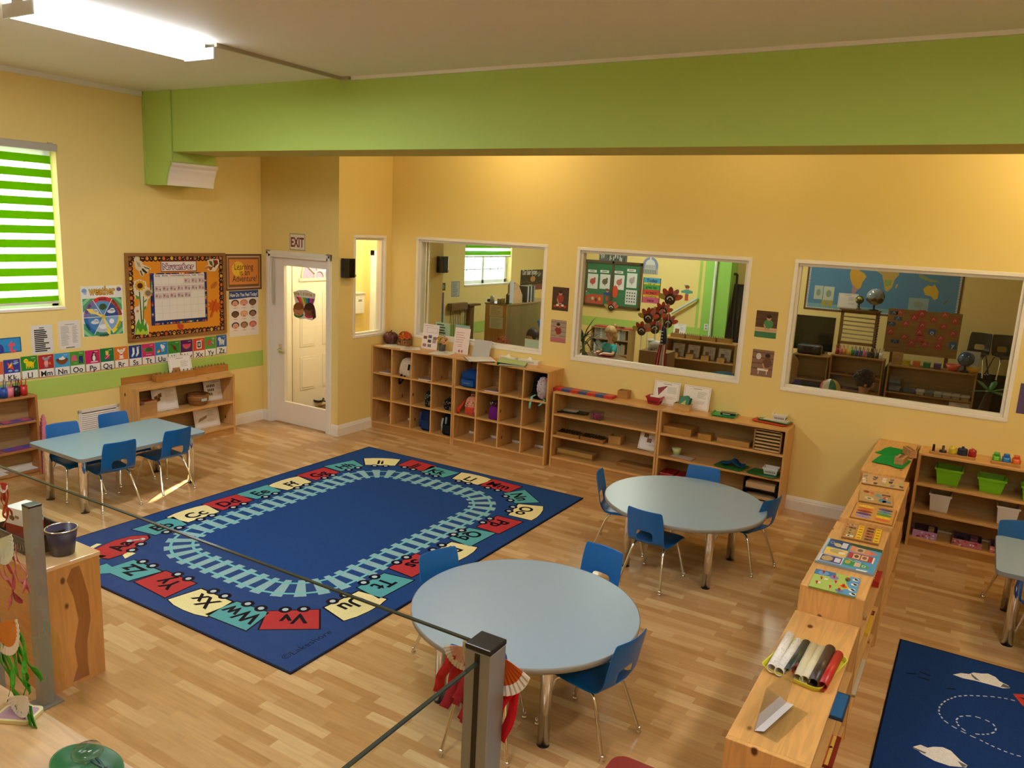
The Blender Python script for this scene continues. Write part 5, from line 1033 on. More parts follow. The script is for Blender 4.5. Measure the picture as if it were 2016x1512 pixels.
bag(0,1,0,'drawstring_bag','cream drawstring bag with black cords hanging from an upper cubby',.21,.2,.21,'#cfc0ac',.0,tilt=.2,handle=False,strap=[([(-.02,-.105,.02),(-.03,-.125,-.04),(-.01,-.13,-.10),(.02,-.125,-.04),(.03,-.105,.02)],'#141416'),([(.06,-.105,.17),(.062,-.108,.10)],'#141416')])
bag(0,2,1,'lunch_bag','dark patterned lunch bag in the middle row of the left cubby unit',.10,.14,.19,'#1f2420',.07,patt=['#5a6a50','#8a8a78'])
bag(0,3,1,'lunch_bag','small dark floral bag in the right column of the left cubby unit',.15,.15,.13,'#1c1a1a',.05,front=-.28,patt=['#8a7a70','#6a3a3a','#7a8a70'])
bag(0,2,2,'backpack','dark blue backpack in the bottom row of the left cubby unit',.17,.17,.27,'#1a2c52',.05,pocket='#24386a',strap=[([(-.06,-.09,.22),(-.075,-.10,.12),(-.07,-.095,.04)],'#2c4478')])
bag(0,3,2,'backpack','black backpack with pale zips in the bottom row of the left cubby unit',.16,.16,.26,'#15171a',.06,pocket='#202328',strap=[([(-.05,-.085,.20),(-.06,-.095,.12),(-.055,-.09,.04)],'#9aa4ac'),([(.0,-.088,.22),(.0,-.098,.14)],'#9aa4ac')])
bag(1,0,0,'backpack','blue backpack slumped in the upper left cubby of the right unit',.24,.2,.19,'#1d4486',.0,pocket='#28549a',strap=[([(-.08,-.105,.12),(.0,-.125,.10),(.08,-.105,.11)],'#1a3868'),([(-.05,-.115,.05),(.03,-.12,.055)],'#c9c2bc')])
bag(1,0,1,'lunch_box','coral pink printed lunch box with a red strap in the right cubby unit',.16,.15,.21,'#d8907a',.055,front=-.32,pocket='#c84a3a',patt=['#f0d0c0','#b8402e','#7a9a8a'],strap=[([(-.09,-.05,.16),(-.14,-.085,.04),(-.17,-.075,-.02),(-.20,-.06,.0),(-.15,-.05,.09)],'#cc3a28')])
bag(1,1,1,'pouch','purple drawstring pouch with a floral top in the right cubby unit',.13,.13,.16,'#6a1f7c',.06,front=-.31,patt=None,handle=False)
x,z=cell(1,1,1);m=MB();m.lathe([(.05,.15),(.062,.175),(.056,.20),(.03,.195),(.045,.165)],'fabric','#3a2a34',18,rib=.12,ribn=7);rr=random.Random(2)
for i in range(16):a=rr.uniform(0,6.28);m.ball((.06*math.cos(a),.06*math.sin(a),rr.uniform(.165,.195)),.008,'fabric',('#c8a0a0','#e0d8d0','#8a4a6a')[i%3],6,4)
o=obj('frill',m);o.parent=[k for k in bpy.data.objects if k.name.startswith('pouch')][0]
bag(1,3,0,'backpack','black and pale floral backpack with aqua straps in the upper right cubby',.19,.22,.27,'#0f1013',.02,handle=False,strap=[([(-.02,-.10,.06),(-.06,-.135,.03),(-.075,-.14,-.05),(-.08,-.138,-.10)],'#7fc8b4'),([(.09,-.115,.02),(.06,-.14,-.03),(.03,-.14,-.055)],'#7fc8b4')])
k=[o for o in bpy.data.objects if o.get('label','').startswith('black and pale floral')][0];m=MB();m.ball((.045,-.08,.13),(.07,.075,.125),'fabric','#b7aab0',18,12);rr=random.Random(5)
for i in range(60):a,e=rr.uniform(math.pi*.95,math.pi*2.05),rr.uniform(-1.2,1.2);m.ball((.045+.07*math.cos(a)*math.cos(e),-.08+.075*math.sin(a)*math.cos(e),.13+.125*math.sin(e)),.007,'fabric',('#d8c0c8','#8a7a80','#c8888a','#e4dcd8')[i%4],6,4)
obj('floral_panel',m,k)
for u,c_,row,col,lab in((0,0,0,'#a08070','folded printed papers in the top left cubby'),(0,2,0,'#8a5a58','printed magazine in the top row of the left cubby unit'),(1,1,0,'#7a4a44','dark printed sheet in the top row of the right cubby unit')):
 x,z=cell(u,c_,row);c=CV(.18,.13,col,.012,'card',edge='#d8d0c8');c.lines(-.08,-.05,.08,.05,5,'#c8b0a8',1,.008,u+c_);one('printed_papers',c,lab,'papers',TR(x+.03,CY+.09,z)@RZ(.1),'papers inside the cubbies')
 # ---- low shelf tops
ZT=.824
ex=[1091,1110,1129,1147,1166,1185,1202,1216];ey=[765.5,767.5,770,772.5,774,776.5,778.5,780.5]
a=onz(ex[0],ey[0],ZT);b=onz(ex[-1],ey[-1],ZT);r=thing('number_rod','long rod banded red and blue on top of the low shelf','counting rod',TR(a.x+.02,-.235,ZT));n=len(ex)-1;L_=(b.x-a.x)/n;
for i in range(n):m=MB();m.box((i*L_,-.0,0),((i+1)*L_,.12,.028),'plastic',('#bf2f26','#2e4a86')[i%2]);obj(('red_band','blue_band')[i%2],m,r)
a=onz(1238,783,ZT);m=MB();m.box((0,0,0),(.16,.035,.028),'plastic','#a82522');m.box((.16,0,0),(.20,.035,.028),'plastic','#262a44');one('counting_rod',m,'short dark red rod between the wooden box and the red basket','counting rod',TR(a.x-.03,a.y+.02,ZT))
def ob(name,lab,cat,l,yl,r_,yr,top,z,col,d,mt='wood_x',group=None,inner=None,tap=0.0,lip=0.0):
 a,b,h=spot(l,yl,r_,yr,top,z);w=b.x-a.x;y=(a.y+b.y)/2;m=MB();openbox(m,w,d,h,.005,mt,col,inner,tap,lip);return tag(obj(name,m,mtx=TR((a.x+b.x)/2,min(y+d/2,-.01-d/2),z+.001)),lab,cat,group),(a,b,h)
ob('wooden_box','small open wooden box standing on the red and blue rod shelf','box',1215,783,1236,785.5,768,ZT,'#b58243',.10)
def basket(lab,l,yl,r_,yr,top,z,col,d=.11,slots=9,tap=.018,name='plastic_basket',group=None,y=None):
 a,b,h=spot(l,yl,r_,yr,top,z);w=b.x-a.x;y=y if y is not None else min((a.y+b.y)/2+d/2,-.012-d/2);r=thing(name,lab,'basket',TR((a.x+b.x)/2,y,z+.001),group);m=MB();openbox(m,w,d,h,.003,'plastic',col,None,tap,.004);obj('bowl',m,r);m=MB()
 dark='#4a4640' if col.startswith('#e')or col.startswith('#d')else '#3a0a12'
 for i in range(slots):
  x=(-.5+(i+.5)/slots)*(w-2*tap)*.92;m.box((x-w*.018,-d/2-.001+tap*.55,h*.25),(x+w*.018,-d/2+.003+tap*.55,h*.68),'plastic',dark)
 for i in range(6):y_=(-.5+(i+.5)/6)*(d-2*tap)*.9;m.box((w/2-.003-tap*.55,y_-d*.02,h*.25),(w/2+.001-tap*.55,y_+d*.02,h*.68),'plastic',dark)
 obj('slots',m,r);return r
r=basket('red plastic basket of white cards on the low shelf',1270,795,1299,799,780,ZT,'#a81e34',.12,7,.02)
m=MB();m.box((-.05,-.03,.03),(.05,-.022,.085),'card','#efe9e4');m.box((-.045,-.01,.03),(.055,-.004,.078),'card','#e6dfd8');one('white_cards',m,'white cards standing in the red basket','cards',r.matrix_world.copy()@RX(-.25))
def prods(c,w,h):
 c.poly([(-.36*w,.18*h),(.02*w,.32*h),(-.30*w,-.14*h)],'#a0282c',2)
 for k in range(4):c.poly([((-.35+.09*k)*w,(.19+.03*k)*h),((-.32+.09*k)*w,(.2+.03*k)*h),((-.28+.07*k)*w,(-.08+.09*k)*h),((-.30+.07*k)*w,(-.1+.09*k)*h)],'#5a2a3c',3)
def backcard(label,l,r_,yb,yt,pic,seed,z=ZT,y=None,lean=.2):
 y=y if y is not None else-.075;a=ony(l,yb,y);b=ony(r_,yb+(r_-l)*.19,y);h=(ony(l+4,yt,y).z-z);return control_card(label,TR((a.x+b.x)/2,y,z),b.x-a.x,h/math.cos(lean),pic,lean,seed)
backcard('white control card with a red rod pyramid leaning on the back wall',1284,1334,790,749,prods,5)
backcard('white control card behind the green numeral box',1342,1394,800,758,None,6)
o_,(a,b,h)=ob('wooden_tray_box','pale wooden box holding green numeral boards','box',1325,806,1356,811,793,ZT,'#c79d62',.09)
for i in range(3):
 c=CV(.10,.115,'#0f6a3a',.004,'card');c.ell(.0,.06,.025,.012,'#0f6a3a',1)
 if i==0:c.text('4',0,0,.085,'#b9c24a',2,bold=.03)
 one('numeral_board',c,('green board with a big yellow 4 at the front of the pale wooden box','second green board in the pale wooden box','rearmost green board in the pale wooden box')[i],'numeral board',TR((a.x+b.x)/2+.006*i,a.y+.028+.018*i,ZT+.014)@frame((0,0,0),(1,0,0),(0,.30,.95))@RZ(-.12)@TR(0,.058,0),'green numeral boards')
p=onz(1406,808,ZT);M_=TR(p.x,p.y+.02,ZT);m=MB();m.lathe([(.0001,0),(.030,0),(.038,.085),(.035,.085),(.028,.004),(.0001,.004)],'plastic','#4a1f5e',18);one('pencil_cup',m,'purple pencil cup on the low shelf in front of the wall','pencil cup',M_)
pencils(M_,['#e0a02a','#e0a02a','#d8962a','#c8d070','#8a7a2a'],.006,.028,.175,'pencil',lambda i:'one of the yellow pencils in the purple cup','pencils in the purple cup')
def tray(name,lab,pts,z,col,hgt=.018,t=.004,cat='tray',group=None,mt='plastic',rad=.03):
 q=[onz(a,b,z)for a,b in pts];cx=sum(v.x for v in q)/4;cy=sum(v.y for v in q)/4;u=(q[1]-q[0]+q[2]-q[3]);w=u.length/2;d=((q[0]-q[3]).length+(q[1]-q[2]).length)/2;ang=math.atan2(u.y,u.x)
 m=MB();A=rrect(w,d,rad);B=rrect(w-2*.012,d-.024,rad*.8);C_=rrect(w-.01,d-.01,rad*.9);n=len(A)
 m.add([(x,y,0)for x,y in B]+[(x,y,hgt)for x,y in A]+[(x,y,hgt)for x,y in C_]+[(x*.985,y*.985,t)for x,y in B],[tuple(range(n))[::-1]]+[(i,(i+1)%n,n+(i+1)%n,n+i)for i in range(n)]+[(n+i,n+(i+1)%n,2*n+(i+1)%n,2*n+i)for i in range(n)]+[(2*n+i,2*n+(i+1)%n,3*n+(i+1)%n,3*n+i)for i in range(n)]+[tuple(range(3*n,4*n))],mt,col)
 return one(name,m,lab,cat,TR(cx,cy,z+.001)@RZ(ang),group),(cx,cy,w,d,ang)
_,(cx,cy,w,d,ang)=tray('plastic_tray','green tray holding a dark packet on the low shelf',[(1406,808),(1455,816),(1448,825),(1399,819)],ZT,'#1c9a54',.014)
m=MB();m.box((-.07,-.04,0),(.07,.04,.022),'gloss','#1e2326');m.box((-.05,-.042,.006),(.02,-.0395,.014),'card','#c9ccd0');one('dark_packet',m,'dark shiny packet lying in the green tray','packet',TR(cx+.03,cy+.01,ZT+.006)@RZ(ang+.1),bevel=.004)
_,(cx,cy,w,d,ang)=tray('plastic_tray','orange red tray at the right end of the low shelf',[(1500,819),(1560,829),(1556,845),(1481,828)],ZT,'#c8401c',.012)
def tilemat(lab,dx,dz,col,w,d,rot):c=CV(w,d,col,.003,'card');c.frame_(-w/2,-d/2,w/2,d/2,.012,'#1c1c1c' if col=='#2f8f4a' else '#2a7a3c',1);one('place_mat',c,lab,'mat',TR(cx+dx,cy,ZT+dz)@RZ(rot),'mats on the orange tray')
tilemat('green mat with a dark edge on the orange tray',.012,.0125,'#2f8f4a',.30,.16,ang);tilemat('white mat under the white basket on the orange tray',.02,.017,'#e4ded2',.25,.13,ang+.05)
m=MB();r=basket('white slotted basket on the mats at the right end of the low shelf',1517,829,1546,832,816,ZT+.021,'#ece8e2',.10,9,.014,y=cy+.005)
# ---- inside the first low shelf
_,(cx,cy,w,d,ang)=tray('black_tray','black tray of cream tiles on the upper board of the first low shelf',[(1102,803),(1166,810),(1152,819),(1092,811)],.586,'#141414',.014)
for i in range(6):
 m=MB();m.box((-.025,-.02,0),(.025,.02,.008),'plastic','#cfc2a4');one('cream_tile',m,'cream tile in the black tray','tile',TR(cx-.08+.055*(i%3),cy-.025+.045*(i//3),.593+(.009 if i==4 else 0)*0)@RZ(ang+.05*i),'cream tiles in the black tray',bevel=.002)
a,b,h=spot(1170,819,1194,824,801,.586);w=.12;r=thing('storage_box','clear plastic box of pink pieces on the upper board of the first low shelf','box',TR((a.x+b.x)/2+.01,-.22,.586));m=MB();openbox(m,w,.10,.075,.002,'clear_plastic','#ffffff');obj('tub',m,r);m=MB();m.box((-w/2-.006,-.056,.075),(w/2+.006,.056,.087),'clear_plastic','#ffffff');obj('lid',m,r);m=MB();rr=random.Random(1)
for i in range(40):m.ball((rr.uniform(-.05,.05),rr.uniform(-.04,.04),rr.uniform(.01,.058)),.010,'plastic',('#c22a5e','#d84a78')[i%2],6,4)
o=obj('pink_pieces',m,r);o['kind']='stuff'
for i,(l,yl,r_,yr,top)in enumerate(((1093,856,1139,864,846),(1143,864,1190,872,854))):
 a,b,h=spot(l,yl,r_,yr,top,.351);w=b.x-a.x;r=thing('letter_tray',('brown tray of dark wooden letters at the left of the middle board','brown tray of dark wooden letters right of the first tray')[i],'tray',TR((a.x+b.x)/2+.01,-.20,.351),'trays of wooden letters');m=MB();openbox(m,w,.17,.04,.006,'wood_x','#8f6230');obj('tray',m,r)
 for k in range(8):
  m=MB();x=-w/2+(k+.7)*w/9;m.tube([(x-.01,-.06+.015*(k%3),.03),(x,.02,.055),(x+.012,.06,.03),(x+.006,.0,.035)],.006,'wood_x','#3a2210',6);obj('letter',m,r)
ob('wooden_box','open wooden box right of the letter trays','box',1197,872,1221,876.5,857,.351,'#b68a4a',.12)
def psq(c,w,h):c.rect(-.3*w,.2*h,-.06*w,.42*h,'#6a3f22',2);c.rect(-.12*w,-.06*h,.12*w,.18*h,'#7a4726',2)
control_card('white control card tilted against the side of the first low shelf',TR(4.80,-.20,.355)@RZ(.25)@RY(.12),.20,.18,psq,.3,8)
for i,(l,yl,r_,yr,top,lab)in enumerate(((1093,893,1166,908,888,'lower wooden board of two on the bottom board'),(1214,916,1285,931,909,'dark topped wooden board at the right of the bottom board'))):simple('wooden_board',lab,'board',l,yl,r_,yr,top,.111,('#b08a4c','#9a6c38')[i],.15,group='wooden boards in the first low shelf')
simple('wooden_board','upper wooden board of two on the bottom board','board',1096,890,1166,904,882,.143,'#a98446',.14,group='wooden boards in the first low shelf')
# ---- inside the second low shelf
simple('wooden_chest','big flat wooden box on the upper board of the second low shelf','box',1304.5,851,1360,861,837,.586,'#a87838',.22);simple('wooden_box','small wooden box in the middle of the upper board','box',1374,864,1399,869,853,.586,'#b07f3a',.13);simple('wooden_box','long low wooden box left of the slatted cabinet','box',1411,871,1474,883,861,.586,'#b08448',.14)
r=thing('drawer_cabinet','wooden cabinet of six thin drawers in the second low shelf','cabinet',TR(5.985,-.155,.586));w,d,h=.25,.27,.205;m=MB();m.box((-w/2,-d/2,0),(-w/2+.012,d/2,h),'wood_y','#a67c44');m.box((w/2-.012,-d/2,0),(w/2,d/2,h),'wood_y','#a67c44');m.box((-w/2,-d/2,h-.008),(w/2,d/2,h),'wood_y','#a67c44');m.box((-w/2,d/2-.008,0),(w/2,d/2,h),'wood_y','#5a4020');obj('carcass',m,r)
for i in range(6):m=MB();z=.006+i*.032;m.box((-w/2+.014,-d/2+.004,z),(w/2-.014,d/2-.012,z+.014),'wood_x','#c7a878');obj('drawer',m,r)
p=onz(1329,897,.351);m=MB();m.lathe([(.0001,0),(.030,0),(.048,.065),(.045,.066),(.028,.004),(.0001,.004)],'plastic','#c4ce8a',24,sy=.8);one('bowl',m,'pale green bowl on the middle board of the second low shelf','bowl',TR(p.x,p.y+.035,.3545))
c=CV(.24,.13,'#cfc6bc',.003,'card',edge='#c25036');c.frame_(-.12,-.065,.12,.065,.008,'#b8452f',1);q=onz(1344,900,.351);one('red_edged_sheet',c,'red edged sheet under the pale green bowl','sheet',TR(q.x,min(q.y,-.20),.351)@RZ(-.1))
for i,(pts,lab)in enumerate((([(1424,907),(1478,921),(1457,930),(1402,918)],'green tray under the blue felt'),([(1487,923),(1541,936),(1524,946),(1466,930)],'green tray under the slotted white basket'))):tray('plastic_tray',lab,pts,.351,'#1c6f2c',.010,group='green trays in the second low shelf')
q=onz(1442,918,.351);m=MB();m.grid(lambda s,t:((s-.5)*.21,(t-.5)*.13,.012+.045*math.exp(-((s-.55)**2)/.03)+.01*math.sin(9*s+5*t)),14,8,'fabric','#234e78');one('felt_cloth',m,'folded dark blue felt on a green tray','cloth',TR(q.x,q.y,.36)@RZ(-.1),solid=.006)
q=onz(1506,938,.351);basket('white slotted basket on the green tray in the second low shelf',1495,938,1524,944,925,.362,'#e6e1da',.10,8,.012,y=max(q.y,-.2))
for i in range(2):m=MB();m.box((-.075,-.1,0),(.075,.1,.07),'plastic','#8a1a14');one('red_box',m,('left','right')[i]+' dark red box in the bottom of the second low shelf','box',TR(5.05+.165*i,-.18,.111),'dark red boxes',bevel=.006)
r=thing('paper_rack','black rack holding two stacks of tan paper in the second low shelf','rack',TR(5.965,-.155,.111));m=MB();w,d,h=.31,.27,.19
for x in(-w/2,w/2-.006):m.box((x,-d/2,0),(x+.006,d/2,h),'black','#111111')
for z in(0,.095):m.box((-w/2,-d/2,z),(w/2,d/2,z+.005),'black','#111111')
obj('frame',m,r)
for i,z in enumerate((.006,.101)):
 m=MB();m.box((-.135,-.12,0),(.135,.12,(.028,.055)[i]),'paper','#c9a678');one('paper_stack',m,('lower','upper')[i]+' stack of tan paper in the black rack','paper stack',TR(5.965,-.155,.111+z),'tan paper stacks',bevel=.003)
 # ================================================================== divider shelf tops, right shelf, foreground
def quadz(pts,z):
 q=[onz(a,b,z)for a,b in pts];cx=sum(v.x for v in q)/4;cy=sum(v.y for v in q)/4;u=(q[1]-q[0]+q[2]-q[3]);w=u.length/2;d=((q[0]-q[3]).length+(q[1]-q[2]).length)/2
 return cx,cy,w,d,math.atan2(u.y,u.x)
def zc(o,s,pts):return[(o[0]+a/s,o[1]+b/s)for a,b in pts]
# green felt and wooden blocks
OF,SF=(1640,850),6.875
def felt(lab,pts,z):
 q=[onz(*p,z)for p in zc(OF,SF,pts)];cx=sum(v.x for v in q)/len(q);cy=sum(v.y for v in q)/len(q);m=MB();m.prism([(v.x-cx,v.y-cy)for v in q],0,.004,'fabric','#1f8a3e');return one('felt_cloth',m,lab,'cloth',TR(cx,cy,z),'green felt cloths on the divider shelf')
felt('green felt cloth nearer the wall on the tall divider shelf',[(568,280),(640,262),(700,225),(770,208),(920,240),(1050,285),(1120,300),(1080,320),(900,330),(640,305)],.824)
felt('green felt cloth nearer the puzzles on the tall divider shelf',[(525,405),(600,350),(660,315),(720,305),(820,330),(1060,400),(945,500),(860,490),(770,455)],.829)
def wblock(lab,px,py,z,w,d,h,rot):
 c=onz(px,py,z);m=MB();m.box((-w/2,-d/2,0),(w/2,d/2,h),'wood_x','#c08a5c')
 for i in range(7):m.X=TR(0,(-.42+.14*i)*d,h);m.tube([(-.012,-.006,.0005),(0,.012,.0005),(.012,-.004,.0005)],.0016,'paper','#3a1c10',5);m.X=Matrix()
 return one('wooden_block',m,lab,'wooden block',TR(c.x,c.y,z)@RZ(rot),'inscribed wooden blocks',bevel=.002)
wblock('inscribed wooden block lying on the nearer green felt',1773,911,.834,.065,.15,.05,-.15)
wblock('inscribed wooden block standing behind on the farther green felt',1790,897,.834,.055,.15,.06,.45)
# boards lying on the divider tops: corners of the upper face in the crop, tl tr br bl
def board(name,lab,o,s,pts,z,t,col,edge,draw,group='puzzle boards on the divider shelves',cat='puzzle'):
 cx,cy,w,d,ang=quadz(zc(o,s,pts),z+t);c=CV(w,d,col,t,'card',edge=edge);draw(c,w,d);return one(name,c,lab,cat,TR(cx,cy,z+.0005)@RZ(ang),group)
def knobs(c,P,w,d):
 for u,v in P:c.X=TR(u*w,v*d,c.t);c.lathe([(.003,0),(.003,.006),(.007,.010),(.006,.014),(.0001,.016)],'plastic','#c8281e',8);c.X=Matrix()
rr=random.Random(9)
def dr_animals(c,w,d):
 for i in range(14):
  u,v=(-.42+.21*(i%5)+rr.uniform(-.04,.04))*w,(-.28+.28*(i//5)+rr.uniform(-.06,.06))*d;col=['#ece4da','#3a3430','#a8b46a','#8a8a90','#5a3a2a','#eee8de','#7a7080'][i%7];c.ell(u,v,.045*w,.10*d,col,1,rr.uniform(-.6,.6),10);c.ell(u+.045*w,v+.05*d,.02*w,.05*d,col,1,0,8);c.line([(u-.02*w,v-.08*d),(u-.02*w,v-.16*d)],.01*w,col,1);c.line([(u+.02*w,v-.08*d),(u+.02*w,v-.16*d)],.01*w,col,1)
board('animal_puzzle','wooden puzzle of small black and white animals at the back of the puzzles',OF,SF,[(418,560),(992,655),(925,782),(378,690)],.797,.010,'#cfa878','#8a6238',dr_animals)
def dr_vehicles(c,w,d):
 c.ell(-.3*w,.32*d,.10*w,.10*d,'#9a2f24',1,.1);c.ell(-.12*w,.26*d,.06*w,.09*d,'#d8604c',1);c.ell(.08*w,.14*d,.11*w,.12*d,'#6aa0a8',1);c.rect(.18*w,.18*d,.44*w,.30*d,'#6a2f26',1);c.ell(-.2*w,-.2*d,.14*w,.14*d,'#d8d0b8',1,.4);c.ell(-.2*w,-.2*d,.06*w,.07*d,'#7a7a4a',2);c.ell(.2*w,-.22*d,.12*w,.15*d,'#3f87b4',1);c.rect(.2*w,-.36*d,.45*w,-.2*d,'#3f87b4',1);c.ell(.3*w,.0,.09*w,.1*d,'#c03a34',1);c.ell(.33*w,.0,.04*w,.06*d,'#ece2da',2)
board('vehicle_puzzle','wooden puzzle of toy vehicles in the middle of the three puzzles',OF,SF,[(385,775),(825,840),(785,1010),(335,922)],.797,.012,'#c29c62','#8a6434',dr_vehicles)
def dr_tools(c,w,d):
 L1=['#eec430','#d8642a','#8a2a1e','#4a3a80','#9a8ad0'];L2=['#4a3a78','#3a92b8','#3f9a3a','#f0c82a','#d8642a']
 for i in range(5):
  c.ell(-.22*w,(.36-.17*i)*d,.19*w,.075*d,L1[i],1,-.05*(i%2));c.ell(.24*w,(.36-.17*i)*d,.18*w,.075*d,L2[i],1,-.06);c.ell((.24 if i%2 else-.22)*w,(.36-.17*i)*d,.012*w,.02*d,'#2a1a14',2)
 c.frame_(-w/2,-d/2,w/2,d/2,.006,'#a06a2c',1)
board('color_puzzle','wooden puzzle of bright rainbow tablets at the front of the three puzzles',OF,SF,[(330,955),(872,1075),(800,1262),(210,1152)],.797,.008,'#d09a50','#a06a2c',dr_tools)
OG,SG=(1560,980),7.56
def dr_words(c,w,d):
 for i in range(5):c.rect(-.48*w,(.34-.18*i)*d,-.45*w,(.40-.18*i)*d,'#7a3020',1)
 for u,cols in((-.30,['#c8a08a','#7a5a4a','#b8a45a','#a8925a','#e0d8c8']),(.20,['#8a3a2a','#5a3a34','#b03a30','#9a4038','#6a4a44'])):
  for i in range(5):c.rect((u-.10)*w,(.30-.18*i)*d,(u+.10)*w,(.42-.18*i)*d,cols[i],1);c.ell((u-.03)*w,(.36-.18*i)*d,.03*w,.04*d,'#3a2a24',2)
 for u in(-.06,.42):
  c.rect((u-.08)*w,-.45*d,(u+.08)*w,.45*d,'#eebf22',1)
  for i in range(5):c.rect((u-.05)*w,(.34-.18*i)*d,(u+.05)*w,(.37-.18*i)*d,'#2a2016',2)
board('word_board','wooden picture board with two yellow word columns at the back of the house puzzle',OG,SG,[(840,366),(1352,472),(1268,690),(705,570)],.772,.012,'#b98a4c','#8a6030',dr_words)
def dr_house(c,w,d):
 c.rect(-w/2,-d/2,-.46*w,d/2,'#b9c4c8',1);c.rect(-.44*w,.38*d,w/2,d/2,'#1c4a32',1)
 c.rect(-.44*w,.16*d,-.07*w,.46*d,'#1d4488',2);c.rect(-.2*w,.2*d,-.1*w,.42*d,'#cfd4dc',3);c.ell(-.38*w,.34*d,.035*w,.05*d,'#e8ecf0',3);c.ell(-.38*w,.34*d,.028*w,.04*d,'#1d4488',4);c.ell(-.27*w,.28*d,.07*w,.08*d,'#c2b684',3,.3)
 c.rect(-.44*w,-.16*d,-.05*w,.13*d,'#e9c46a',2);c.rect(-.44*w,.0,-.36*w,.12*d,'#f0d020',3);c.ell(-.24*w,.02*d,.12*w,.09*d,'#b8a86a',3,-.2);c.ell(-.14*w,-.02*d,.06*w,.05*d,'#e8e0c8',4,-.2)
 c.rect(-.46*w,-.46*d,-.06*w,-.18*d,'#3a2f80',2);c.rect(-.2*w,-.40*d,-.1*w,-.24*d,'#d8d8e6',3);c.ell(-.33*w,-.32*d,.10*w,.10*d,'#b8a06a',3,-.15);c.frame_(-.46*w,-.46*d,-.06*w,-.18*d,.006,'#e6e2da',3)
 c.poly([(-.04*w,.40*d),(.30*w,.34*d),(.46*w,.24*d),(.30*w,.14*d),(-.04*w,.16*d)],'#d98a6a',2);c.rect(.06*w,.18*d,.22*w,.36*d,'#c9b08a',3);c.ell(.14*w,.26*d,.05*w,.06*d,'#7a5a4a',4);c.poly([(.32*w,.32*d),(.44*w,.24*d),(.32*w,.17*d)],'#e26a58',3)
 c.rect(-.03*w,-.12*d,.40*w,.12*d,'#b2323a',2);c.rect(.06*w,-.10*d,.18*w,.09*d,'#d8bc98',3);c.rect(.20*w,-.10*d,.32*w,.09*d,'#d8bc98',3);c.ell(.12*w,0,.04*w,.06*d,'#6a4a38',4);c.ell(.26*w,0,.04*w,.06*d,'#8a5a44',4);c.rect(.40*w,-.14*d,.43*w,.1*d,'#eee8e0',3)
 c.rect(-.04*w,-.40*d,.14*w,-.16*d,'#2f9a52',2);c.ell(.02*w,-.28*d,.05*w,.07*d,'#a8a050',3);c.rect(.14*w,-.38*d,.24*w,-.22*d,'#d8b8a0',2);c.line([(.02*w,-.18*d),(.10*w,-.22*d),(.16*w,-.17*d),(.24*w,-.20*d)],.012*w,'#f3efe6',4);c.poly([(.25*w,-.20*d),(.44*w,-.32*d),(.24*w,-.42*d)],'#4aa06a',2);c.frame_(.27*w,-.35*d,.33*w,-.28*d,.004,'#e6e2da',3);c.poly([(.2*w,-.46*d),(.40*w,-.44*d),(.36*w,-.5*d),(.2*w,-.5*d)],'#e8eaec',2)
board('house_puzzle','big glossy board of colorful doors and houses on a sky blue ground',OG,SG,[(545,600),(1345,780),(1210,1145),(328,925)],.772,.014,'#4a9ac8','#8a8f90',dr_house)
def dr_garden(c,w,d):
 c.poly([(-w/2,d/2),(-.05*w,d/2),(-.02*w,.3*d),(-.2*w,.22*d),(-w/2,.2*d)],'#1f6fb0',1);c.poly([(.28*w,d/2),(w/2,d/2),(w/2,-d/2),(.1*w,-d/2),(.3*w,-.1*d),(.22*w,.15*d)],'#4f9ad0',1)
 c.ell(-.3*w,.33*d,.12*w,.12*d,'#6aa0d8',2);c.ell(-.05*w,.22*d,.10*w,.10*d,'#8a7ac0',2)
 for u,v in((.4,.36),(.4,.1),(.38,-.2),(.42,-.40)):c.ell(u*w,v*d,.07*w,.06*d,'#eeeae2',2);c.ell(u*w+.03*w,v*d+.03*d,.05*w,.05*d,'#eeeae2',2)
 c.ell(.2*w,-.12*d,.14*w,.08*d,'#e0c02a',2,-.4);c.ell(.2*w,-.12*d,.08*w,.05*d,'#d8402a',3,-.4);c.ell(.24*w,.3*d,.06*w,.12*d,'#2f6a3a',2);c.ell(.14*w,-.38*d,.09*w,.07*d,'#6a7ab8',2)
 for u,v in((-.2,.05),(.02,-.02),(-.32,-.2),(-.08,-.3)):c.line([(u*w-.06*w,v*d),(u*w,v*d+.07*d),(u*w+.07*w,v*d-.02*d)],.006*w,'#3a4a20',2);c.ell(u*w,v*d,.05*w,.06*d,'#e6e0c4',2)
 knobs(c,[(-.3,.33),(-.05,.22),(-.3,.0),(.02,-.05),(.24,.25),(-.36,-.28),(-.06,-.35),(.2,-.12),(.14,-.38)],w,d)
board('garden_puzzle','green garden peg puzzle with red knobs at the near end of the divider top',OG,SG,[(372,1056),(1020,1212),(935,1480),(222,1306)],.772,.008,'#a9c860','#7a8a4a',dr_garden)
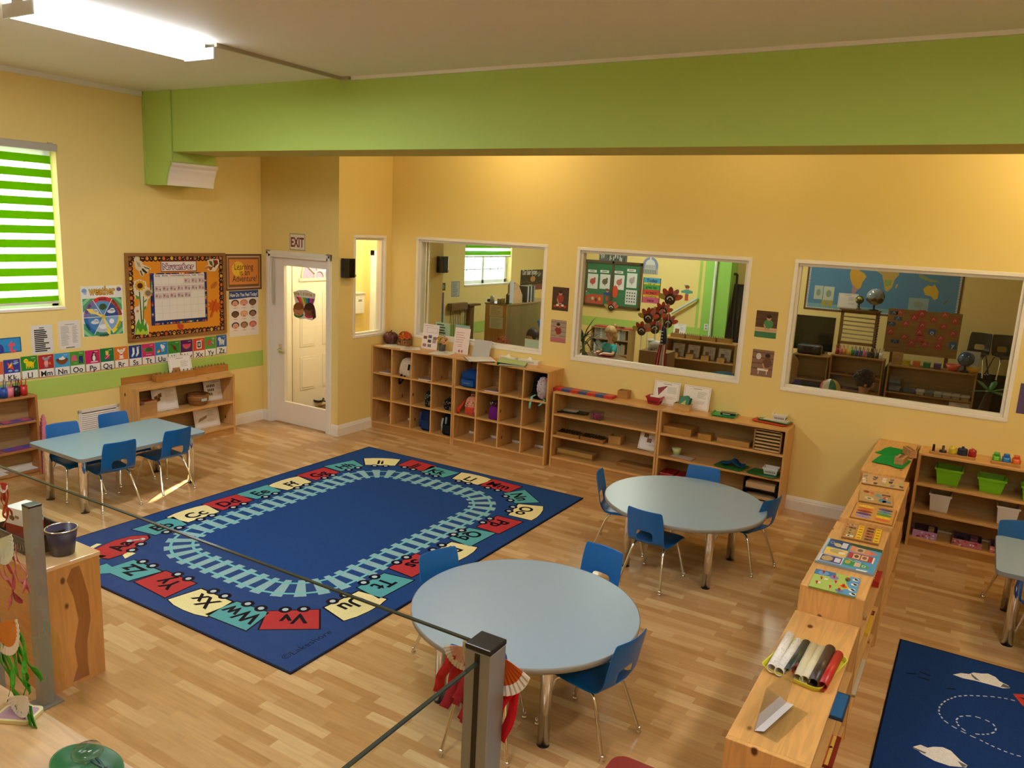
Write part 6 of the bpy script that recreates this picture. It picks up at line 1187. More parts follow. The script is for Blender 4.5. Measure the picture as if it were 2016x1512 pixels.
# yellow tray of rolls
OT,ST=(1400,1180),3.273
_,(cx,cy,w,d,ang)=tray('serving_tray','yellow rimmed tray of colored rolls on the lowest divider shelf',zc(OT,ST,[(486,222),(864,372),(742,600),(348,440)]),.652,'#d8d43a',.022,rad=.04)
_k=[o for o in bpy.data.objects if o.name.startswith('serving_tray')][0];_k.location.z=.631
ROLL=[((388,445),(508,232),'#e9e6e0','white patterned roll at the left end of the yellow tray'),((437,468),(562,275),'#e2dfd8','second white patterned roll in the yellow tray'),((490,475),(615,285),'#24332e','dark green roll in the yellow tray'),((556,510),(658,302),'#cfc6a4','left cream roll in the yellow tray'),((600,522),(712,320),'#d3cba9','right cream roll in the yellow tray'),((656,545),(768,322),'#3a2a24','dark brown roll in the yellow tray'),((716,560),(822,357),'#b5231f','red roll at the right end of the yellow tray')]
for i,(a,b,col,lab)in enumerate(ROLL):
 r_=.021 if i!=5 else .024;A=onz(*zc(OT,ST,[a])[0],.63+.008+r_);B=onz(*zc(OT,ST,[b])[0],.63+.008+r_);A.z=B.z=0;c0=(A+B)/2;dv=(B-A)/2;m=MB()
 R2=r_*.86;n=20;U=dv.normalized();V=Vector((-U.y,U.x,0));vs=[]
 for s,rad in((-1,r_),(1,r_),(1,R2),(-1,R2)):vs+=[tuple(dv*s+V*rad*math.cos(2*math.pi*k/n)+Vector((0,0,rad*math.sin(2*math.pi*k/n))))for k in range(n)]
 m.add(vs,[(j*n+k,j*n+(k+1)%n,((j+1)%4)*n+(k+1)%n,((j+1)%4)*n+k)for j in range(4)for k in range(n)],'plastic' if i>1 else 'paper',col,True)
 if i<2:
  for k in range(150):
   s,t=rr.uniform(-.96,.96),rr.uniform(-.4,math.pi+.4);p=dv*s+V*(r_+.0004)*math.cos(t)+Vector((0,0,(r_+.0004)*math.sin(t)));q=-V*math.sin(t)+Vector((0,0,math.cos(t)));m.add([p-U*.003-q*.0007,p+U*.003-q*.0007,p+U*.003+q*.0007,p-U*.003+q*.0007],[(0,1,2,3)],'paper','#8d8a8c')
 one('paper_roll',m,lab,'roll',TR(c0.x,c0.y,.63+.0085+r_),'rolls in the yellow tray')
 # clear stand
A=onz(*zc(OT,ST,[(275,850)])[0],.632);B=onz(*zc(OT,ST,[(482,668)])[0],.632);u=(B-A).normalized();L_=(B-A).length;nrm=Vector((u.y,-u.x,0))
r=thing('acrylic_stand','clear acrylic sign stand with a folded white slip on the lowest divider shelf','sign holder',frame((A+B)/2,u,(0,0,1)),'clear acrylic stands');h=.20
M_=MB();M_.box((-L_/2,0,-.0015),(L_/2,h,.0015),'acrylic','#ffffff');obj('panel',M_,r,RX(-.16)if False else RX(.14));M_=MB();M_.box((-L_/2,0,-.0),(L_/2,.003,.095),'acrylic','#ffffff');obj('foot',M_,r)
M_=MB();M_.add([(-L_/2,.004,.002),(L_/2,.004,.002),(L_/2-.004,.012,.035),(-L_/2+.012,.012,.035)],[(0,1,2,3)],'card','#e6e2e6');obj('white_slip',M_,r);M_=MB();M_.box((-L_/2+.002,.004,.0018),(L_/2-.002,h-.004,.0024),'acrylic','#ece4e0');obj('clear_cover',M_,r,RX(.14))
# things poking out of the open side of the divider shelves
def flat_at(name,lab,pts,z,t,col,edge,draw,cat='puzzle',group='puzzle mats in the lowest divider shelf'):return board(name,lab,(0,0),1,pts,z,t,col,edge,draw,group,cat)
LV=[.63*.62,.63*.36,.09]
def dr_fish(c,w,d):c.ell(-.1*w,.2*d,.36*w,.24*d,'#2f8a4a',1);c.ell(-.1*w,.2*d,.12*w,.1*d,'#1a5a3a',2);c.ell(-.3*w,-.24*d,.26*w,.18*d,'#2f8a4a',1);c.frame_(-w/2,-d/2,w/2,d/2,.008,'#123a5e',1)
def dr_orange(c,w,d):c.line([(-.5*w,0),(.1*w,-.06*d),(.4*w,.1*d)],.014,'#8a1f12',1);c.rect(.36*w,-.48*d,.42*w,.48*d,'#e6c05a',1);c.rect(.42*w,-.5*d,.5*w,.5*d,'#8a1f12',2);c.ell(-.05*w,.1*d,.05*w,.04*d,'#8a1f12',2)
def mat_on(name,lab,y0,y1,x1,z,col,edge,draw,grp,t=.014,w=.24):c=CV(w,y1-y0,col,t,'card',edge=edge);draw(c,w,y1-y0);return one(name,c,lab,'puzzle',TR(x1-w/2,(y0+y1)/2,z+.001),grp)
def px_mat(name,lab,p_far,p_near,z,col,edge,draw,t=.014,grp='puzzle mats sticking out of the divider shelves'):
 a,b=onz(*p_far,z+t),onz(*p_near,z+t);y1,y0,x1=a.y,b.y,(a.x+b.x)/2;return mat_on(name,lab,y0,y1,min(x1,7.36),z,col,edge,draw,grp,t)
px_mat('blue_puzzle','blue foam puzzle with green shapes sticking out of the lowest divider shelf',(1682,1372),(1652,1415),LV[0],'#1f6fae','#123a5e',dr_fish)
px_mat('orange_puzzle','orange foam puzzle with a dark red edge sticking out of the lowest divider shelf',(1655,1452),(1640,1512),LV[1],'#cf5526','#7a1f14',dr_orange)
px_mat('white_puzzle','white wooden puzzle with a red shape low in the lowest divider shelf',(1707,1300),(1682,1369),LV[2],'#cbbfa4','#a8966c',lambda c,w,d:(c.poly([(.0,.42*d),(.2*w,.46*d),(.3*w,.30*d),(.05*w,.24*d)],'#b8322a',2),c.ell(.15*w,-.1*d,.08*w,.06*d,'#e8e2d6',1),c.line([(.38*w,.45*d),(.38*w,-.45*d)],.006,'#5a4a34',1)))
L3=[.772*.62,.772*.36,.09]
def bx(name,lab,pa,pb,z,col,t,w,cat,grp=None,draw=None):
 a,b=onz(*pa,z),onz(*pb,z);c=CV(w,abs(a.y-b.y),col,t,'card');(draw(c,w,abs(a.y-b.y))if draw else None);return one(name,c,lab,cat,TR(max(a.x,b.x)-w/2,(a.y+b.y)/2,z+.001),grp)
bx('game_box','red and white boxed game in the house puzzle divider shelf',(1736,1124),(1729,1158),L3[0],'#b4281f',.035,.20,'box',None,lambda c,w,d:[c.ell(.3*w,(-.35+.14*i)*d,.05*w,.05*d,'#eee6de',1)for i in range(6)])
bx('picture_book','yellow edged picture book low in the house puzzle divider shelf',(1722,1210),(1700,1252),L3[1],'#e0b62c',.02,.22,'book',None,lambda c,w,d:(c.rect(.3*w,.3*d,.5*w,.5*d,'#2a1420',1),c.ell(.4*w,.4*d,.07*w,.07*d,'#d83a34',2),c.poly([(-.3*w,.5*d),(.1*w,.5*d),(0,.2*d)],'#3a7a4a',1)))
for i,(px,py,z,lab)in enumerate(((1757,1058,.45,'upper wooden triangle stand at the open side of the divider shelves'),(1752,1160,.10,'lower wooden triangle stand at the open side of the divider shelves'))):
 p=onx(px,py,7.27);m=MB();m.X=frame((0,0,0),(1,0,0),(0,0,1));m.prism([(-.05,0),(.05,0),(-.02,.11)],-.015,.015,'wood_x','#c9a070');m.X=Matrix();m.box((-.055,-.02,-.012),(.055,.02,0),'wood_x','#a87a48');zz=max(p.z-.02,.013)
 zz=(.478+.014,.09+.014)[i];one('triangle_stand',m,lab,'toy',TR(7.15,p.y,zz),'wooden triangle stands')
 # ---- right hand shelf
ZR=.824
def pegs():
 a=onz(1829,892,ZR);b=onz(1920,903,ZR);L_=b.x-a.x;r=thing('peg_stacker','wooden peg stacker with five colored stacks on the right shelf top','toy',TR((a.x+b.x)/2,a.y+.04,ZR)@RZ(math.atan2(b.y-a.y,L_)*.3));m=MB();m.box((-L_/2,-.035,0),(L_/2,.035,.02),'wood_x','#b88a50');obj('base',m,r,bevel=.002)
 for i,(col,sh)in enumerate((('#1b1620','p'),('#2a1620','d'),('#d8c034','c'),('#1c2240','o'),('#a81e1e','c'))):
  m=MB();m.X=TR((-.42+.21*i)*L_,0,.02)
  if sh=='p':m.lathe([(.0001,0),(.010,0),(.010,.05),(.008,.056),(.0001,.058)],'plastic',col,14)
  elif sh=='d':m.lathe([(.0001,0),(.028,0),(.028,.016),(.010,.017),(.010,.055),(.0001,.058)],'plastic',col,18)
  elif sh=='c':m.lathe([(.0001,0),(.029,0),(.031,.012),(.029,.026),(.031,.040),(.027,.056),(.010,.058),(.009,.066),(.0001,.068)],'plastic',col,18)
  else:m.lathe([(.0001,0),(.036,0),(.038,.016),(.036,.03),(.038,.045),(.033,.056),(.012,.058),(.010,.072),(.0001,.074)],'plastic',col,8,sm=False)
  obj('peg_stack',m,r)
 a=onz(1951,911,ZR);b=onz(2009,922,ZR);L_=b.x-a.x;r=thing('block_set','wooden base with green, blue and orange blocks on the right shelf top','toy',TR((a.x+b.x)/2,a.y+.04,ZR));m=MB();m.box((-L_/2,-.05,0),(L_/2,.05,.022),'wood_x','#b88a50');obj('base',m,r,bevel=.002)
 for i,col in enumerate(('#5aa41e','#2a6fc0','#d85a1a')):
  m=MB();m.box((-.03,-.03,.022),(.03,.03,.06),'plastic',col);m.box((-.022,-.02,.06),(.022,.02,.085),'plastic',col);m.box((-.02,-.045,.022),(.02,-.03,.055),'plastic',('#7cc83a','#3a8ad8','#f07a2a')[i]);m.v=[(x+(-.34+.34*i)*L_,y,z)for x,y,z in m.v];obj('block',m,r,bevel=.006)
pegs()
def bin_(lab,l,yl,r_,yr,top,z,col,d,notch,group,tap=.022):
 a,b,h=spot(l,yl,r_,yr,top,z);w=(b.x-a.x)+2*tap;y=min(a.y,b.y)+d/2-.0;m=MB();openbox(m,w,d,h,.005,'plastic',col,None,tap,.008)
 if notch:m.box((-w*.28,-d/2-.009,h-.02),(w*.28,-d/2-.004,h-.004),'plastic',col)
 return one('storage_bin',m,lab,'bin',TR((a.x+b.x)/2,max(min(y,-.014-d/2),-.29+d/2),z+.001),group)
GB='lime green bins on the right shelf';WB='white bins on the right shelf'
bin_('left lime green bin on the right shelf',1845,948,1884,959,917,.56,'#7cc41c',.20,True,GB);g2=bin_('lime green bin holding a dark frying pan',1928,965,1970,975,937,.56,'#7cc41c',.20,True,GB);bin_('lime green bin cut off by the right edge',2014,985,2058,996,955,.56,'#7cc41c',.20,True,GB)
bin_('left white bin on the right shelf',1830,1002,1864,1010,969,.32,'#e4ddd0',.20,False,WB,.012);bin_('right white bin on the right shelf',1962,1027,1998,1035,992,.32,'#e4ddd0',.20,False,WB,.012)
p=g2.matrix_world.translation;r=thing('frying_pan','dark toy frying pan lying in a lime green bin','pan',TR(p.x+.02,p.y,p.z+.085)@RY(.12));m=MB();m.lathe([(.0001,0),(.075,0),(.09,.035),(.086,.035),(.072,.005),(.0001,.005)],'plastic','#26282a',28);obj('pan_bowl',m,r);m=MB();m.box((.085,-.012,.025),(.20,.012,.04),'plastic','#141414');obj('handle',m,r,bevel=.004)
for i,(l,yl,r_,yr,top)in enumerate(((1795,1055,1843,1065,1041),(1873,1073,1931,1086,1060),(1947,1091,1990,1101,1078))):
 a,b,h=spot(l,yl,r_,yr,top,.086);w=b.x-a.x;r=thing('toy_box',('lilac flowered box with a wooden toy at the bottom left of the right shelf','pink printed box in the bottom middle of the right shelf','pink printed box behind the table corner on the right shelf')[i],'box',TR((a.x+b.x)/2,-.18,.086),'printed toy boxes');m=MB();openbox(m,w,.20,max(h,.05),.004,'card',('#b48ac0','#b06a7c','#b8707c')[i],'#4a3038');obj('box',m,r);m=MB()
 for k in range(14):x=rr.uniform(-.45,.45)*w;z=rr.uniform(.1,.8)*max(h,.05);m.X=frame((x,-.1006,z),(1,0,0),(0,0,1));m.add([(.008*math.cos(t),.008*math.sin(t),0)for t in[6.283*q/7 for q in range(7)]],[tuple(range(7))],'card',('#c22a4a','#e8d0d8')[k%2]);m.X=Matrix()
 obj('print',m,r);m=MB();m.box((-.35*w,-.06,.006),(-.02,.06,.035),'wood_x',('#6a4a3a','#2a2024','#4a2a34')[i]);m.box((.02,-.05,.006),(.35*w,.05,max(h,.05)+.01),'wood_x',('#b08a5c','#7a4a50','#6a3a44')[i]);obj('contents',m,r,bevel=.006)
 # red seat at the bottom edge
A=onz(1440,1495,.40);r=thing('floor_stool','dark red padded stool at the bottom edge next to the divider shelf','stool',TR(6.66,-4.98,0));m=MB();m.prism(rrect(.36,.36,.06),.33,.40,'plastic','#7c1a22');obj('seat',m,r,bevel=.02,seg=3)
for sx in(-1,1):
 for sy in(-1,1):m=MB();m.tube([(.15*sx,.15*sy,0),(.13*sx,.13*sy,.335)],.014,'chrome','#ffffff',8);obj('leg',m,r)
 # ---- paper jellyfish on the railing
def jelly(lab,M_,col,scol,ns,L_,seed,rad=.085,plate='#e9e2da',w=.012,fold=0.0,spread=0.0):
 r=thing('paper_jellyfish',lab,'paper craft',M_,'paper plate jellyfish on the railing');rr=random.Random(seed);m=MB();n=36
 def P(k,q):t=math.pi+math.pi*k/n;return(rad*q*math.cos(t),rad*q*math.sin(t),(.0012 if k%2 else-.0012)*(q>.7)+.014*q*q)
 for q0,q1,cl in((0.001,.40,col),(.40,.76,col),(.76,1.0,plate)):m.add([P(k,q0)for k in range(n+1)]+[P(k,q1)for k in range(n+1)],[(k,k+1,n+2+k,n+1+k)for k in range(n)],'paper',cl,False)
 obj('half_plate',m,r,solid=.0015)
 for i in range(ns):
  t=math.pi*(1.08+.84*(i+.5)/ns);x,y=rad*.85*math.cos(t),rad*.85*math.sin(t);LL=L_*rr.uniform(.8,1.05);m=MB();pts=[];dx=rr.uniform(-.02,.02)+spread;am=.005+fold
  for k in range(13):s=k/12;xx=x+dx*s+am*math.sin(7*s+2*i);yy=y-LL*s;zz=.006+(.012+fold)*math.sin(6*s+2*i)*s;pts.append(((xx-w,yy-fold*math.sin(9*s),zz),(xx+w,yy+fold*math.sin(9*s),zz+.004)))
  m.sheet(pts,'fabric',scol if isinstance(scol,str)else scol[i%len(scol)],.0008);obj('streamer',m,r)
 return r
gx=-6.244;UP=(0,0,1)
p=ony(990,1289,gx+.05);jelly('orange half plate jellyfish with red streamers right of the foreground post',frame((p.x-.006,gx+.045,p.z),(1,0,-.25),(.2,0,1)),'#c4561e','#c8202c',6,.15,3,.086,w=.0115)
p=ony(918,1272,gx+.05);jelly('pale half plate jellyfish with red streamers left of the foreground post',frame((p.x,gx+.045,p.z),(1,0,.1),(-.1,0,1)),'#e0b0a8',['#c0242e','#b82030','#c82c34','#d03a40'],4,.11,5,.048,w=.014,spread=-.06)
p=ony(20,1220,gx-.02);jelly('orange half plate jellyfish with crumpled green streamers at the left edge',frame((p.x,gx-.035,p.z),(1,0,.45),(-.45,0,1)),'#d88a3c',['#4fae3a','#3f9a30','#5aba44'],7,.20,7,.115,w=.016,fold=.012)
p=ony(76,1354,gx-.02);jelly('white half plate jellyfish with long green streamers at the bottom left',frame((p.x,gx-.075,p.z),(1,0,.35),(-.35,0,1)),'#e2e0da',['#3f9a30','#4aa83a','#57b544'],5,.20,9,.07,plate='#dcd8e0',w=.015,fold=.003)
p=ony(13,1056,gx-.02);jelly('pale green half plate jellyfish with pink streamers at the left edge',frame((p.x,gx-.03,p.z),(1,0,.45),(-.45,0,1)),'#d8e6dc',['#c86a80','#d88090','#c05a6a'],5,.16,11,.09,plate='#dfe9e2',w=.009,fold=.014)
p=ony(18,950,gx+.05);jelly('red streamer bundle hanging in front of the dotted tissue box',frame((p.x,gx+.04,p.z),(1,0,0),UP),'#c83a30',['#d0402c','#c03028','#d85038'],4,.13,13,.03,w=.010,fold=.006)
# things on the cabinet behind the glass
m=MB();M_=TR(3.33,-5.44,.7005);r=thing('black_basket','black slotted basket on the pine cabinet at the left edge','basket',M_);openbox(m,.34,.22,.105,.004,'plastic','#1c1a19',None,.02,.006);obj('bowl',m,r);m=MB()
for i in range(12):x=-.14+i*.0255;m.box((x,-.112+.009,.03),(x+.008,-.099+.0,.062),'plastic','#8a8078')
obj('slots',m,r)
r=thing('tissue_box','white tissue box with colored dots standing in the black basket','box',TR(3.26,-5.43,.708)@RZ(.15));m=MB();m.box((-.065,-.06,0),(.065,.06,.20),'card','#e6e6e2');m.box((-.066,-.061,0),(.066,.061,.11),'card','#b0352a');obj('carton',m,r,bevel=.002);m=MB()
for k in range(16):
 f=k%2;u,v=rr.uniform(-.05,.05),rr.uniform(.115,.19);m.X=frame((u,-.0612,v),(1,0,0),(0,0,1))if f else frame((.0662,u,v),(0,1,0),(0,0,1));q=rr.uniform(.006,.013);m.add([(q*math.cos(t),q*math.sin(t),0)for t in[6.283*a/12 for a in range(12)]],[tuple(range(12))],'card',['#2f62a8','#3a7a3a','#6a3a80','#c23a3a'][k%4])
m.X=Matrix();obj('dots',m,r)
r=thing('metal_pail','dark blue pail with a shiny rim on the pine cabinet behind the railing post','pail',TR(3.555,-5.40,.7005));m=MB();m.lathe([(.0001,0),(.055,0),(.075,.14),(.072,.14),(.052,.004),(.0001,.004)],'plastic','#23264e',24);obj('body',m,r);m=MB();m.tube([(.076*math.cos(t),.076*math.sin(t),.14)for t in[6.283*k/24 for k in range(25)]],.004,'chrome','#ffffff',6,cap=False);obj('rim',m,r)
# low counter below the glass with the magnifier tray
q0=onz(62,1386,.80);q1=onz(264,1512,.80);u=(q1-q0).normalized();nrm=Vector((u.y,-u.x,0));r=thing('low_counter','pale wood low counter at the bottom left corner in front of the glass','counter',frame(q0,u,(0,0,1))@RX(-math.pi/2))
m=MB();m.box((-.5,-.42,-.03),(.95,0,0),'wood_x','#cda878');m.box((-.5,-.001,-.03),(.95,.001,-.022),'wood_x','#a88458');obj('top_panel',m,r,bevel=.003);m=MB();m.box((-.45,-.40,-.80),(.90,-.02,-.03),'pine_x',OAK);obj('body',m,r)
def onc(px,py,z=.802):return onz(px,py,z)
p=onc(172,1522);r=thing('scoop_tray','green oval tray at the bottom left edge holding a magnifier','tray',TR(p.x,p.y,.8015)@RZ(math.atan2(u.y,u.x)));m=MB();m.lathe([(.0001,0),(.80,0),(1,.028),(.96,.028),(.78,.004),(.0001,.004)],'plastic','#1c6b38',36,sx=.135,sy=.085);obj('tray',m,r)
r2=thing('magnifier','clear round magnifier with a dark teal handle lying in the green tray','magnifier',TR(p.x-.03,p.y+.02,.832)@RZ(math.atan2(u.y,u.x)-.12)@SCL(1.25,1.25,1.25));m=MB();m.lathe([(.0001,0),(.030,.002),(.036,.012),(.030,.026),(.0001,.030)],'clear_plastic','#ffffff',24);obj('lens',m,r2);m=MB();m.tube([(.034,.006,.01),(.06,.004,.012),(.085,0,.012)],.0035,'plastic','#174a48',8);m.tube([(.034,-.006,.01),(.06,-.004,.012),(.085,0,.012)],.0035,'plastic','#174a48',8);m.tube([(.085+.022-.022*math.cos(t),.009*math.sin(t),.012)for t in[6.283*k/16 for k in range(17)]],.004,'plastic','#174a48',8);obj('handle',m,r2)
p=onc(62,1412,.801);m=MB();m.prism(rrect(.13,.09,.02),0,.012,'plastic','#d8cf9a');m.prism(rrect(.11,.07,.015),.012,.013,'card','#b08a9a');one('paint_tray',m,'cream rimmed tray under the green streamers at the left edge','tray',TR(p.x-.04,p.y-.02,.8012)@RZ(.5))
# ================================================================== the far room behind the big windows
def yrect(l,t,r_,b,y):
 a=ony(l,t,y);c=ony(r_,b,y);e=ony(l,b,y);f_=ony(r_,t,y);return(a.x+e.x)/2,(c.x+f_.x)/2,(c.z+e.z)/2,(a.z+f_.z)/2
def ybox(name,lab,cat,l,t,r_,b,y,d,col,mt='plastic',group=None,bevel=.003):
 x0,x1,z0,z1=yrect(l,t,r_,b,y);z0=0.001;m=MB();w=x1-x0;m.box((-w/2,0,0),(w/2,d,z1-z0),mt,col);return one(name,m,lab,cat,TR((x0+x1)/2,y,z0),group,bevel=bevel)
def ypic(name,lab,cat,l,t,r_,b,y,col,draw=None,group=None,th=.002,edge=None):
 x0,x1,z0,z1=yrect(l,t,r_,b,y);c=CV(x1-x0,z1-z0,col,th,'card',edge=edge);(draw(c,c.w,c.h)if draw else None);return one(name,c,lab,cat,FB((x0+x1)/2,(z0+z1)/2,y,0),group)
def yshelf(name,lab,l,r_,t,y,d,levels,col=OAK,h=None,group='shelves in the far room'):
 x0,x1,z0,z1=yrect(l,t,r_,t+50,y);return shelf(name,lab,x1-x0,d,z1,levels,TR(x0,y,0),col=col,group=group),x0,x1,z1
 # ---- through the leftmost big window
def xpic(name,lab,cat,l,t,r_,b,col,draw=None,group=None):
 a,c=onx(l,t,0),onx(r_,b,0);e=onx(l,b,0);f_=onx(r_,t,0);c_=CV(f_.y-a.y,((a.z+f_.z)-(c.z+e.z))/2,col,.002,'card');(draw(c_,c_.w,c_.h)if draw else None);return one(name,c_,lab,cat,FL((a.y+f_.y)/2,(a.z+f_.z+c.z+e.z)/4,.001),group)
xpic('notice_sheet','grey framed notice of small print on the far room wall below the blind','notice',889,554,905,584,'#b9bcb8',lambda c,w,h:(c.frame_(-w/2,-h/2,w/2,h/2,.015,'#8a8f92',1),c.lines(-.36*w,-.42*h,.36*w,.40*h,12,'#7a7c7e',1,.008,4)))
xpic('photo_strip','dark photo above the violet and blue strip in the far room','picture',868,557,877,572,'#4a4a34',lambda c,w,h:c.ell(0,0,.3*w,.3*h,'#8a8a5a',1))
xpic('time_strip','long violet and blue paper strip hanging in the far room corner','poster',866,576,874,636,'#4a5a8a',lambda c,w,h:(c.rect(-w/2,.1*h,w/2,.5*h,'#6a5a8a',1),c.rect(-w/2,-.5*h,w/2,-.2*h,'#3a7a8a',1)))
def solar(c,w,h):
 c.text('Our Solar System',-.12*w,.36*h,.14,'#e8e8e8',1,bold=.02,fit=.62*w);c.ell(.02*w,-.12*h,.11*w,.19*h,'#b98a5a',1);c.ell(.3*w,.15*h,.08*w,.10*h,'#7a8a9a',1,.4);c.ell(.2*w,.22*h,.14*w,.03*h,'#a8a88a',1,.4)
 for i in range(9):c.ell((-.45+.11*i)*w,(-.36+.05*(i%3))*h,.02*w,.03*h,'#8a8a7a',2)
xpic('solar_poster','black solar system poster with white title in the far room','poster',1025.5,531,1071,560,'#1d211c',solar)
xpic('wall_chart','yellow chart below the solar system poster','chart',1026,561,1046,574,'#c8c05a');xpic('wall_chart','dark red chart below the solar system poster','chart',1047,559,1068,570,'#7a3a44')
r=thing('bead_rack','brown rack with thin bead chains hanging on the far room wall','bead rack',TR(0,0,0));a,b=onx(885,604,.05),onx(916,601,.05);m=MB();m.box((.012,a.y,a.z-.06),(.10,b.y,a.z+.05),'wood_y','#7a5a38');obj('bar',m,r);m2=onx(927,605,.05);m=MB();m.box((.012,m2.y-.06,.35),(.08,m2.y+.06,m2.z+.03),'pine_z','#6a4a2a');m.box((.012,m2.y-.14,m2.z+.03),(.12,m2.y+.2,m2.z+.06),'pine_z','#6a4a2a');obj('upright',m,r)
rr=random.Random(6)
for i in range(9):y=a.y+(i+.5)*(b.y-a.y)/9;m=MB();m.tube([(.055,y,a.z-.06),(.057,y,a.z-.06-rr.uniform(.25,.75))],.006,'plastic',['#6a5a40','#a08a60','#5a4a3a'][i%3],5);obj('bead_chain',m,r)
# tall cabinet seen from its end
yc=2.9;c0=ony(998,600,yc);c1=ony(956,597,yc);zt=c0.z;L_=1.6
r=thing('tall_cabinet','knotty wood cabinet with papers taped to its end in the far room','cabinet',TR(c0.x,yc,0));w=c0.x-c1.x;m=MB();m.box((-w,0,0),(0,.02,zt),'pine_z','#b58a5a');obj('end_panel',m,r);m=MB();m.box((-w,.02,0),(0,L_,zt-.02),'pine_z','#7c6a44');obj('back_panel',m,r);m=MB();m.box((-w-.01,-.01,zt-.02),(.01,L_,zt),'pine_y','#9a7a50');obj('top_panel',m,r)
for i,(t,b,col)in enumerate(((601,623,'#cfc8be'),(624,647,'#c6ccd0'))):ypic('taped_sheet',('upper','lower')[i]+' white sheet taped to the end of the tall cabinet','paper',964,t,990,b,yc-.003,col,lambda c,w,h:c.lines(-.38*w,-.4*h,.38*w,.4*h,9,'#9a958c',1,.006,2),'sheets taped to the tall cabinet')
def on_cab(px,py,dy):p=ony(px,py,yc+dy);return p
def cyl(name,lab,cat,px,py,dy,rad,h,col,mt='plastic',top=None):p=on_cab(px,py,dy);m=MB();m.lathe([(.0001,0),(rad,0),(rad,h*.85),(rad*(top or 1),h),(.0001,h)],mt,col,16);return one(name,m,lab,cat,TR(min(p.x,c0.x-rad-.01),yc+dy,zt+.001))
cyl('soap_pump','white pump bottle at the left of the tall cabinet top','bottle',969,598,.06,.035,.12,'#e0ddd4',top=.3);cyl('tin_can','beige can beside the pump bottle on the tall cabinet','can',983,598,.05,.035,.08,'#cfc29a');cyl('yellow_can','yellow can on the tall cabinet','can',990,598,.06,.032,.09,'#c4b83c');cyl('dark_bottle','grey brown bottle on the tall cabinet','bottle',999,598,.08,.03,.17,'#5a5248',top=.5);cyl('tape_roll','mint green tape roll on the tall cabinet corner','tape',1011,598,.16,.07,.02,'#5fc4a0');cyl('desk_phone','dark rounded gadget by the pump bottle on the tall cabinet','gadget',965,598,.18,.05,.05,'#22262a',top=.4)
m=MB();m.X=frame((0,0,0),(0,1,0),(0,0,1));m.prism([(0,0),(.30,0),(.30,.12),(.16,.30),(.06,.33),(0,.28)],-.05,.05,'wood_y','#d8b08a');m.X=Matrix();one('magazine_holder',m,'pale wood magazine holder on the tall cabinet','holder',TR(c0.x-.10,yc+.25,zt+.001))
m=MB();m.box((-.004,-.06,0),(.004,.06,.36),'card','#cfd3dc');one('paper_stand',m,'upright white paper stand above the tall cabinet corner','sign holder',TR(c0.x-.03,yc+.17,zt+.001))
for i in range(6):m=MB();m.box((-.09,0,0),(.09,.035,.26),'card',['#23262a','#c9ccd0','#2a2e34','#b9bcc0','#34383c','#8a9a8a'][i]);one('binder',m,'binder standing in the dark row at the far end of the tall cabinet','binder',TR(c0.x-.11,yc+.62+.05*i,zt+.001),'binders on the tall cabinet')
# behind the glass on the sill
def sillsign(lab,l,t,r_,b,col,draw=None,y=.10,name='sill_sign'):return ypic(name,lab,'sign',l,t,r_,b,y,col,draw,'signs behind the glass of the leftmost big window')
sillsign('pale green sign with dark lines behind the glass left of the notice stand',858,635,886,668,'#bfd4c0',lambda c,w,h:c.lines(-.42*w,-.2*h,.3*w,.44*h,4,'#2c3a34',1,.014,3));sillsign('pale blue sign behind the glass above the notice stand',896,640,925,672,'#a8c4c0');sillsign('white paper behind the glass at the lower right of the leftmost big window',1033,668,1062,692,'#c4ccbc')
p=ony(983,672,.105);r=thing('mum_pot','round orange brown mum flowers behind the glass of the leftmost big window','flower pot',TR(p.x,.17,1.02));m=MB();m.lathe([(.0001,0),(.05,0),(.06,.12),(.0001,.12)],'plastic','#6a4028',16);obj('pot',m,r);flowers(r,40,0,.17,.075,['#b8501c','#a84018','#c8662a','#8a3a1a'],.022,21,flat=.9)
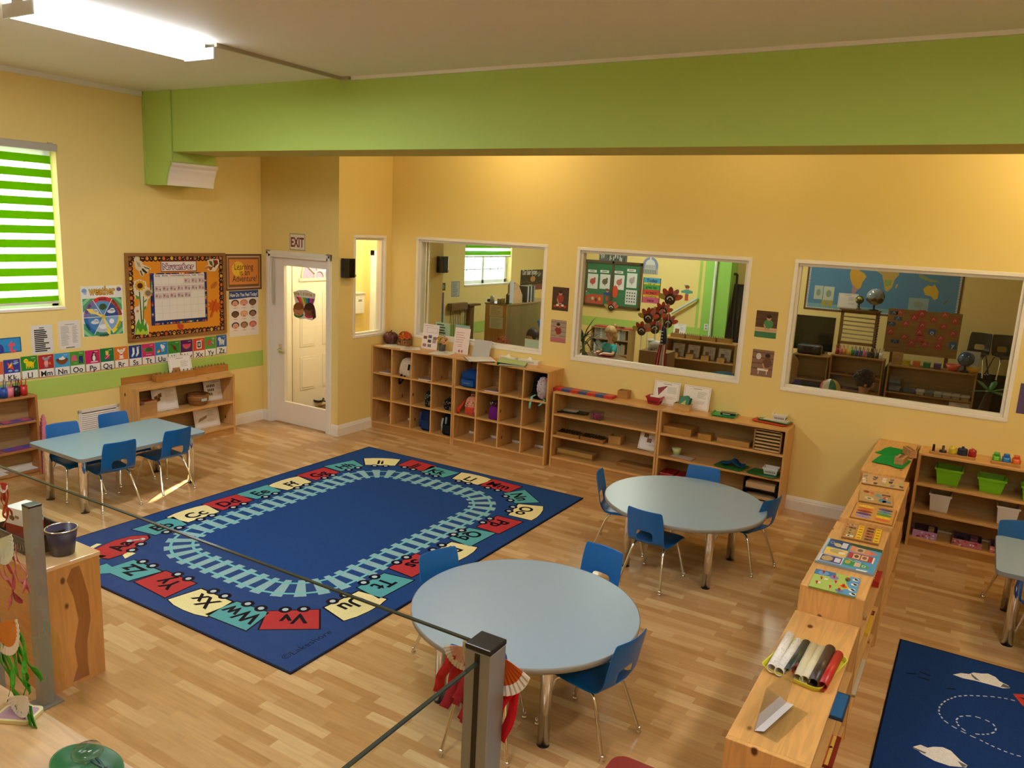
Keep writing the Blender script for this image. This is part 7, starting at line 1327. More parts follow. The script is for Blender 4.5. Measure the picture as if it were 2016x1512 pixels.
# ---- people
def skin_body(name,joints,edges,parent,mt,col,sub=2):
 me=bpy.data.meshes.new(name);me.from_pydata([j[0]for j in joints],edges,[]);o=bpy.data.objects.new(name,me);COL.objects.link(o);o.parent=parent;o.modifiers.new('skin','SKIN');sv=me.skin_vertices[0].data
 for v,j in zip(sv,joints):q=j[1];v.radius=(q,q)if not isinstance(q,tuple)else q
 sv[0].use_root=True;o.modifiers['skin'].use_smooth_shade=True;k=o.modifiers.new('u','SUBSURF');k.levels=sub;k.render_levels=sub
 mm=MATS[mt].copy();mm.name=name+'_'+mt;b=mm.node_tree.nodes['Principled BSDF'];[mm.node_tree.links.remove(l)for l in list(b.inputs['Base Color'].links)];b.inputs['Base Color'].default_value=(*lin(col),1);me.materials.append(mm);return o
def child_fig(lab,M_,skin,hairc,shirt,pants,seated=True,hair='short',look=(0,.25,-.2),arms=None,z0=.32,extra=None):
# local: faces +y, origin on the floor
 r=thing('person',lab,'person',M_);t=z0 if seated else .50
 hp=(0,0,t+.04);hd=(0,.03+.02*look[1],t+.50);nk=(0,.0,t+.37);J=[(hp,.085)];E_=[]
 def ad(p,q,a):J.append((p,q));E_.append((a,len(J)-1));return len(J)-1
 sp=ad((0,.0,t+.16),.085,0);c2=ad((0,0,t+.29),.08,sp);n=ad(nk,.035,c2);h1=ad((0,.01,t+.425),.052,n);h2=ad((0,.02,t+.475),.083,h1);h3=ad((0,.018,t+.535),.086,h2);ad((0,.012,t+.59),.058,h3)
 arms=arms or((.17,.02,.15,.10,.22,.10),(.17,.02,.15,.10,.22,.10))
 for s,a in zip((-1,1),arms):
  k=ad((s*.115,0,t+.30),.036,c2);k=ad((s*a[0],a[1],t+a[2]),.03,k);k=ad((s*a[3],a[4],t+a[5]),.024,k);wv=J[k][0];k=ad((wv[0]-s*.004,wv[1]+.03,wv[2]-.004),.02,k)
  for f in range(4):q=ad((wv[0]+s*(-.018+.012*f),wv[1]+.058+(.006,.011,.009,.002)[f],wv[2]-.010),.0065,k);ad((wv[0]+s*(-.019+.0125*f),wv[1]+.078+(.006,.011,.009,.0)[f],wv[2]-.022),.0055,q)
  ad((wv[0]-s*.026,wv[1]+.046,wv[2]-.006),.007,k)
 for s in(-1,1):
  if seated:k=ad((s*.06,.05,t+.03),.06,0);k=ad((s*.075,.22,t+.02),.048,k);k=ad((s*.075,.23,t-.16),.04,k);k=ad((s*.075,.22,.05),.03,k);ad((s*.078,.30,.03),.026,k)
  else:k=ad((s*.065,0,t-.04),.06,0);k=ad((s*.07,.01,.27),.045,k);k=ad((s*.07,0,.06),.03,k);ad((s*.072,.09,.03),.027,k)
 skin_body('body',J,E_,r,'skin',skin)
 # clothes follow the same joints, a little wider
 T=[((0,0,t+.05),.097),((0,0,t+.16),.098),((0,0,t+.285),.092),((0,0,t+.335),.06)];TE=[(0,1),(1,2),(2,3)]
 for s,a in zip((-1,1),arms):T.append(((s*.115,0,t+.30),.046));TE.append((2,len(T)-1));T.append(((s*(.115+(a[0]-.115)*.75),a[1]*.75,t+.30+(a[2]-.30)*.75),.042));TE.append((len(T)-2,len(T)-1))
 skin_body('shirt',T,TE,r,'fabric',shirt)
 Pn=[((0,0,t+.03),.098)];PE=[]
 for s in(-1,1):
  pts=[(s*.062,.05,t+.03),(s*.075,.22,t+.02),(s*.075,.23,t-.14),(s*.075,.222,.10)]if seated else[(s*.065,0,t-.05),(s*.07,.01,.27),(s*.07,0,.09)];a=0
  for i,q in enumerate(pts):Pn.append((q,(.07,.058,.05,.042)[i]));PE.append((a,len(Pn)-1));a=len(Pn)-1
 skin_body('trousers',Pn,PE,r,'fabric',pants)
 hz=t+.515;m=MB()
 m.grid(lambda a,b:((.098*math.cos(2*math.pi*a)*math.sin(.02+b*(1.55 if .1<a<.40 else 2.1))),.012+.100*math.sin(2*math.pi*a)*math.sin(.02+b*(1.55 if .1<a<.40 else 2.1)),hz+.01+.108*math.cos(.02+b*(1.55 if .1<a<.40 else 2.1))+.004*math.sin(40*a+9*b)),30,10,'hair',hairc)
 if hair=='bun':m.ball((0,-.06,hz+.11),.04,'hair',hairc);m.ball((.07,-.04,hz-.06),(.03,.04,.08),'hair',hairc);m.ball((-.07,-.04,hz-.06),(.03,.04,.08),'hair',hairc)
 if hair=='curly':
  q=random.Random(2)
  for i in range(70):a,e=q.uniform(0,6.28),q.uniform(.0,1.5);x_,y_=math.cos(a)*math.cos(e),math.sin(a)*math.cos(e);(m.ball((.092*x_,.005+.095*y_,hz+.02+.1*math.sin(e)),q.uniform(.016,.026),'hair',hairc,7,5)if not(y_>.55 and e<.75)else None)
 if hair=='long':m.ball((0,-.06,hz-.10),(.085,.04,.14),'hair',hairc)
 obj('hair',m,r,solid=.006)
 fy=.018+.084
 for s in(-1,1):m=MB();m.ball((s*.033,fy-.006,t+.505),(.011,.006,.008),'gloss','#f4f0ea',10,6);m.ball((s*.033,fy+.0005,t+.504),(.0055,.003,.0055),'gloss','#2a1a12',8,5);obj('eye',m,r);m=MB();m.ball((s*.087,.01,t+.495),(.012,.020,.026),'skin',skin,10,6);obj('ear',m,r)
 m=MB();m.ball((0,fy+.006,t+.482),(.011,.014,.013),'skin',skin,10,6);obj('nose',m,r);m=MB();m.ball((0,fy-.006,t+.455),(.020,.006,.005),'skin','#b0605a',10,5);obj('mouth',m,r)
 return r
p=ony(1197,657,4.27);child_fig('blond child in a turquoise top seated at the round brown table in the far room',TR(p.x,4.40,p.z-.83)@RZ(math.radians(150)),'#e6b496','#b8925a','#3fb0b4','#4a6a8a',True,'bun',arms=((.16,.06,.17,.10,.20,.19),(.16,.06,.17,.06,.20,.19)))
p=ony(1050,662,3.0);child_fig('dark haired child leaning over a paper at the lower right of the leftmost big window',TR(p.x,3.0,p.z-.83)@RZ(math.radians(160))@RX(-.0),'#c08a6a','#2a1f1a','#1f2430','#2a2a34',True,'short')
p=ony(1700,752,1.75);child_fig('dark curly haired child in a dark green shirt at the bottom of the rightmost window',TR(p.x,1.75,p.z-1.01)@RZ(math.radians(-75)),'#a8765a','#1c130e','#1f2e28','#2a2c34',False,'curly')
p=ony(1556,716,2.6);child_fig('fair haired child in a purple top at the left edge of the rightmost window',TR(p.x,2.6,p.z-1.02)@RZ(math.radians(20)),'#d8a88a','#9a7a4a','#5a4a80','#3a3a4a',False,'long')
p=ony(1060,638,2.9);m=MB();m.box((-.02,-.015,-.06),(.02,.015,.06),'plastic','#1f8af0');m.box((.01,-.01,-.07),(.035,.01,.04),'plastic','#3aa0ff');one('blue_toy',m,'bright blue toy held up beside the dark haired child in the far room','toy',TR(p.x+.02,2.9,p.z)@RY(-.35))
x0,x1,z0,z1=yrect(1014,660,1048,690,3.25)
# ---- chairs in the far room
def dark_chair(lab,M_,col='#1a2420',sc=1.25):
 c=dup(ch0,M_@SCL(sc,sc,sc),lab,'dark chairs in the far room')
 for k in c.children:
  if k.name.startswith('seat_shell'):
   k.data=k.data.copy();a=k.data.color_attributes['Col'];a.data.foreach_set('color',[*lin(col),1.0]*len(a.data))
 return c
dark_chair('grey chair behind the dark haired child at the leftmost big window',TR((x0+x1)/2+.12,3.0-.02,.0)@RZ(math.radians(160)),'#6a7274',1.15)
# ---- through the middle window: board wall
YF=6.5
r=thing('picture_board','green bulletin board with a wood frame behind the middle window','bulletin board',TR(0,0,0));x0,x1,z0,z1=yrect(1150,514,1264,606,YF);m=MB();m.box((x0,YF-.01,z0),(x1,YF,z1),'paper','#3f7a56');obj('backing',m,r);m=MB()
for a,b,c_,d_ in((x0,z0,x1,z0+.05),(x0,z1-.05,x1,z1),(x0,z0,x0+.05,z1),(x1-.05,z0,x1,z1),((x0+x1)/2-.02,z0,(x0+x1)/2+.02,z1)):m.box((a,YF-.03,b),(c_,YF,d_),'wood_x','#5f4a30')
obj('frame',m,r)
DR=[('red wagon','#c8402c','b'),('brown quail','#6a5a3a','q'),('pink bird','#c86a6a','r'),('pale flag','#b8a8a8','f')]
for i,(nm,col,k)in enumerate(DR):
 l=(1157,1181,1209,1234)[i];t=(539,540,541.5,538)[i]
 ypic('picture_card','white card with a %s on the far green board'%nm,'picture card',l,t,l+20,t+29,YF-.012,'#e2e2de',lambda c,w,h,col=col:(c.ell(0,0,.28*w,.20*h,col,1,.5),c.ell(.18*w,.18*h,.10*w,.10*h,col,1),c.line([(0,-.1*h),(.02*w,-.3*h)],.04*w,'#5a4a3a',1)),'picture cards on the far green board')
 ypic('word_label','white word label above the %s card'%nm,'label',l+1,t-8,l+18,t-3,YF-.012,'#e6e4dc',lambda c,w,h:c.rect(-.3*w,-.1*h,.3*w,.15*h,'#5a5a54',1),'word labels on the far green board')
ypic('alphabet_chart','white chart of small pictures at the lower right of the far green board','chart',1231,571,1253,600,YF-.012,'#dcdcd8',lambda c,w,h:[c.ell((-.34+.22*(i%4))*w,(.3-.2*(i//4))*h,.07*w,.05*h,'#4a4a44',1,0,8)for i in range(16)])
ypic('train_cutout','red circus train cut-out on the far green board','decoration',1153,579,1187,600,YF-.012,'#c8503f',lambda c,w,h:[c.ell((-.3+.2*i)*w,(.1*(i%2))*h,.08*w,.16*h,['#5a8a5a','#d8b88a','#3a4a5a','#e0a83a'][i],1)for i in range(4)])
def doll(lab,l,t,r_,b,y,body,leg):
 x0,x1,z0,z1=yrect(l,t,r_,b,y);w,h=x1-x0,z1-z0;c=CV(0,0,'#000000',.002,'paper');P=[(-.14,-.5),(.16,-.5),(.14,-.05),(.5,.0),(.48,.12),(.12,.2),(.16,.36),(.05,.5),(-.3,.48),(-.1,.3),(-.14,.2),(-.5,.1),(-.48,-.02),(-.14,-.02)];c.prism([(a*w,b*h)for a,b in P],0,.002,'paper',body);c.ell(0,.3*h,.16*w,.12*h,'#d8a080',1);c.ell(0,.38*h,.2*w,.1*h,'#8a4a34',2);c.poly([(-.14*w,-.5*h),(.16*w,-.5*h),(.14*w,-.1*h),(-.14*w,-.1*h)],leg,1);return one('paper_doll',c,lab,'decoration',FB((x0+x1)/2,(z0+z1)/2,y,.002),'paper pilgrim dolls')
doll('paper doll with a teal shirt and red trousers right of the turkey crafts',1341,561,1364,592,YF,'#5a9a8a','#c8503f');doll('blue paper doll at the middle of the far green board',1188,568,1203,592,YF-.012,'#3a4a9a','#c8503f');doll('green paper doll at the left of the far green board',1147,567,1161,590,YF-.012,'#4a9a7a','#c8503f')
x0,x1,z0,z1=yrect(1205,568,1216,590,YF-.014);c=CV(0,0,'#000000',.002,'paper');c.prism([((x1-x0)*.5*(1+.2*(i%2))*math.cos(i*.3307),(z1-z0)*.5*(1+.2*(i%2))*math.sin(i*.3307))for i in range(19)],0,.002,'paper','#d8583c');one('sun_cutout',c,'red orange paper leaf on the far green board','decoration',FB((x0+x1)/2,(z0+z1)/2+.05,YF-.014,.002))
m=MB();x0,x1,z0,z1=yrect(1180,498,1235,516,YF);c=CV(x1-x0,z1-z0+.3,'#5a5f58',.004,'card')
for i in range(60):c.rect(rr.uniform(-.48,.44)*c.w,rr.uniform(-.48,.4)*c.h,rr.uniform(-.48,.48)*c.w*0+rr.uniform(-.46,.48)*c.w,0,'#5a5f58',.2)if False else c.ell(rr.uniform(-.46,.46)*c.w,rr.uniform(-.46,.46)*c.h,.018*c.w,rr.uniform(.03,.12)*c.h,('#d8dcd4','#2a2e2a')[i%2],1+i%3,0,7)
one('patterned_picture',c,'black and white patterned picture above the far green board','picture',FB((x0+x1)/2,(z0+z1)/2+.15,YF,.001))
def capitol(c,w,h):
 c.ell(0,.0,.5*w,.5*h,'#8a90b8',.5);c.ell(0,.1*h,.3*w,.26*h,'#d6d8d2',1);c.rect(-.34*w,-.2*h,.34*w,.06*h,'#c4c6c0',2);c.rect(-.48*w,-.5*h,.48*w,-.2*h,'#aeb0a8',2);c.rect(-.05*w,.34*h,.05*w,.5*h,'#d6d8d2',2)
 for i in range(8):c.rect((-.42+.11*i)*w,-.48*h,(-.38+.11*i)*w,-.24*h,'#5a5c58',3);c.rect((-.3+.08*i)*w,-.18*h,(-.275+.08*i)*w,.02*h,'#7a7c78',3)
x0,x1,z0,z1=yrect(1265,506,1296,540,YF);c=CV(0,0,'#000000',.002,'card');w,h=x1-x0,z1-z0;c.prism([(-.5*w,-.5*h),(.5*w,-.5*h),(.5*w,.1*h),(.3*w,.4*h),(0,.52*h),(-.3*w,.4*h),(-.5*w,.1*h)],0,.002,'card','#8a90b8');capitol(c,w,h);one('dome_picture',c,'arched cut-out picture of a white domed building on the far wall','picture',FB((x0+x1)/2,(z0+z1)/2,YF,.001))
def today(c,w,h):
 for i,(col,t_,tc,sz)in enumerate((('#4aa0c8','Today','#1a3a5a',.17),('#d8c23a','is a','#6a6a2a',.07),('#4a9a4a','great day','#1c4a24',.14),('#c84a3a','to learn','#6a1418',.15),('#d8b83a','something','#6a5a1a',.08),('#c8587a','new','#5a1432',.17))):zt_=.5-(0,.2,.27,.47,.68,.77)[i];zb=.5-(.2,.27,.47,.68,.77,1.0)[i];c.rect(-.46*w,zb*h,.46*w,zt_*h,col,1);c.text(t_,0,(zb+zt_)/2*h,sz*h,tc,2,bold=.03,fit=.62*w if len(t_)>4 else .4*w)
ypic('motto_poster','rainbow striped poster reading Today is a great day to learn something new','poster',1265,547,1300,597,YF,'#3a3f34',today)
r=thing('handrail','white metal handrail rising to the right on the far wall','handrail',TR(0,0,0));a,b=ony(1322,617,YF-.06),ony(1372,588,YF-.06);m=MB();m.tube([a,b],.022,'trim','#c9cfcc',10);obj('rail',m,r);m=MB();m.tube([b,(b.x,YF,b.z)],.012,'trim','#c9cfcc',8);obj('bracket',m,r);m=MB();m.tube([a+(b-a)*.25,((a+(b-a)*.25).x,YF,(a+(b-a)*.25).z)],.012,'trim','#c9cfcc',8);obj('bracket',m,r)
r=thing('power_outlet','white power outlet on the green pilaster in the far room','outlet',FB(*(lambda q:(q.x,q.z))(ony(1390,644,6.1)),6.1,.0));m=MB();m.box((-.035,-.057,0),(.035,.057,.006),'trim','#e6e8e2');obj('cover_plate',m,r,bevel=.002);m=MB();m.box((-.016,.01,.006),(.016,.04,.008),'trim','#9a9c98');m.box((-.016,-.04,.006),(.016,-.01,.008),'trim','#9a9c98');obj('socket',m,r)
# cylinder shelf, cabinet, flag, turkeys
s_,x0,x1,zt3=yshelf('book_shelf','low wood shelf of wooden blocks and cards behind the middle window',1308,1448,671,5.4,.30,[.46,.20,.06],'#a8804a')
for i in range(4):
 p0=ony(1318+31*i,668,5.45);r=thing('cylinder_block','%s knobbed block on the shelf behind the middle window'%('leftmost','second','third','rightmost')[i],'wooden block',TR(x0+.18+.27*i,5.52,zt3+.001)@RZ(-.1),'knobbed blocks behind the middle window');m=MB();m.box((-.13,-.035,0),(.13,.035,.07),'wood_x','#9a6f3a');obj('body',m,r)
 for k in range(7):m=MB();m.X=TR(-.11+.0367*k,0,.07);m.lathe([(.0001,0),(.006,0),(.006,.02),(.0001,.022)],'plastic','#6a4a24',6);obj('knob',m,r)
 control_card('%s white control card inside the shelf behind the middle window'%('leftmost','second','third','rightmost')[i],TR(x0+.18+.27*i,5.58,.461),.21,.22,lambda c,w,h:c.rect(-.3*w,-.3*h,.0,.1*h,'#8a6a44',1),.2,i)
 m=MB();openbox(m,.13,.12,.08,.006,'wood_x','#b08a55');one('wooden_box',m,'%s small wooden box on the board behind the middle window'%('leftmost','second','third','rightmost')[i],'box',TR(x0+.17+.27*i,5.475,.461),'wooden boxes behind the middle window')
control_card('white control card standing on the block shelf behind the middle window',TR(x0+.14,5.66,zt3+.001),.22,.22,lambda c,w,h:c.rect(-.36*w,-.36*h,-.02*w,.1*h,'#8a5a34',1),.12,7)
ybox('low_cabinet','small brown cabinet left of the flag behind the middle window','cabinet',1256,692,1312,745,4.3,.38,'#8a6a48','pine_z')
xa,xb,za,zb=yrect(1256,692,1312,745,4.3)
r=thing('stone_carving','grey white carved animal figure on the small brown cabinet','figure',TR((xa+xb)/2-.02,4.45,zb+.001));m=MB();m.ball((0,0,.09),(.14,.07,.075),'paint','#b9b6ae',16,10);m.ball((.13,-.02,.12),(.06,.05,.06),'paint','#b0ada4',12,8);m.ball((.155,-.03,.07),(.02,.02,.06),'paint','#a8a59c',8,6);m.ball((-.08,0,.15),(.07,.05,.04),'paint','#c2bfb6',10,6)
for sx,sy in((-.09,-.03),(-.09,.03),(.07,-.03),(.07,.03)):m.X=TR(sx,sy,0);m.lathe([(.0001,0),(.028,0),(.026,.08),(.0001,.08)],'paint','#b0ada4',10);m.X=Matrix()
obj('carving',m,r)
a,b=ony(1306,642,4.2),ony(1300,735,4.2);r=thing('flag','small furled flag of red and white stripes with a blue starred corner on a pole','flag',TR(b.x,4.2,0));m=MB();m.tube([(0,0,max(b.z,.3)),(a.x-b.x,0,a.z+.04)],.008,'plastic','#3a2a18',8);obj('pole',m,r);m=MB();m.lathe([(.0001,.0),(.10,0),(.10,.03),(.012,.05),(.010,.32),(.0001,.32)],'plastic','#3a2a18',14);obj('stand',m,r)
H_=a.z-b.z;m=MB();n=14
for k in range(7):
 fn=lambda s,t,k=k:((-.5+(k+t)/7)*(.06+.13*s)+.012*math.sin(6*s),-.03+.025*math.sin((k+t)*2.1),a.z-.02-s*H_*.96+.02*math.sin(k+t))
 m.grid(lambda s,t:fn(.34+.66*s,t),n,2,'fabric',('#a8343c','#e2dcd8')[k%2])
 m.grid(lambda s,t:fn(.36*s,t),8,2,'fabric','#27305a')
obj('cloth',m,r,solid=.003);m=MB();[m.ball(((-.3+.12*(i%4))*.1,-.055,a.z-.08-.05*(i//4)),.008,'fabric','#e8e6e6',6,4)for i in range(20)];obj('stars',m,r)
TK=[(1203,606,.9),(1263,652,1.0),(1276,627,1.1),(1293,624,1.0),(1305,614,1.0),(1319,590,1.25),(1315,637,1.0),(1289,648,1.1)]
for i,(px,py,s)in enumerate(TK):
 y=4.40+.03*i if i else 6.462;p=ony(px,py,y);r=thing('turkey_craft',('paper turkey craft pinned on the far green board','lowest left paper turkey on a stick','paper turkey on a stick left of the middle of the bunch','paper turkey in the very middle of the bunch','paper turkey just right of the middle of the bunch','topmost paper turkey of the bunch','lowest right paper turkey on a stick','lower middle paper turkey on a stick')[i],'paper craft',TR(p.x,y,p.z),'paper turkeys behind the middle window');q=.072*s
 m=MB();m.X=frame((0,0,0),(1,0,0),(0,0,1));m.prism([(q*math.cos(t),q*math.sin(t))for t in[6.283*k/18 for k in range(18)]],0,.004,'paper','#3a2c26');m.prism([(q*.62*math.cos(t),q*.62*math.sin(t))for t in[math.pi*k/10 for k in range(11)]]+[(q*.4*math.cos(t),q*.4*math.sin(t))for t in[math.pi*(10-k)/10 for k in range(11)]],.004,.005,'paper','#e6e0d8');m.prism([(-q*.12,0),(q*.12,0),(0,-q*.2)],.004,.006,'paper','#e0a83a');obj('turkey_head',m,r)
 for k in range(5):
  t=math.radians(20+35*k);m=MB();m.X=frame((q*1.5*math.cos(t),.004,q*1.35*math.sin(t)),(1,0,0),(0,0,1))@RZ(t);m.prism([(q*.95*math.cos(a_),q*.5*math.sin(a_))for a_ in[6.283*z_/14 for z_ in range(14)]],0,.002,'paper',['#d8644c','#c8787a','#a83a30','#b8443a','#b8a24a'][k]);obj('feather',m,r)
 if i:m=MB();m.tube([(0,.006,-q),(.004,.006,-p.z+(zb+.002 if xa+.03<p.x<xb-.03 and y<4.66 else .002))],.006,'trim','#c9ccc4',6);obj('stick',m,r)
 # book shelf, table, plant
s_,x0,x1,zt4=yshelf('book_shelf','book shelf with red folders on top behind the middle window',1162,1238,646,5.6,.30,[.60,.34,.08],'#a8845a')
for lv in range(2):
 for i in range(16):h=rr.uniform(.16,.21);m=MB();m.box((0,0,0),(.036,.18,h),'card',rr.choice(['#c9c6b8','#8a9a94','#b8b4a4','#6a7a7a','#d8d4c8','#a89a80']));one('book',m,'thin book in the %s row of the book shelf behind the middle window'%('upper','lower')[lv],'book',TR(x0+.06+i*(x1-x0-.14)/16,5.63,(.601,.341)[lv]),('books in the upper row behind the middle window','books in the lower row behind the middle window')[lv])
for i in range(3):m=MB();m.box((-.15,-.11,0),(.15,.11,.018),'card','#b03a3c');one('red_folder',m,('left','middle','right')[i]+' red folder on the book shelf behind the middle window','folder',TR(x0+.2+.24*i,5.74,zt4+.001+.0*i)@RZ(.15*i),'red folders')
p=ony(1185,706,3.95);r=thing('round_table','brown round table in front of the turquoise shirted child in the far room','table',TR(p.x-.2,4.02,0));m=MB();m.lathe([(.0001,.47),(.55,.47),(.555,.485),(.55,.50),(.0001,.50)],'laminate','#7a5f48',48);obj('tabletop',m,r)
for sx in(-1,1):
 for sy in(-1,1):leg_tube(.28*sx,.28*sy,.47,r)
q=onz(1193,701,.501);m=MB();openbox(m,.24,.17,.03,.006,'plastic','#b8286a',None,.01);one('pink_tray',m,'pink tray on the brown round table in the far room','tray',TR(q.x,min(max(q.y,3.75),4.3),.501));q2=onz(1182,690,.501);m=MB();m.box((-.06,-.03,0),(.06,.03,.06),'wood_x','#b8843c');one('wooden_toy',m,'small tan toy by the pink tray in the far room','toy',TR(q.x-.12,min(max(q.y,3.75),4.3)+.16,.501),bevel=.008)
for i in range(3):m=MB();m.box((-.10,-.07,0),(.10,.07,.012),'card',['#e2e0de','#8a2028','#dcdcdc'][i]);one('workbook',m,('bottom','middle','top')[i]+' workbook of the pile at the left corner of the middle window','book',TR(*(lambda v:(v.x,v.y))(onz(1144,700,.51)),.501+.0125*i)@RZ(.2*i),'workbook pile')
p=ony(1150,690,2.2);r=thing('potted_plant','dark green spiky potted plant at the left edge of the middle window','plant',TR(p.x-.02,2.2,0));m=MB();m.lathe([(.0001,0),(.12,0),(.16,.3),(.15,.3),(.0001,.28)],'plastic','#4a3a30',20);obj('pot',m,r);m=MB();m.tube([(0,0,.28),(.01,0,.7),(0,0,1.1)],[.02,.018,.012],'leaf','#5a4a30',8);obj('stem',m,r);m=MB()
for i in range(46):
 a=rr.uniform(0,6.28);e=rr.uniform(-.3,1.3);L_=rr.uniform(.30,.48);d_=Vector((math.cos(a)*math.cos(e),math.sin(a)*math.cos(e),math.sin(e)));s=Vector((-math.sin(a),math.cos(a),0));b0=Vector((0,0,rr.uniform(.9,1.12)));m.sheet([(b0+d_*L_*t-s*w_-Vector((0,0,.16*t*t)),b0+d_*L_*t+s*w_-Vector((0,0,.16*t*t)))for t,w_ in((0,.007),(.35,.013),(.7,.010),(1,.001))],'leaf',rr.choice(['#1f4a1c','#2a5a22','#17381a']),.001)
o=obj('leaves',m,r)
r=thing('bean_bag','teal bean bag at the lower right of the middle window','bean bag',TR(*(lambda v:(v.x,3.4))(ony(1425,745,3.4)),0));m=MB();m.ball((0,0,.30),(.42,.38,.36),'fabric','#1e5064',24,14);m.v=[(x,y,max(z,0))for x,y,z in m.v];obj('cushion',m,r)
m=MB();x0,x1,z0,z1=yrect(1440,540,1466,700,6.2)
for i,(px,lab)in enumerate(((1441,'tall dark folded stroller leaning right of the green pilaster'),(1455,'dark folded frame leaning at the right edge of the middle window'))):
 a,b=ony(px+4*i,540+40*i,6.1),ony(px-6+4*i,705,6.1);r=thing('folded_frame',lab,'folded frame',TR(0,0,0),'dark folded frames');m=MB();m.tube([(b.x-.08,6.0,.0),(a.x-.05,6.3,a.z)],.022,'black','#111111',8);m.tube([(b.x+.06,6.0,.0),(a.x+.04,6.3,a.z)],.022,'black','#111111',8);m.tube([(a.x-.05,6.3,a.z),(a.x+.04,6.3,a.z)],.022,'black','#111111',8);obj('tubes',m,r);m=MB();m.prism([(-.13,.25),(.14,.25),(.10,a.z*.92),(-.09,a.z*.92)],0,.03,'fabric','#1e2420');o=obj('cover',m,r,frame((b.x,6.05,0),(1,0,0),(0,.16,1)))
 # ---- through the rightmost window
def wmap(c,w,h):
 def at(px,py):v=ony(px,py,YF);return v.x-wmc[0],v.z-wmc[1]
 wash='#7aa8b0'
 z4=lambda P:[at(1500+x/3.907,500+y/3.907)for x,y in P]
 sa=z4([(690,110),(735,118),(790,150),(805,175),(775,215),(760,260),(735,275),(720,300),(700,330),(690,310),(700,250),(680,190),(678,150)]);c.poly(sa,'#d8a83f',2);c.poly(z4([(700,235),(735,270),(720,300),(690,345),(660,335),(690,300)]),'#b88a8e',3)
 c.poly(z4([(870,90),(1060,95),(1055,160),(1020,200),(1000,260),(965,290),(945,280),(935,210),(925,160),(880,130)]),'#c8a85a',2);c.poly(z4([(940,200),(1000,200),(995,240),(950,250)]),'#8aa85a',3);c.poly(z4([(1035,235),(1050,230),(1035,265),(1025,260)]),'#c8a85a',2)
 c.poly(z4([(1240,270),(1280,240),(1310,250),(1330,235),(1360,290),(1350,345),(1325,355),(1300,325),(1255,315)]),'#d8b03f',2);c.poly(z4([(1205,150),(1260,170),(1300,195),(1350,205),(1360,220),(1290,215),(1210,180)]),'#8a9a6a',2);c.poly(z4([(1395,385),(1430,350),(1435,360),(1400,392)]),'#5a6a4a',2)
 c.rect(-.5*w,-.5*h,.5*w,-.43*h,wash,1)
 for i in range(50):c.rect(-.5*w,(-.5+.02*i)*h,-.488*w,(-.49+.02*i)*h,'#e8e6dc',4);c.rect(.488*w,(-.5+.02*i)*h,.5*w,(-.49+.02*i)*h,'#e8e6dc',4)
 for i in range(90):c.rect((-.5+i/90)*w,-.5*h,(-.4945+i/90)*w,-.485*h,'#e8e6dc',4)
x0,x1,z0,z1=yrect(1591,505,1893,618,YF);z1=max(z1,z0+1.2);wmc=((x0+x1)/2,(z0+z1)/2);c=CV(x1-x0,z1-z0,'#4f86ac',.004,'card',edge='#7a4f2a');wmap(c,c.w,c.h);c.frame_(-c.w/2-.03,-c.h/2-.03,c.w/2+.03,c.h/2+.03,.03,'#6a4524',.5)
one('world_map',c,'large blue world map with yellow continents behind the rightmost window','map',FB(*wmc,YF,.001))
for i,(l,t,r_,b,col,lab)in enumerate(((1603,562,1620,589,'#b9c2b4','left pale sheet pinned on the world map'),(1621,564,1642,592,'#c4cabc','right pale sheet pinned on the world map'),(1617,591,1639,602,'#b8a23a','yellow strip pinned under the pale sheets on the world map'),(1788,587,1828,612,'#8fa6a8','pale blue grey sheet pinned at the right of the world map'))):ypic('pinned_sheet',lab,'paper',l,t,r_,b,YF-.006,col,lambda c,w,h:c.ell(0,0,.25*w,.25*h,'#8a9a84',1),'sheets pinned on the world map')
ZS=4.6
s1,x0,x1,za=yshelf('book_shelf','wood shelf with a black stereo on top at the left of the rightmost window',1558,1629,699,ZS,.30,[.52,.26,.07],'#9a7440');S1=(x0,x1,za)
s2,x0,x1,za=yshelf('pencil_shelf','tall wood shelf of colored pencil cups behind the rightmost window',1632,1738,703,ZS,.26,[.66,.44,.22,.06],'#9a7440');S2=(x0,x1,za)
s3,x0,x1,za=yshelf('book_shelf','low wood shelf of white slotted baskets behind the rightmost window',1743,1922,727,ZS,.30,[.50,.25,.07],'#a07a42');S3=(x0,x1,za)
r=thing('stereo','black portable stereo on the shelf at the left of the rightmost window','stereo',TR((S1[0]+S1[1])/2-.05,ZS+.16,S1[2]+.001));m=MB();m.box((-.17,-.09,0),(.17,.09,.14),'plastic','#17191a');obj('body',m,r,bevel=.03,seg=3);m=MB();m.ball((-.10,-.09,.07),(.05,.01,.05),'plastic','#2c2f30',14,8);m.ball((.10,-.09,.07),(.05,.01,.05),'plastic','#2c2f30',14,8);obj('speaker_cone',m,r)
r=thing('television','black television standing behind the stereo in the far room','television',TR(0,0,0));x0,x1,z0,z1=yrect(1563,622,1642,690,5.6);m=MB();m.box((x0,5.6,z0),(x1,5.66,z1),'gloss','#10140f');obj('screen',m,r,bevel=.01);m=MB();m.box(((x0+x1)/2-.2,5.6,0),((x0+x1)/2+.2,5.9,z0),'black','#111111');obj('stand',m,r)
CUPC=['#a82430','#d86a70','#e08a3a','#e0d040','#2f7a4a','#2a4aa0','#4a3a8a','#d0709a','#3a3a3e','#1f2124','#55585a','#e8e4dc']
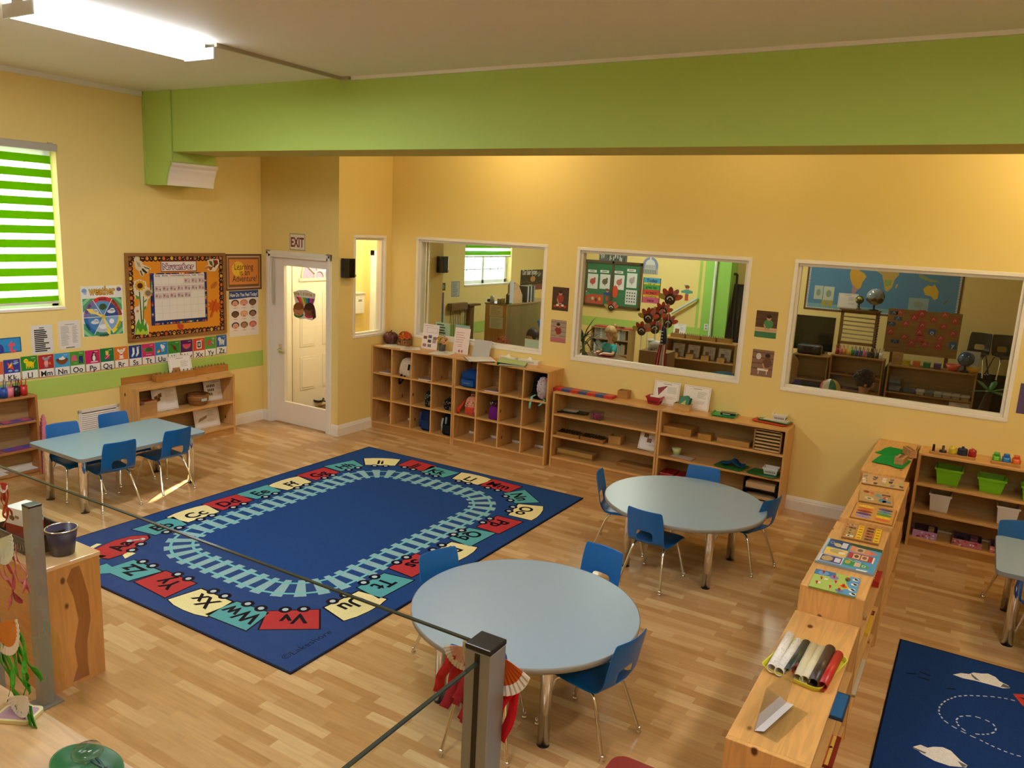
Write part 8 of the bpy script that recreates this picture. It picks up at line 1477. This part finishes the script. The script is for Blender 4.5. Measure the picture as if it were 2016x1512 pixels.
for i,col in enumerate(CUPC):
 X=S2[0]+.06+i*(S2[1]-S2[0]-.12)/11;M_=TR(X,ZS+.12,S2[2]+.001);m=MB();m.lathe([(.0001,0),(.024,0),(.026,.08),(.023,.08),(.0001,.01)],'plastic',col,12);cn_=('dark red','rose','orange','yellow','green','blue','violet','pink','dark grey','black','grey','white')[i];one('pencil_cup',m,'%s pencil cup on the tall shelf behind the rightmost window'%cn_,'pencil cup',M_,'pencil cups behind the rightmost window');pencils(M_,[col]*3,.006,.020,.16,'colored_pencil',lambda k,cn_=cn_:'one of the %s pencils behind the rightmost window'%cn_,'%s pencils behind the rightmost window'%cn_)
for lv,z in enumerate((.66,.44)):
 for i in range(3):c=CV(.17,.12,('#6a2a34','#7a2f3a')[lv],.008,'card');c.ell(0,0,.05,.035,'#3a2a4a',1);one('metal_inset',c,'%s dark red shape frame on the %s board behind the rightmost window'%(('left','middle','right')[i],('upper','lower')[lv]),'shape frame',TR(S2[0]+.13+.21*i,ZS+.10,z+.001),'shape frames behind the rightmost window')
r=thing('bead_stand','wooden frame of hanging bead bars behind the colored pencils','bead frame',TR(0,0,0));x0,x1,z0,z1=yrect(1652,612,1727,680,5.3);m=MB()
for a,b,c_,d_ in((x0,z0-.3,x0+.04,z1),(x1-.04,z0-.3,x1,z1),(x0,z1-.04,x1,z1),(x0,z0,x1,z0+.04)):m.box((a,5.3,b),(c_,5.36,d_),'pine_x','#8a6434')
m.box((x0-.02,5.28,0),(x1+.02,5.5,z0-.3),'pine_x','#7a5a30');obj('frame',m,r)
for i in range(6):z=z0+.10+i*(z1-z0-.2)/5;m=MB();m.tube([(x0+.02,5.33,z),(x1-.02,5.33,z-.01)],.010,'plastic','#b8ac84',6);obj('bead_bar',m,r)
for i in range(14):z=z0+i*(z1-z0)/13;m=MB();m.ball((x1+.0,5.28,z),.022,'plastic','#4a2420',6,4);obj('bead',m,r)
def globe(lab,px,py,y,rad,sea,land,base):
 p=ony(px,py,y);r=thing('globe',lab,'globe',TR(p.x,y,p.z-rad-.08),'globes in the far room');m=MB();m.ball((0,0,rad+.08),rad,'gloss',sea,28,18);obj('sphere',m,r);m=MB();q=random.Random(int(px))
 for i in range(7):
  a,e=q.uniform(0,6.28)if i else-1.57,q.uniform(-.8,.9);n_=Vector((math.cos(a)*math.cos(e),math.sin(a)*math.cos(e),math.sin(e)));M2=TR(*(n_*rad*.995+Vector((0,0,rad+.08))))@n_.to_track_quat('Z','Y').to_matrix().to_4x4();m.X=M2;m.ball((0,0,-.03*rad),(rad*q.uniform(.3,.5),rad*q.uniform(.25,.45),rad*.06),'gloss',land,12,6)
 m.X=Matrix();obj('land',m,r);m=MB();m.lathe([(.0001,0),(rad*.6,0),(rad*.55,.015),(.015,.025),(.012,.085),(.0001,.085)],'plastic',base,18);obj('base',m,r)
 return r
g1=globe('grey world globe in front of the world map',1723,587,5.33,.125,'#8a949a','#5a4a34','#141414');g2_=globe('small green and yellow globe on the bead frame',1692,595,5.33,.062,'#2a4a3a','#b8a22a','#5a3a1a')
# a shelf plank on the bead frame carries the globes
zb_=g1.matrix_world.translation.z;m=MB();m.box((x0-.02,5.25,z1),(x1+.02,5.45,max(min(zb_,g2_.matrix_world.translation.z)-.001,z1+.02)),'pine_x','#7a5a30');obj('top_board',m,r)
g1.location.z=g2_.location.z=max(min(zb_,g2_.matrix_world.translation.z),z1+.021)
control_card('pale control card left of the small globe in front of the world map',TR(ony(1667,604,5.4).x,5.42,g1.location.z),.28,.22,None,.1,9)
r=thing('letter_board','tan board of red and blue letter cards behind the rightmost window','board',TR(0,0,0));x0,x1,z0,z1=yrect(1743,612,1890,700,5.7);m=MB();m.box((x0,5.7,z0),(x1,5.73,z1),'wood_x','#8f6a3c');m.box((x0+.1,5.73,0),(x0+.15,5.8,z0+.2),'wood_x','#6a4a28');m.box((x1-.15,5.73,0),(x1-.1,5.8,z0+.2),'wood_x','#6a4a28');obj('panel',m,r)
LET=[(1772,610,'r'),(1815,618,'r'),(1860,620,'r'),(1800,625,'r'),(1838,629,'r'),(1880,632,'r'),(1783,637,'r'),(1816,640,'r'),(1858,643,'r'),(1753,652,'r'),(1780,663,'r'),(1810,654,'r'),(1876,657,'r'),(1812,667,'r'),(1852,666,'r'),(1794,675,'r'),(1820,678,'r'),(1847,681,'r'),(1835,654,'o'),(1760,616,'b'),(1768,627,'b'),(1755,637,'b'),(1762,672,'b'),(1876,680,'y')]
for i,(px,py,k)in enumerate(LET):
 p=ony(px,max(py,615),5.7);s=.10 if k!='b' else .09;c=CV(s*1.25 if k=='b' else s,s*(.6 if k=='b' else(.8+.3*(i%2))),'#b0443c' if k=='r' else '#2a4a6a' if k=='b' else '#34508a' if k=='o' else '#1f5f90',.002,'card')
 if k in 'oy':c.text(k,0,0,.10,'#c8ccd8',1,bold=.01)
 else:c.line([(-.02,-.02),(.0,.02),(.02,-.01)],.006,'#d8b0a8' if k=='r' else '#a8b4c0',1)
 one('letter_card',c,('red letter card on the tan letter board' if k=='r' else 'small blue card at the left of the tan letter board' if k=='b' else 'blue card with the letter %s on the tan letter board'%k),'letter card',FB(p.x,p.z,5.7,.001),{'r':'red letter cards on the tan board','b':'small blue cards on the tan board'}.get(k))
st=MB();x0,x1,z0,z1=yrect(1905,705,2000,770,5.2);st.box((ony(1745,705,5.9).x,5.9,0),(10.2,6.5,0.66),'fabric','#23281f');struct('stage',st)
for i,(px,py,a)in enumerate(((1926,664,170),(1990,655,200))):
 p=ony(px,py,6.15);dark_chair(('black chair on the dark stage behind the rightmost window','black chair at the right edge of the rightmost window')[i],TR(p.x,6.15,.661)@RZ(math.radians(a)),'#141a17',1.05)
COLB=[('#c8b42a','yellow'),('#d0702a','orange'),('#2f7a48','green'),('#5a3a78','purple')]
for i,(col,cn_)in enumerate(COLB):m=MB();m.box((-.045,-.045,0),(.045,.045,.05),'plastic',col);m.box((-.047,-.047,.05),(.047,.047,.075),'plastic',col);one('color_box',m,'%s little box on the basket shelf behind the rightmost window'%cn_,'box',TR(S3[0]+.22+.13*i,ZS+.12,S3[2]+.001),'little colored boxes',bevel=.004)
m=MB();m.box((-.07,-.02,0),(.07,.02,.17),'wood_x','#b08a5c');one('wooden_stand',m,'tan wooden stand left of the little colored boxes','stand',TR(S3[0]+.10,ZS+.12,S3[2]+.001))
for i,(col,lab)in enumerate((('#d8584a','coral bowl on the basket shelf behind the rightmost window'),('#d0a828','yellow bowl with white slips behind the rightmost window'))):m=MB();m.lathe([(.0001,0),(.06,0),(.095,.085),(.09,.085),(.056,.006),(.0001,.006)],'plastic',col,20);one('bowl',m,lab,'bowl',TR(S3[0]+.80+.23*i,ZS+.13,S3[2]+.001))
m=MB();m.box((-.05,-.03,.04),(.05,.02,.10),'card','#e0dcd2');one('paper_slips',m,'white slips in the yellow bowl behind the rightmost window','paper',TR(S3[0]+1.03,ZS+.13,S3[2]+.001))
globe('blue globe in front of a white card on the basket shelf',1901,716,ZS+.1,.10,'#1f3f6a','#2f5a7a','#2a1a10').location.z=S3[2]+.001
c=CV(.24,.28,'#b4bcc4',.003,'card');c.frame_(-.12,-.14,.12,.14,.004,'#8a9298',1);one('backing_card',c,'pale card standing behind the blue globe','card',TR(ony(1908,715,ZS+.2).x,ZS+.24,S3[2]+.002)@frame((0,0,0),(1,0,0),(0,.1,1))@TR(0,.14,0))
for i in range(6):M_=TR(S3[0]+.45+(S3[1]-S3[0]-.55)*i/5,ZS+.11,.501);r=thing('plastic_basket',('leftmost','second','third','fourth','fifth','rightmost')[i]+' small white basket on the shelf board behind the rightmost window','basket',M_,'white baskets behind the rightmost window');m=MB();openbox(m,.115,.12,.06,.003,'plastic','#c9c8c2' if i!=1 else '#8a8a86',None,.014,.003);obj('bowl',m,r);m=MB();[m.box((-.05+.018*k,-.0545,.018),(-.042+.018*k,-.051,.042),'plastic','#6a6a64')for k in range(6)];obj('slots',m,r)
for i in range(3):m=MB();openbox(m,.18,.16,.10,.004,'clear_plastic','#ffffff',None,.012);m.box((-.07,-.06,.008),(.07,.06,.06),'card','#5a6e78');one('clear_bin',m,('left','middle','upper')[i]+' greyish clear bin on the left of the basket shelf','bin',TR(S3[0]+.12+.19*(i%2),ZS+.12,.501+(.105 if i==2 else 0)),'clear bins behind the rightmost window')
control_card('pale control card on the lowest board of the basket shelf',TR(S3[0]+.95,ZS+.1,.251),.26,.20,lambda c,w,h:c.line([(-.3*w,.1*h),(-.05*w,-.2*h)],.05*h,'#3a2a1c',1),.2,5)
for i in range(5):m=MB();m.box((-.16,-.12,0),(.16,.12,.014),'wood_x','#8a6a3a');one('wooden_tray',m,('lowest','second','third','fourth','topmost')[i]+' of the stacked wooden trays in the shelf under the stereo','tray',TR((S1[0]+S1[1])/2,ZS+.15,.261+.03*i),'stacked wooden trays under the stereo')
p=ony(1634,765,2.6);r=thing('beach_ball','colorful patterned ball at the bottom left of the rightmost window','ball',TR(p.x,2.6,p.z-.12));m=MB()
for k in range(8):
 m.grid(lambda s,t,k=k:(.12*math.cos(6.283*(k+t)/8)*math.sin(.02+3.1*s),.12*math.sin(6.283*(k+t)/8)*math.sin(.02+3.1*s),.12-.12*math.cos(.02+3.1*s)),10,3,'plastic',['#c83a2a','#e2ddd2','#3a7a4a','#d8b83a'][k%4])
obj('panels',m,r)
z_=p.z-.12;m=MB();m.box((p.x-.18,2.45,0),(p.x+.18,2.75,z_-.001),'fabric','#3a3028');one('floor_pouf',m,'dark pouf under the patterned ball in the far room','pouf',bevel=.03)
p=ony(1930,815,1.6);r=thing('potted_palm','small palm with a dark leaning trunk at the lower right of the rightmost window','plant',TR(p.x,1.6,0));tz=ony(1948,772,1.6);m=MB();m.lathe([(.0001,0),(.11,0),(.14,.26),(.13,.26),(.0001,.24)],'plastic','#3a2a20',18);obj('pot',m,r);m=MB();m.tube([(0,0,.24),(.01,0,p.z),(tz.x-p.x,0,tz.z)],[.06,.055,.03],'wicker','#2a1c12',10);obj('trunk',m,r);m=MB()
for i,(a,e,L_)in enumerate(((2.4,.7,.22),(.2,.5,.2),(1.2,.9,.2),(-.4,.1,.2),(3.4,.2,.18),(4.6,.4,.2),(5.4,.3,.22))):
 d_=Vector((math.cos(a)*math.cos(e),math.sin(a)*math.cos(e),math.sin(e)));s=Vector((-math.sin(a),math.cos(a),0));b0=Vector((tz.x-p.x,0,tz.z));m.sheet([(b0+d_*L_*t-s*w_-Vector((0,0,.05*t*t)),b0+d_*L_*t+s*w_-Vector((0,0,.05*t*t)))for t,w_ in((0,.008),(.3,.025),(.7,.03),(1,.003))],'leaf',('#2f7a2a','#3f8f34')[i%2],.0015)
obj('fronds',m,r)
bpy.data.objects.remove(_fo);bpy.data.curves.remove(_fc)
